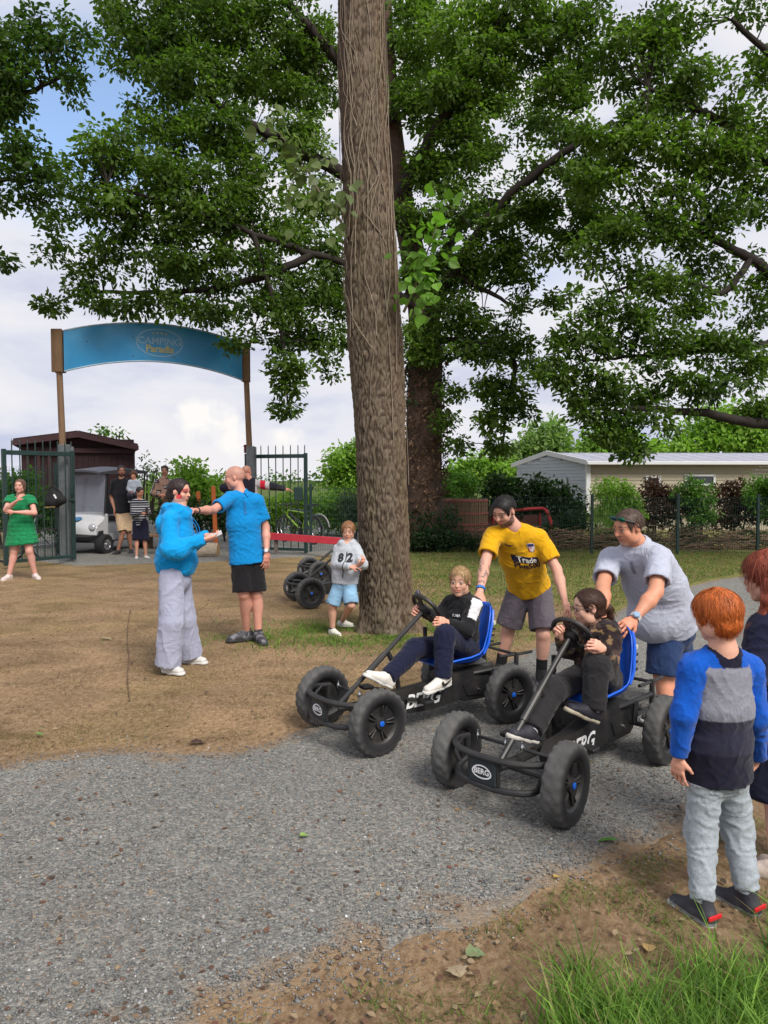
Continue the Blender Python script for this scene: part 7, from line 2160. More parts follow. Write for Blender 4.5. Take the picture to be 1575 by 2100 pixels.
def man_polo():
    H = 1.82
    h = Human('bald man in blue polo shirt and black shorts resting a hand on her', H, [*P(507, 1305, 7.35)[:2], 0], (-.35, -.93), C(206, 150, 132, .92), res=.0085)
    h.joints(neck=P(494, 1014, 7.36), shl=P(529, 1029, 7.42), shr=P(470, 1024, 7.26), ell=P(545, 1082, 7.46), elr=P(437, 1046, 7.0), wrl=P(547, 1133, 7.36), wrr=P(399, 1047, 6.62),
             hpl=P(520, 1148, 7.42), hpr=P(493, 1148, 7.34), knl=P(526, 1218, 7.40), knr=P(500, 1218, 7.32), anl=foot(530, 1316, H), anr=foot(506, 1313, H))
    h.limbs(); h.hand('r', P(380, 1042, 6.42) - h.J['wrr'], (-.1, 0, -1), .4); h.hand('l', (-.04, -.06, -1), (-.6, .5, 0), .35)
    h.head(P(481, 980, 7.36), (-.98, -.10, -.14), .235, stubble=(.26, .15, .12), brow=(.16, .09, .06), beard=None)
    h.finish_body()
    t = h.top(wsh=.168, wch=.168, wwa=.158, whe=.182, dch=.118, dwa=.115, dhe=.140, drop=.03, sl=.72, rs=.060, rse=.068, neck_r=.058)
    BL = (.003, .205, .52)
    o = h.garment('polo_shirt', t, BL, amp=.008, scale=9, res=.0085, stretch=(1, 1, 1.2))
    n = h.J['neck']; f = h.fr; r = unit(h.J['shl'] - h.J['shr'])
    collar(h, BL, o)
    V, F = rect(.028, .13, 2, 6); h.project(V, F, n + f * .05 - [0, 0, .135], r, h.ax, 'placket', (.002, .13, .36), o, .004, h.last)
    h.garment('shorts', h.trousers('short', .112, .105, frac=.93, hipw=.155, hipd=.115, rise=.05), (.012, .011, .014), amp=.007, scale=8, stretch=(1, 1, .6))
    for q, d in (('r', (-.85, -.5)), ('l', (.45, -.9))): h.shoe(q, d, (.045, .045, .055), sole=(.03, .03, .034), L=.30, colf=lambda V, c: np.where((fbm(V * 16, 2) > .12)[:, None], np.array([.15, .15, .17]), c))
    for q in ('l', 'r'):
        m = MB(); a = h.J['an' + q]; m.tube([a + [0, 0, -.02], a + [0, 0, .045]], .041, 14); auto_smooth(m.build('sock', M('sock_dark', (.05, .05, .055), rough=.95), h.root))
    w = h.J['wrl']; m = MB(); m.tube([w + [0, 0, .035], w + [0, 0, .012]], .034, 18); wo = auto_smooth(m.build('wristwatch', CHROME, h.root)); m = MB(); m.lathe([(.0005, .008), (.017, .006), (.019, 0)], w + np.array([.0, -.036, .024]), (0, -1, 0), 14); m.build('dial', WHITE_PRINT, wo)
    w = h.J['wrr'] + (h.J['elr'] - h.J['wrr']) * .1; d = unit(h.J['elr'] - h.J['wrr']); m = MB(); m.tube([w, w + d * .018], .032, 16); auto_smooth(m.build('bracelet', BLKP, h.root))
man_polo()

def boy_grey():
    H = 1.22
    h = Human('small boy in grey hoodie numbered 82 leaning on the bare trunk', H, [*G(697, 1300)[:2], 0], (.15, -1), PALE, res=.0085, fat=1.12)
    h.joints(neck=P(712, 1116, 7.72), shl=P(730, 1126, 7.72), shr=P(695, 1127, 7.76), ell=P(744, 1158, 7.62), elr=P(690, 1157, 7.70), wrl=P(737, 1158, 7.48), wrr=P(720, 1163, 7.50),
             hpl=P(716, 1192, 7.72), hpr=P(699, 1193, 7.74), knl=P(720, 1240, 7.62), knr=P(682, 1242, 7.70), anl=foot(702, 1290, H), anr=foot(682, 1302, H))
    h.J['anl'][2] += .03
    h.limbs(); h.hand('r', (.9, .0, .1), (0, .5, -.6), 1.0, sz=.78); h.hand('l', (.3, -.3, .3), (-.5, .6, 0), 1.0, sz=.78)
    h.head(P(714, 1089, 7.72), (-.05, -1, -.22), .195, brow=(.16, .09, .05), eye=(.10, .08, .07))
    h.finish_body(); h.hair(C(140, 100, 70), .05, 0.33, -.30, .0, messy=.025, strands=700, slen=.24, flow=(0, .6, -.3))
    GY = C(176, 182, 190)
    t = h.top(wsh=.17, wch=.18, wwa=.185, whe=.185, dch=.13, dwa=.135, dhe=.14, drop=.03, sleeve='long', rs=.078, rse=.07, cuff=.045, neck_r=.06)
    n = h.J['neck']
    hood = [econe(n + [-.06, -.02, .015], n + [-.05, .07, .01], .035, .04, k=.03), econe(n + [.06, -.02, .015], n + [.05, .07, .01], .035, .04, k=.03), econe(n + [-.05, .07, .01], n + [.05, .07, .01], .04, k=.03)]
    o = h.garment('hoodie', t + hood, GY, amp=.006, scale=11, mat=knit_mat())
    c = (n + h.pel) / 2; r = unit(h.J['shl'] - h.J['shr']); top = n + h.ax * -.05; bv = h.last
    V, F = rect(.010, .27, 1, 16); V[:, 0] += .012 * np.sin(V[:, 1] * 14); h.project(V, F, (n + h.pel) / 2 + r * .014 - h.ax * .01, r, h.ax, 'zip', (.012, .012, .014), o, .004, bv)
    for s, dx in (('8', -.034), ('2', .062)):
        V, F = text_geo(s, .115, .006); h.project(V, F, n - h.ax * .135 + r * dx, r, h.ax, 'number', (.02, .022, .03), o, .004, bv)
    h.garment('denim_shorts', h.trousers('short', .108, .105, frac=.98, hipw=.155, hipd=.12, rise=.04), C(126, 164, 194), amp=.005, scale=11, colf=lambda V, c: c * (1 + .25 * np.clip(fbm(V * 9, 3), -.6, 1))[:, None])
    h.shoe('r', (.65, -.75), (.62, .61, .56), sole=(.6, .58, .52), L=.29); h.shoe('l', (.95, -.25), (.62, .61, .56), sole=(.6, .58, .52), L=.29)
    for q in ('l', 'r'):
        m = MB(); a = h.J['an' + q]; m.tube([a + [0, 0, -.02], a + [0, 0, .02]], .033, 12); auto_smooth(m.build('sock', M('sock_dark', (.05, .05, .055), rough=.95), h.root))
boy_grey()

def boy_kart():
    H = 1.40
    h = Human('boy in black and white track jacket sitting in the farther kart', H, KA(.1, 0, 0), (-.823, -.568), C(218, 168, 144, .92), res=.0075, fat=1.02)
    h.joints(neck=P(950, 1226, 5.12), shl=P(972, 1243, 5.02), shr=P(924, 1237, 5.24), ell=P(956, 1292, 4.92), elr=P(900, 1268, 5.16), wrl=P(917, 1277, 4.86), wrr=P(864, 1252, 5.02),
             hpl=KA(.13, .08, .475), hpr=KA(.13, -.08, .475), knl=P(912, 1302, 4.82), knr=P(852, 1330, 4.92), anl=P(908, 1388, 4.74), anr=P(797, 1386, 4.70))
    h.limbs(lk=.8)
    h.hand('l', P(896, 1272, 4.80) - h.J['wrl'], (.1, .75, -.3), 1.45, sz=.85); h.hand('r', P(848, 1247, 4.97) - h.J['wrr'], (.35, -.55, -.3), 1.45, sz=.85)
    h.head(P(943, 1193, 5.10), (-.34, -.94, -.06), .205, brow=(.16, .10, .06), eye=(.07, .07, .08), mouth=1.0)
    h.finish_body(); h.hair(C(150, 122, 86), .04, 0.35, -.28, .03, messy=.02, strands=900, slen=.24, flow=(0, .8, .1))
    J = h.J; r = unit(J['shl'] - J['shr'])
    WHc = np.array([.62, .62, .65]); BKc = np.array([.012, .012, .014])
    def jc(V, c):
        c[:] = BKc
        for q in ('l', 'r'):
            a, b = J['sh' + q], J['el' + q]; d = b - a; t = ((V - a) @ d) / (d @ d); out = (V - a - np.clip(t, 0, 1)[:, None] * d)
            s = unit(np.cross(d, h.fwd)); s = s if s @ (r if q == 'l' else -r) > 0 else -s
            upn = unit(np.array([0, 0, 1.0]) * .6 + s)
            m = (t > -.2) & (t < .62) & (out @ upn > .72 * np.linalg.norm(out, axis=1)) & (np.linalg.norm(out, axis=1) < .09); c[m] = WHc
        return c
    t = h.top(wsh=.17, wch=.165, wwa=.16, whe=.165, dch=.12, dwa=.12, dhe=.13, drop=.0, sleeve='long', rs=.074, rse=.064, cuff=.042, neck_r=.05)
    n = J['neck']; t += [econe(n - [0, 0, .02], n + (h.hc - n) * .30, .052, .050, k=.02, cut=[(n + (h.hc - n) * .28, unit(h.hc - n))])]
    o = h.garment('track_jacket', t, BKc, amp=.008, scale=12, colf=jc)
    cat = [(-.5, -.1), (-.3, .12), (-.05, .2), (.2, .16), (.42, .34), (.5, .22), (.34, .08), (.18, -.02), (.1, -.3), (.02, -.28), (.04, -.02), (-.14, -.02), (-.3, -.26), (-.38, -.24), (-.28, -.02), (-.42, .0)]
    f2 = unit(np.cross(r, h.ax)); bv = h.last; p = n - h.ax * .135 + r * .045
    h.project([(x * .045, y * .05, 0) for x, y in cat], [tuple(range(len(cat)))], p - h.ax * .022, r, h.ax, 'emblem', (.62, .62, .65), o, .005, bv)
    V, F = text_geo('PUMA', .026, .001); h.project(V, F, p + h.ax * .022, r, h.ax, 'lettering', (.62, .62, .65), o, .005, bv)
    h.garment('track_trousers', h.trousers('long', .105, .088, .068, hipw=.165, hipd=.14, rise=.05), (.010, .012, .034), amp=.007, scale=11)
    h.shoe('l', (-.75, -.62), (.66, .63, .58), sole=(.62, .61, .58), L=.31, high=.015, tip=-.12); h.shoe('r', (-.72, -.4), (.66, .63, .58), sole=(.62, .61, .58), L=.31, high=.015, tip=.55)
    for q in ('l', 'r'):
        a = J['an' + q]; d = unit(J['kn' + q] - a); m = MB(); m.tube([a - d * .01, a + d * .03], .036, 14); auto_smooth(m.build('sock', M('sock_coral', (.6, .16, .13), rough=.9), h.root))
        sw = [(-.5, .05), (-.38, .16), (-.3, .0), (-.1, -.06), (.5, .18), (-.1, -.24), (-.4, -.2)]
    a = J['anl']; k = h.k; sd = np.array([.568, -.823, 0]); m = MB()
    m.prism([a + sd * .040 + np.array([-.75, -.62, 0]) * x * .09 * -1 - [0, 0, .028] + np.array([0, 0, y * .09]) for x, y in sw], sd * 0, sd * .006); m.build('swoosh', BLKP, h.root)
boy_kart()

def man_yellow():
    H = 1.80
    h = Human('bearded man in yellow football shirt leaning over the farther kart', H, [*P(1072, 1390, 6.1)[:2], 0], (-.45, -.9), C(205, 156, 136, .92), res=.0085)
    h.joints(neck=P(1053, 1082, 5.74), shl=P(1108, 1106, 5.82), shr=P(1010, 1100, 5.74), ell=P(1142, 1168, 5.72), elr=P(995, 1154, 5.58), wrl=P(1158, 1231, 5.46), wrr=P(984, 1216, 5.36),
             hpl=P(1106, 1206, 6.08), hpr=P(1066, 1205, 6.08), knl=P(1114, 1302, 5.94), knr=P(1042, 1292, 6.12), anl=foot(1110, 1398, H), anr=foot(1026, 1385, H))
    def tat(V, c): return c
    h.limbs()
    V, F, c = h.parts[-1]; a, b = h.J['elr'], h.J['wrr']; d = b - a; t = ((V - a) @ d) / (d @ d); near = np.linalg.norm(V - a - np.clip(t, 0, 1)[:, None] * d, axis=1) < .06
    ink = np.clip((fbm(V * 34 + 4, 3) - .18) * 6, 0, .75) * near * (t > .0) * (t < .75); c[:] = c * (1 - ink[:, None]) + np.array([.06, .05, .06]) * ink[:, None]
    h.hand('l', P(1166, 1256, 5.40) - h.J['wrl'], (-.5, .6, 0), .45, .16); h.hand('r', P(987, 1236, 5.30) - h.J['wrr'], (-.2, .7, -.3), .6)
    h.head(P(1034, 1049, 5.68), (-.62, -.64, -.46), .235, up=(-.05, -.15, 1), beard=(.028, .018, .016), stubble=(.018, .014, .013), brow=(.02, .013, .012), eye=(.03, .02, .015))
    h.finish_body(); h.hair((.010, .008, .009), .038, 0.34, .10, .14, messy=.008, strands=700, slen=.09, short=True)
    YE = np.array([.60, .32, .006]); J = h.J; r = unit(J['shl'] - J['shr'])
    t = h.top(wsh=.170, wch=.172, wwa=.160, whe=.180, dch=.125, dwa=.118, dhe=.14, drop=.0, sl=.70, rs=.066, rse=.075, neck_r=.060)
    o = h.garment('football_shirt', t, YE, amp=.007, scale=9, stretch=(1, 1, .8)); bv = h.last
    n = J['neck']; f2 = unit(np.cross(r, h.ax)); c0 = n - h.ax * .24 + r * .01
    ring = [n + .062 * (math.cos(a) * r + math.sin(a) * f2) + [0, 0, -.012] + f2 * .01 - h.ax * (.02 + .02 * math.sin(a)) for a in np.linspace(0, 2 * math.pi, 26, endpoint=False)]
    m = MB(); m.tube(ring, .006, 6, closed=True); m.build('neck_trim', M('trim_navy', (.012, .012, .03), rough=.8), o)
    V, F = rect(.22, .058, 8, 3); h.project(V, F, c0, r, h.ax, 'print_panel', (.012, .012, .035), o, .004, bv)
    V, F = text_geo('Trade', .070, .001); h.project(V, F, c0 + r * .012 + h.ax * .0, r, h.ax, 'lettering', (.65, .65, .6), o, .007, bv)
    V, F = text_geo('Plus500', .074, .002); h.project(V, F, c0 - h.ax * .062 + r * .008, r, h.ax, 'lettering', (.012, .012, .03), o, .004, bv)
    sw = [(-.5, .02), (-.4, .14), (-.34, .0), (-.15, -.05), (.5, .17), (-.1, -.2), (-.38, -.16)]
    h.project([(x * .085, y * .085, 0) for x, y in sw], [tuple(range(7))], n - h.ax * .115 - r * .085, r, h.ax, 'swoosh', (.012, .012, .03), o, .004, bv)
    cc = n - h.ax * .125 + r * .09
    sh = [(-.5, .5), (0, .56), (.5, .5), (.5, -.05), (.3, -.4), (0, -.6), (-.3, -.4), (-.5, -.05)]
    h.project([(x * .062, y * .078, 0) for x, y in sh], [tuple(range(8))], cc, r, h.ax, 'crest', (.55, .55, .56), o, .004, bv)
    V, F = rect(.056, .026, 3, 2); h.project(V, F, cc + h.ax * .024, r, h.ax, 'crest_band', (.02, .03, .16), o, .006, bv)
    for x in (-.021, -.002, .017): V, F = rect(.009, .045, 1, 3); h.project(V, F, cc + r * x - h.ax * .015, r, h.ax, 'crest_stripe', (.42, .03, .04), o, .006, bv)
    h.garment('shorts', h.trousers('short', .118, .108, frac=.90, hipw=.155, hipd=.115, rise=.04), C(92, 86, 94), amp=.007, scale=8, stretch=(1, 1, .6))
    for q, d in (('l', (-.1, -1)), ('r', (-.3, -1))): h.shoe(q, d, (.014, .014, .015), sole=(.45, .45, .45), L=.30)
    for q in ('l', 'r'):
        m = MB(); a = J['an' + q]; m.tube([a + [0, 0, -.02], a + unit(J['kn' + q] - a) * .10], [.044, .046], 14); auto_smooth(m.build('sock', M('sock_black', (.014, .014, .015), rough=.95), h.root))
    w = J['wrr'] + (J['elr'] - J['wrr']) * .10; d = unit(J['elr'] - J['wrr']); m = MB(); m.tube([w, w + d * .02], .035, 16); auto_smooth(m.build('wristband', M('band_blue', (.03, .16, .5), rough=.6), h.root))
man_yellow()

def girl_kart():
    H = 1.44
    h = Human('girl with glasses and ponytail in camouflage hoodie sitting in the nearest kart', H, KB(.1, 0, 0), (-.694, -.72), C(222, 176, 154, .92), res=.0075, fat=1.02)
    h.joints(neck=P(1217, 1285, 4.27), shl=P(1252, 1308, 4.16), shr=P(1188, 1297, 4.40), ell=P(1246, 1362, 4.06), elr=P(1165, 1330, 4.36), wrl=P(1236, 1330, 3.94), wrr=P(1152, 1306, 4.12),
             hpl=KB(.14, .08, .475), hpr=KB(.14, -.08, .475), knl=P(1224, 1362, 3.96), knr=P(1130, 1418, 4.00), anl=P(1218, 1452, 3.90), anr=P(1092, 1494, 3.80))
    h.limbs(lk=.8)
    h.hand('l', P(1218, 1320, 3.90) - h.J['wrl'], (.0, .75, -.4), 1.45, sz=.84); h.hand('r', P(1143, 1288, 4.10) - h.J['wrr'], (.4, -.5, -.3), 1.45, sz=.84)
    h.head(P(1206, 1246, 4.24), (-.97, -.10, -.12), .212, brow=(.10, .05, .03))
    h.finish_body()
    HB = (.045, .020, .013)
    W = h.hw; hh = h.hh
    tail = chain(W(0, -.42, .0), [W(.05, -.60, -.12), W(.14, -.66, -.38), W(.22, -.66, -.65), W(.26, -.60, -.92)], .085 * hh * 1.3, .03 * hh, .03)
    h.hair(HB, .035, 0.37, -.22, .10, extra=tail, messy=.010, strands=800, slen=.34, flow=(0, -1, -.2))
    m = MB(); c = W(0, -.45, .0); m.lathe([(.030, -.008), (.040, 0), (.030, .008)], c, W(.05, -.6, -.12) - c, 14, closed=True); m.build('hair_tie', M('tie_peach', (.55, .24, .14), rough=.8), h.root)
    # glasses
    m = MB()
    for sg in (-1, 1):
        cen = W(.145 * sg, .43, .012); fr = h.hR
        m.tube([cen + fr @ np.array([.085 * math.cos(a), -.02 * abs(math.cos(a)), .062 * math.sin(a)]) * hh for a in np.linspace(0, 6.283, 18, endpoint=False)], .0022, 5, closed=True)
        m.tube([W(.23 * sg, .41, .03), W(.34 * sg, .25, .03), W(.37 * sg, -.02, .03)], .0022, 5)
    m.tube([W(-.06, .44, .02), W(.06, .44, .02)], .002, 5); m.build('glasses', M('glasses_frame', (.05, .02, .03), rough=.3), h.root)
    def camo(V, c):
        n1 = fbm(V * 11 + 3, 3); n2 = fbm(V * 12 + 40, 3); n3 = fbm(V * 13 + 77, 3)
        c[:] = np.array([.020, .012, .014]); c[n1 > .22] = np.array([.055, .034, .030]); c[n2 > .38] = np.array([.20, .125, .065]); c[n3 > .50] = np.array([.12, .085, .035]); return c
    J = h.J; n = J['neck']
    t = h.top(wsh=.17, wch=.168, wwa=.165, whe=.17, dch=.125, dwa=.125, dhe=.135, drop=.0, sleeve='long', rs=.078, rse=.072, cuff=.048, neck_r=.05)
    hood = [econe(n + [.02, .10, -.01], n + [.10, .03, -.02], .045, .055, k=.04), econe(n + [.10, .03, -.02], n + [.06, -.09, -.01], .055, .045, k=.04), econe(n + [.06, -.09, -.01], n + [-.05, -.08, -.035], .04, .03, k=.03)]
    h.garment('hoodie', t + hood, (.02, .012, .014), amp=.009, scale=11, colf=camo)
    h.garment('trousers', h.trousers('long', .105, .088, .072, hipw=.165, hipd=.14, rise=.05), (.022, .021, .023), amp=.007, scale=11)
    h.shoe('l', (-.9, -.3), (.02, .02, .03), sole=(.40, .36, .27), L=.29, tip=.45); h.shoe('r', (-.7, -.5), (.03, .03, .04), sole=(.5, .48, .44), L=.29, tip=.35)
    for q in ('l', 'r'):
        a = J['an' + q]; d = unit(J['kn' + q] - a); m = MB(); m.tube([a - d * .02, a + d * .035], [.036, .034], 14); auto_smooth(m.build('sock', M('sock_grey', (.5, .5, .52), rough=.9), h.root))
girl_kart()

def man_grey():
    H = 1.80
    h = Human('heavy man in pale grey polo shirt pushing the nearest kart', H, [*P(1385, 1465, 5.2)[:2], 0], (-.82, -.57), C(208, 146, 118, .92), res=.0085, fat=1.17)
    h.joints(neck=P(1312, 1120, 4.93), shl=P(1352, 1146, 4.76), shr=P(1250, 1146, 5.08), ell=P(1345, 1214, 4.60), elr=P(1236, 1204, 4.86), wrl=P(1300, 1270, 4.48), wrr=P(1240, 1256, 4.62),
             hpl=P(1366, 1290, 5.08), hpr=P(1384, 1284, 5.30), knl=P(1360, 1384, 5.04), knr=P(1388, 1378, 5.28), anl=foot(1366, 1476, H), anr=foot(1400, 1460, H))
    h.limbs(); h.hand('l', P(1280, 1284, 4.42) - h.J['wrl'], (-.2, .6, -.7), .6); h.hand('r', P(1246, 1278, 4.5) - h.J['wrr'], (-.1, .6, -.4), .6)
    h.head(P(1289, 1082, 4.88), (-.90, -.36, -.26), .245, up=(-.1, -.1, 1), brow=(.10, .06, .04), beard=None, stubble=(.075, .05, .038), lips=(.40, .17, .14),
           paint=lambda L, b, V: (b((np.abs(L[:, 0]) < .12) * (L[:, 1] > .12) * (L[:, 2] < -.30) * (.6 + .3 * fbm(V * 60, 2)), (.30, .26, .24)), b((np.abs(L[:, 2] + .155) < .025) * (np.abs(L[:, 0]) < .12) * (L[:, 1] > .25) * .5, (.16, .09, .06))))
    h.finish_body(); h.hair((.075, .048, .036), .016, 0.40, -.02, .10, messy=.010, strands=700, slen=.12, short=True)
    # mirrored sunglasses pushed up on the head
    W, hh, R = h.hw, h.hh, h.hR; so = empty('sunglasses', (0, 0, 0)); so.parent = h.root; so.location = (0, 0, 0)
    for sg, nm in ((-1, 'l'), (1, 'r')):
        V, F = solid([ell(W(.15 * sg, .33, .335), np.array([.16, .055, .095]) * hh, R @ np.array(Matrix.Rotation(-.6, 3, 'X')), .01)], .0045)
        mk('lens', V, F, M('lens_green', (.01, .15, .09), rough=.06, metal=.5, var=.4, vscale=20, col2=(.02, .02, .06), c2scale=20), so)
        m = MB(); m.tube([W(.26 * sg, .31, .34), W(.36 * sg, .10, .22), W(.385 * sg, -.06, .02)], .0045, 6); m.build('temple', BLKP, so)
    GY = C(170, 175, 192)
    J = h.J; r = unit(J['shl'] - J['shr'])
    t = h.top(wsh=.185, wch=.185, wwa=.182, whe=.18, dch=.145, dwa=.165, dhe=.168, drop=-.02, sl=.70, rs=.062, rse=.070, neck_r=.056, belly=1.4)
    o = h.garment('polo_shirt', t, GY, amp=.006, scale=8); bv = h.last; n = J['neck'] + (h.hc - J['neck']) * .12; f = unit(np.cross(r, h.ax)); f = f if f @ h.fwd > 0 else -f
    collar(h, GY, o)
    c0 = n - h.ax * .075 + f * .05
    h.project([(-.045, .07, 0), (.045, .07, 0), (.0, -.05, 0)], [(0, 1, 2)], c0 + h.ax * .04, r, h.ax, 'open_neck', tuple(h.skin), o, .005, bv)
    V, F = rect(.022, .09, 2, 5); h.project(V, F, c0 - h.ax * .02, r, h.ax, 'placket', C(120, 124, 140), o, .005, bv)
    V, F = rect(.035, .02, 2, 2); h.project(V, F, c0 - h.ax * .06 + r * .11, r, h.ax, 'emblem', C(92, 98, 116), o, .005, bv)
    h.garment('denim_shorts', h.trousers('short', .112, .10, frac=.99, hipw=.150, hipd=.135, rise=.06), C(38, 56, 92), amp=.007, scale=8, stretch=(1, 1, .6), colf=lambda V, c: c * (1 + .3 * np.clip(fbm(V * 8, 3), -.6, 1))[:, None])
    for q, d in (('l', (-.9, -.4)), ('r', (-.9, -.3))): h.shoe(q, d, (.05, .05, .055), sole=(.4, .4, .4), L=.30)
    w = J['wrl'] + (J['ell'] - J['wrl']) * .06; d = unit(J['ell'] - J['wrl']); m = MB(); m.tube([w - d * .012, w + d * .014], [.034, .036], 18); wo = auto_smooth(m.build('wristwatch', M('strap_white', (.55, .55, .56), rough=.5), h.root))
    nn = unit(np.array([-.1, -.8, .6]) - d * (np.array([-.1, -.8, .6]) @ d)); m = MB(); m.lathe([(.0005, .012), (.017, .012), (.021, .008), (.022, 0)], w + nn * .034, nn, 18); m.build('dial', M('dial_blue', (.25, .38, .55), rough=.2), wo)
man_grey()

def boy_red():
    H = 1.26
    h = Human('red haired boy in blue and grey sweater seen from behind', H, [*G(1470, 1885)[:2], 0], (-.42, .90), C(222, 170, 148, .92), res=.0065, fat=1.06)
    h.joints(neck=P(1483, 1335, 2.70), shl=P(1425, 1372, 2.71), shr=P(1532, 1374, 2.75), ell=P(1402, 1465, 2.69), elr=P(1550, 1470, 2.76), wrl=P(1392, 1552, 2.72), wrr=P(1553, 1556, 2.86),
             hpl=P(1447, 1580, 2.74), hpr=P(1497, 1580, 2.78), knl=P(1438, 1705, 2.74), knr=P(1512, 1700, 2.80), anl=foot(1440, 1893, H), anr=foot(1530, 1874, H))
    for q in ('anl', 'anr'): h.J[q][2] += .040
    h.limbs(lk=.68); h.hand('l', (-.02, .12, -1), (.5, .4, 0), .45, sz=.74); h.hand('r', (-.3, .5, -.5), (-.6, 0, 0), .6, sz=.74)
    h.head(P(1468, 1263, 2.70), (-.62, .72, -.16), .184, brow=(.3, .12, .05))
    h.finish_body()
    h.hair(C(176, 92, 40), .075, 0.31, -.34, -.05, messy=.03, strands=2600, slen=.34)
    J = h.J; n = J['neck']; r = unit(J['shr'] - J['shl'])
    BLU = np.array([.006, .085, .46]); GRY = np.array(C(128, 130, 142)); NAV = np.array(C(42, 42, 60)); DN = np.array(C(26, 26, 44))
    t = h.top(wsh=.152, wch=.157, wwa=.162, whe=.174, dch=.12, dwa=.124, dhe=.140, drop=.035, sleeve=None, neck_r=.06)
    sl = []
    for q in ('l', 'r'):
        a, b, c = J['sh' + q], J['el' + q], J['wr' + q]; d = unit(c - b)
        sl.append([econe(n + (a - n) * .35 - [0, 0, .005], a, .050, .054, k=.03), econe(a, b, .055, .047, k=.03), econe(b, c - d * .01, .046, .033, k=.02, cut=[(c - d * .005, d)])])
    def cf(V, c):
        x = (V - n) @ r; z = V[:, 2] - n[2] + .10 * np.abs(x) * 0
        rag = np.abs(x) > np.interp(-z, [0, .05, .16, .21], [.075, .085, .118, .135])
        zz = P(1480, 1470, 2.70)[2]; z2 = P(1480, 1540, 2.7)[2]
        c[:] = GRY; c[rag & (V[:, 2] > zz + .0)] = BLU; c[V[:, 2] < zz] = NAV; c[V[:, 2] < z2] = DN
        dn = np.linalg.norm((V - n)[:, :2], axis=1); top = V[:, 2] > n[2] - .05; c[top & (dn < .088)] = BLU; c[top & (dn < .066)] = DN
        return c
    o = h.garment('sweater', t, GRY, amp=.005, scale=11, mat=knit_mat(), colf=cf, res=.006)
    for s_ in sl: h.garment('sleeve', s_, BLU, amp=.006, scale=13, mat=knit_mat(), parent=o, label='bright blue sweater sleeve')
    MEL = np.array(C(152, 160, 168))
    h.garment('jogging_trousers', h.trousers('long', .096, .076, .058, hipw=.142, hipd=.112, rise=.03) , MEL, amp=.008, scale=13, mat=knit_mat(), stretch=(.7, .7, 1.3), res=.006,
              colf=lambda V, c: c * (1 + .16 * fbm(V * 60, 2))[:, None])
    for q, d in (('l', (-.45, .9)), ('r', (-.50, .86))):
        h.shoe(q, d, C(58, 58, 66), sole=(.42, .42, .42), L=.30, high=.03, ah=.130, accent=(.55, .012, .02), colf=lambda V, c: np.where((V[:, 2] < .030)[:, None], np.array(C(150, 155, 160)), c))
        m = MB(); a = J['an' + q]; m.tube([a + [0, 0, -.01], a + [0, 0, .035]], [.036, .035], 16); auto_smooth(m.build('cuff', M('cuff_melange', tuple(MEL), rough=.95, bump=.5, bscale=200), h.root))
boy_red()

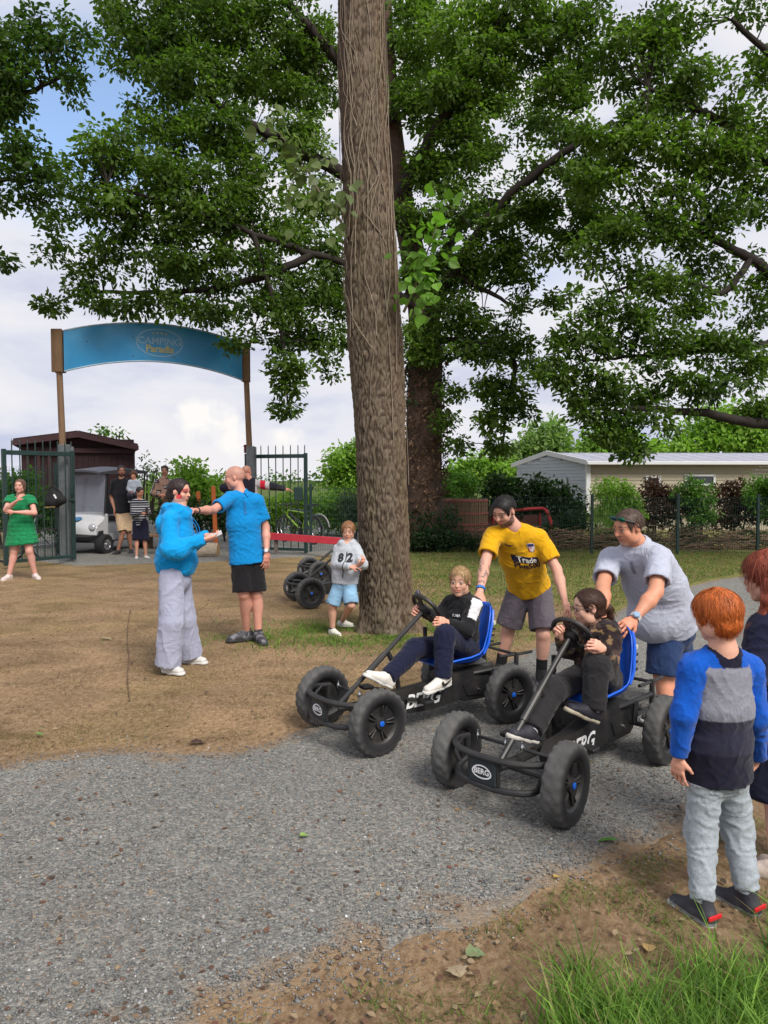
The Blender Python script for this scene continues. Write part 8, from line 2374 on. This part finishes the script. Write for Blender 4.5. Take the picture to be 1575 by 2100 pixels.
def girl_red():
    H = 1.38
    h = Human('red haired girl in navy jacket and floral skirt cut by the right edge', H, [*G(1612, 1800)[:2], 0], (-.75, .62), C(222, 172, 150, .92), res=.0075, fat=1.04)
    h.joints(neck=P(1588, 1262, 3.08), shl=P(1562, 1296, 3.02), shr=P(1630, 1296, 3.16), ell=P(1546, 1376, 2.98), elr=P(1660, 1380, 3.2), wrl=P(1556, 1418, 3.12), wrr=P(1640, 1440, 3.3),
             hpl=P(1590, 1480, 3.08), hpr=P(1625, 1480, 3.14), knl=P(1590, 1640, 3.08), knr=P(1630, 1640, 3.16), anl=foot(1592, 1808, H), anr=foot(1640, 1795, H))
    h.limbs(); h.hand('l', (.3, .5, -.6), (.4, .3, 0), .5, sz=.8); h.hand('r', (0, .5, -.6), (-.4, .3, 0), .5, sz=.8)
    h.head(P(1571, 1182, 3.06), (-.86, .46, -.16), .21, brow=(.3, .12, .05))
    h.finish_body(); W, hh = h.hw, h.hh
    hang = chain(W(.28, -.05, -.05), [W(.31, -.02, -.35), W(.30, .05, -.62)], .11 * hh, .06 * hh) + chain(W(-.30, -.02, -.05), [W(-.34, .05, -.40), W(-.33, .16, -.72), W(-.30, .22, -.95)], .12 * hh, .04 * hh) + chain(W(0, -.38, -.1), [W(0, -.42, -.45), W(0, -.40, -.85)], .24 * hh, .16 * hh)
    h.hair(C(128, 62, 44), .05, 0.33, -.45, .04, extra=hang, messy=.02, strands=1500, slen=.5, flow=(0, 0, -1))
    NV = C(28, 30, 52)
    t = h.top(wsh=.175, wch=.175, wwa=.17, whe=.185, dch=.135, dwa=.135, dhe=.15, drop=-.10, sleeve='long', rs=.078, rse=.07, cuff=.045, neck_r=.055)
    n = h.J['neck']; hood = [econe(n + [-.06, -.07, -.01], n + [.05, -.10, -.01], .045, .05, k=.04), econe(n + [.05, -.10, -.01], n + [.11, .02, -.01], .05, .05, k=.04)]
    h.garment('jacket', t + hood, NV, amp=.008, scale=11)
    def flower(V, c):
        c[:] = np.array(C(24, 26, 46)); rng = np.random.RandomState(2); idx = rng.choice(len(V), 46)
        for i in idx:
            d = np.linalg.norm(V - V[i], axis=1) * (1 + .25 * fbm(V * 50, 1)); c[d < .034] = np.array([.62, .60, .60]); 
        for i in idx:
            d = np.linalg.norm(V - V[i] - [.008, 0, -.012], axis=1); c[d < .017] = np.array([.5, .03, .04])
        return c
    hp = (h.J['hpl'] + h.J['hpr']) / 2; kn = (h.J['knl'] + h.J['knr']) / 2; ez = P(1590, 1622, 3.08)[2]
    bot = np.array([hp[0] - .015, hp[1], ez])
    h.garment('skirt', [econe(hp + [0, 0, .16], hp, .135, .16, side=h.right, ra2=.11, rb2=.125, k=.03), econe(hp, bot, .16, .20, side=h.right, ra2=.125, rb2=.16, k=.03, cut=[(bot, np.array([0, 0, -1.0]))])], NV, amp=.012, scale=7, stretch=(1.6, 1.6, .3), colf=flower, res=.0065)
    for q, d in (('l', (-.85, .4)), ('r', (-.8, .5))): h.shoe(q, d, (.50, .42, .37), sole=(.55, .5, .46), L=.30)
girl_red()

def girl_green():
    H = 1.60
    h = Human('girl in green dress with folded arms in front of the left gate', H, [*G(44, 1188)[:2], 0], (.08, -1), C(212, 158, 144, .92), res=.012, fat=1.18)
    h.joints(neck=P(42, 1014, 12.1), shl=P(64, 1026, 12.1), shr=P(20, 1026, 12.1), ell=P(71, 1052, 11.98), elr=P(12, 1046, 11.95), wrl=P(27, 1050, 11.78), wrr=P(36, 1026, 11.80),
             hpl=P(55, 1080, 12.15), hpr=P(32, 1080, 12.15), knl=P(60, 1130, 12.1), knr=P(30, 1130, 12.1), anl=foot(72, 1187, H), anr=foot(19, 1189, H))
    h.limbs(); h.hand('l', (-.9, 0, .1), (0, .8, 0), .4); h.hand('r', (.5, 0, .8), (.3, .8, 0), .7)
    h.head(P(41, 997, 12.05), (.05, -1, 0), .225, brow=(.12, .07, .05)); h.finish_body()
    h.hair(C(96, 70, 58), .04, 0.35, -.34, .02, messy=.015, extra=[ell(h.hw(.30, .0, -.15), np.array([.09, .13, .28]) * h.hh, h.hR, .03), ell(h.hw(-.30, .0, -.15), np.array([.09, .13, .28]) * h.hh, h.hR, .03)])
    GRN = np.array([.012, .20, .075]); J = h.J
    t = h.top(wsh=.165, wch=.16, wwa=.14, whe=.16, dch=.125, dwa=.12, dhe=.13, drop=.0, sl=.42, rs=.076, rse=.074, neck_r=.105)
    hp = (J['hpl'] + J['hpr']) / 2; bt = hp + [.01, 0, P(44, 1117, 12.1)[2] - hp[2]]; r = J['shl'] - J['shr']
    sk = [econe(hp + [0, 0, .22], hp, .165, .21, side=r, ra2=.13, rb2=.16, k=.04), econe(hp, bt, .21, .275, side=r, ra2=.16, rb2=.20, k=.04, cut=[(bt, np.array([.10, 0, -1.0]))])]
    h.garment('dress', t + sk, GRN, amp=.012, scale=7, stretch=(1.5, 1.5, .4), colf=lambda V, c: c * (1 + .25 * np.sin(V[:, 2] * 90) * (fbm(V * 20, 2) > -.1))[:, None])
    for q, d in (('l', (.75, -.7)), ('r', (-.2, -1))): h.shoe(q, d, (.58, .50, .48), sole=(.6, .55, .52), L=.29)
girl_green()

def family():
    H = 1.84; Yb = 16.3
    h = Human('man in black T-shirt and beige shorts carrying a toddler by golf cart', H, [*G(256, 1138)[:2], 0], (.5, -.85), DARKSKIN, res=.014)
    h.joints(neck=P(249, 982, Yb), shl=P(266, 990, Yb), shr=P(234, 990, Yb), ell=P(276, 1012, Yb - .15), elr=P(228, 1020, Yb + .05), wrl=P(268, 1016, Yb - .35), wrr=P(235, 1046, Yb - .1),
             hpl=P(259, 1050, Yb), hpr=P(245, 1050, Yb), knl=P(264, 1092, Yb), knr=P(252, 1092, Yb - .1), anl=[*P(269, 1132, Yb)[:2], .09], anr=[*P(242, 1140, Yb - .2)[:2], .09])
    h.limbs(); h.hand('l', (.3, -.6, .3), (0, 0, 1), .5); h.hand('r', (0, -.2, -1), (.5, 0, 0), .4)
    h.head(P(249, 966, Yb - .02), (.45, -.88, -.1), .24, beard=(.02, .015, .014), brow=(.015, .01, .01)); h.finish_body(); h.hair((.012, .009, .01), .03, 0.37, -.1, .1, messy=.005, short=True)
    h.garment('t_shirt', h.top(drop=.02, sl=.75, rs=.07, rse=.08, whe=.185, dhe=.135), (.010, .010, .014), amp=.008)
    h.garment('shorts', h.trousers('short', .115, .105, frac=.95, hipw=.15, hipd=.105, rise=.05), C(190, 164, 134), amp=.006)
    for q, d in (('l', (.2, -1)), ('r', (-.2, -1))): h.shoe(q, d, (.03, .03, .035), sole=(.3, .3, .3), L=.29)
    # toddler on his arm
    Ht = .86; Yt = 15.95
    t = Human('curly haired toddler in grey top held on the arm of the man', Ht, P(276, 1024, Yt), (.1, -1), C(196, 140, 116, .9), res=.011, fat=1.25)
    t.joints(neck=P(275, 985, Yt), shl=P(284, 989, Yt), shr=P(267, 989, Yt), ell=P(288, 1002, Yt), elr=P(264, 1002, Yt), wrl=P(284, 1010, Yt - .1), wrr=P(268, 1010, Yt - .1), hpl=P(280, 1013, Yt), hpr=P(271, 1013, Yt),
             knl=P(284, 1015, Yt - .14), knr=P(266, 1015, Yt - .14), anl=P(281, 1026, Yt - .02), anr=P(267, 1026, Yt - .02))
    t.limbs(); t.hand('l', (-.3, -.6, 0), (0, .5, -.5), .6, sz=.5); t.hand('r', (.3, -.6, 0), (0, .5, -.5), .6, sz=.5)
    t.head(P(274, 975, Yt), (.1, -1, -.05), .175); t.finish_body(); t.hair((.07, .035, .022), .11, 0.33, -.28, -.02, messy=.12)
    t.garment('top', t.top(drop=.02, sleeve='long', rs=.085, rse=.08, cuff=.06), C(150, 160, 172), amp=.004); t.garment('trousers', t.trousers('long', .11, .09, .075), (.03, .03, .05), amp=.004)
    for q in ('l', 'r'): t.shoe(q, (0, -1), (.3, .3, .32), L=.27)
    # boy in the striped top
    Hb = 1.26; Y = 15.25
    b = Human('boy in navy striped top and dark shorts beside the golf cart', Hb, [*G(289, 1137)[:2], 0], (.7, -.7), C(190, 136, 112, .9), res=.012, fat=1.1)
    b.joints(neck=P(286, 1024, Y), shl=P(298, 1032, Y + .05), shr=P(274, 1031, Y - .05), ell=P(304, 1052, Y), elr=P(273, 1054, Y - .1), wrl=P(304, 1050, Y - .2), wrr=P(292, 1052, Y - .3),
             hpl=P(295, 1073, Y), hpr=P(281, 1073, Y), knl=P(297, 1104, Y), knr=P(281, 1104, Y), anl=[*P(299, 1139, Y)[:2], .063], anr=[*P(280, 1143, Y - .1)[:2], .063])
    b.limbs(); b.hand('l', (-.2, -.8, .1), (0, .3, -.8), .6, sz=.75); b.hand('r', (.5, -.6, .1), (0, .3, -.8), .6, sz=.75)
    b.head(P(287, 1009, Y - .03), (.75, -.6, -.35), .205); b.finish_body(); b.hair((.016, .011, .012), .045, 0.34, -.26, .03, messy=.01)
    def st(V, c): c[:] = np.array([.012, .014, .03]); c[(np.mod(V[:, 2], .048) < .014)] = np.array([.42, .42, .44]); return c
    b.garment('striped_top', b.top(drop=.08, sleeve='long', rs=.08, rse=.074, cuff=.05), (.012, .014, .03), amp=.005, colf=st, res=.009)
    b.garment('shorts', b.trousers('short', .12, .12, frac=1.05, wa=.12, hipw=.15, hipd=.105, rise=.05), (.012, .012, .03), amp=.005)
    for q, d in (('l', (.8, -.6)), ('r', (.3, -1))): b.shoe(q, d, (.5, .5, .5), sole=(.5, .5, .5), L=.29)
    m = MB(); c = P(301, 1047, Y - .33); m.box(c, (.13, .01, .10), frame((.6, -.6, .1)), .003); tag(m.build('small_tablet', M('tablet_dark', (.03, .025, .03), rough=.3)), 'dark little tablet held by the boy in striped top', 'tablet')
    # woman raised behind the hedge
    Hw = 1.66; Y = 17.3; z0 = .38
    w = Human('woman in patterned cardigan standing behind the low hedge', Hw, [P(336, 1100, Y)[0], Y, z0], (.2, -1), C(186, 134, 112, .9), res=.014)
    w.joints(neck=P(337, 981, Y), shl=P(350, 990, Y), shr=P(323, 990, Y), ell=P(353, 1014, Y - .05), elr=P(315, 1012, Y - .05), wrl=P(338, 1016, Y - .25), wrr=P(330, 1016, Y - .25), hpl=P(344, 1046, Y), hpr=P(331, 1046, Y), knl=P(344, 1088, Y), knr=P(331, 1088, Y),
             anl=np.array([P(344, 1000, Y)[0], Y, z0 + .085]), anr=np.array([P(331, 1000, Y)[0], Y, z0 + .085]))
    w.limbs(); w.hand('l', (-.8, -.3, .2), (0, .5, -.5), .6); w.hand('r', (.8, -.3, .2), (0, .5, -.5), .6)
    w.head(P(338, 965, Y - .02), (.15, -1, -.15), .235); w.finish_body(); w.hair((.018, .012, .013), .04, 0.36, -.3, .05, messy=.01)
    def pat(V, c): n = fbm(V * 7, 2); c[:] = C(160, 128, 112); c[n > .05] = np.array([.025, .022, .035]); c[n > .32] = np.array([.42, .38, .36]); return c
    w.garment('cardigan', w.top(drop=.10, sleeve='long', rs=.085, rse=.085, cuff=.06), C(160, 128, 112), amp=.008, colf=pat); w.garment('skirt', w.trousers('long', .13, .12, .11), (.03, .02, .03), amp=.006)
    for q in ('l', 'r'): w.shoe(q, (0, -1), (.05, .04, .04), L=.27)
    o = empty('timber_step', [P(337, 1000, Y)[0], Y, 0], 'low timber step under the woman behind the hedge', 'step')
    for k in range(4): m = MB(); m.box([P(337, 1000, Y)[0], Y - .24 + .16 * k, z0 - .025], (1.0, .15, .05), None, .006); m.build('plank', WOOD, o)
    for dx in (-.4, .4): m = MB(); m.box([P(337, 1000, Y)[0] + dx, Y, (z0 - .05) / 2], (.08, .5, z0 - .05)); m.build('bearer', WOOD, o)
family()

def man_bikes():
    H = 1.82; Y = 14.3
    h = Human('man in black, white and red jacket reaching out behind the bald man', H, [*G(512, 1158)[:2], 0], (.3, .95), C(196, 136, 118, .92), res=.012)
    h.joints(neck=P(511, 982, Y), shl=P(495, 994, Y), shr=P(537, 994, Y), ell=P(458, 1000, Y - .1), elr=P(562, 998, Y + .35), wrl=P(480, 1022, Y + .2), wrr=P(583, 1002, Y + .75),
             hpl=P(503, 1060, Y), hpr=P(520, 1060, Y), knl=P(504, 1108, Y), knr=P(520, 1108, Y), anl=foot(503, 1156, H), anr=foot(521, 1156, H))
    h.limbs(); h.hand('r', (.9, .3, -.1), (0, .2, -1), .5); h.hand('l', (.6, .5, .2), (0, .4, -1), .5)
    h.head(P(506, 967, Y), (.5, .85, -.1), .235, stubble=(.28, .16, .12)); h.finish_body()
    def jc(V, c):
        c[:] = np.array([.012, .012, .022]); u = V[:, 0]; z = V[:, 2]; x0 = h.J['shr'][0]
        c[(u > x0 - .12) & (u < x0 - .02) & (z > 1.35)] = np.array([.36, .35, .36]); c[(u > x0 - .02) & (u < x0 + .07) & (z > 1.3)] = np.array([.45, .015, .035]); c[(u > x0 + .07) & (u < x0 + .13) & (z > 1.3)] = np.array([.5, .5, .52]); return c
    h.garment('jacket', h.top(drop=.06, sleeve='long', rs=.085, rse=.075, cuff=.05), (.012, .012, .022), amp=.007, colf=jc); h.garment('trousers', h.trousers('long', .105, .085, .07), (.02, .02, .028), amp=.006)
    for q in ('l', 'r'): h.shoe(q, (.2, 1), (.03, .03, .03), L=.29)
man_bikes()
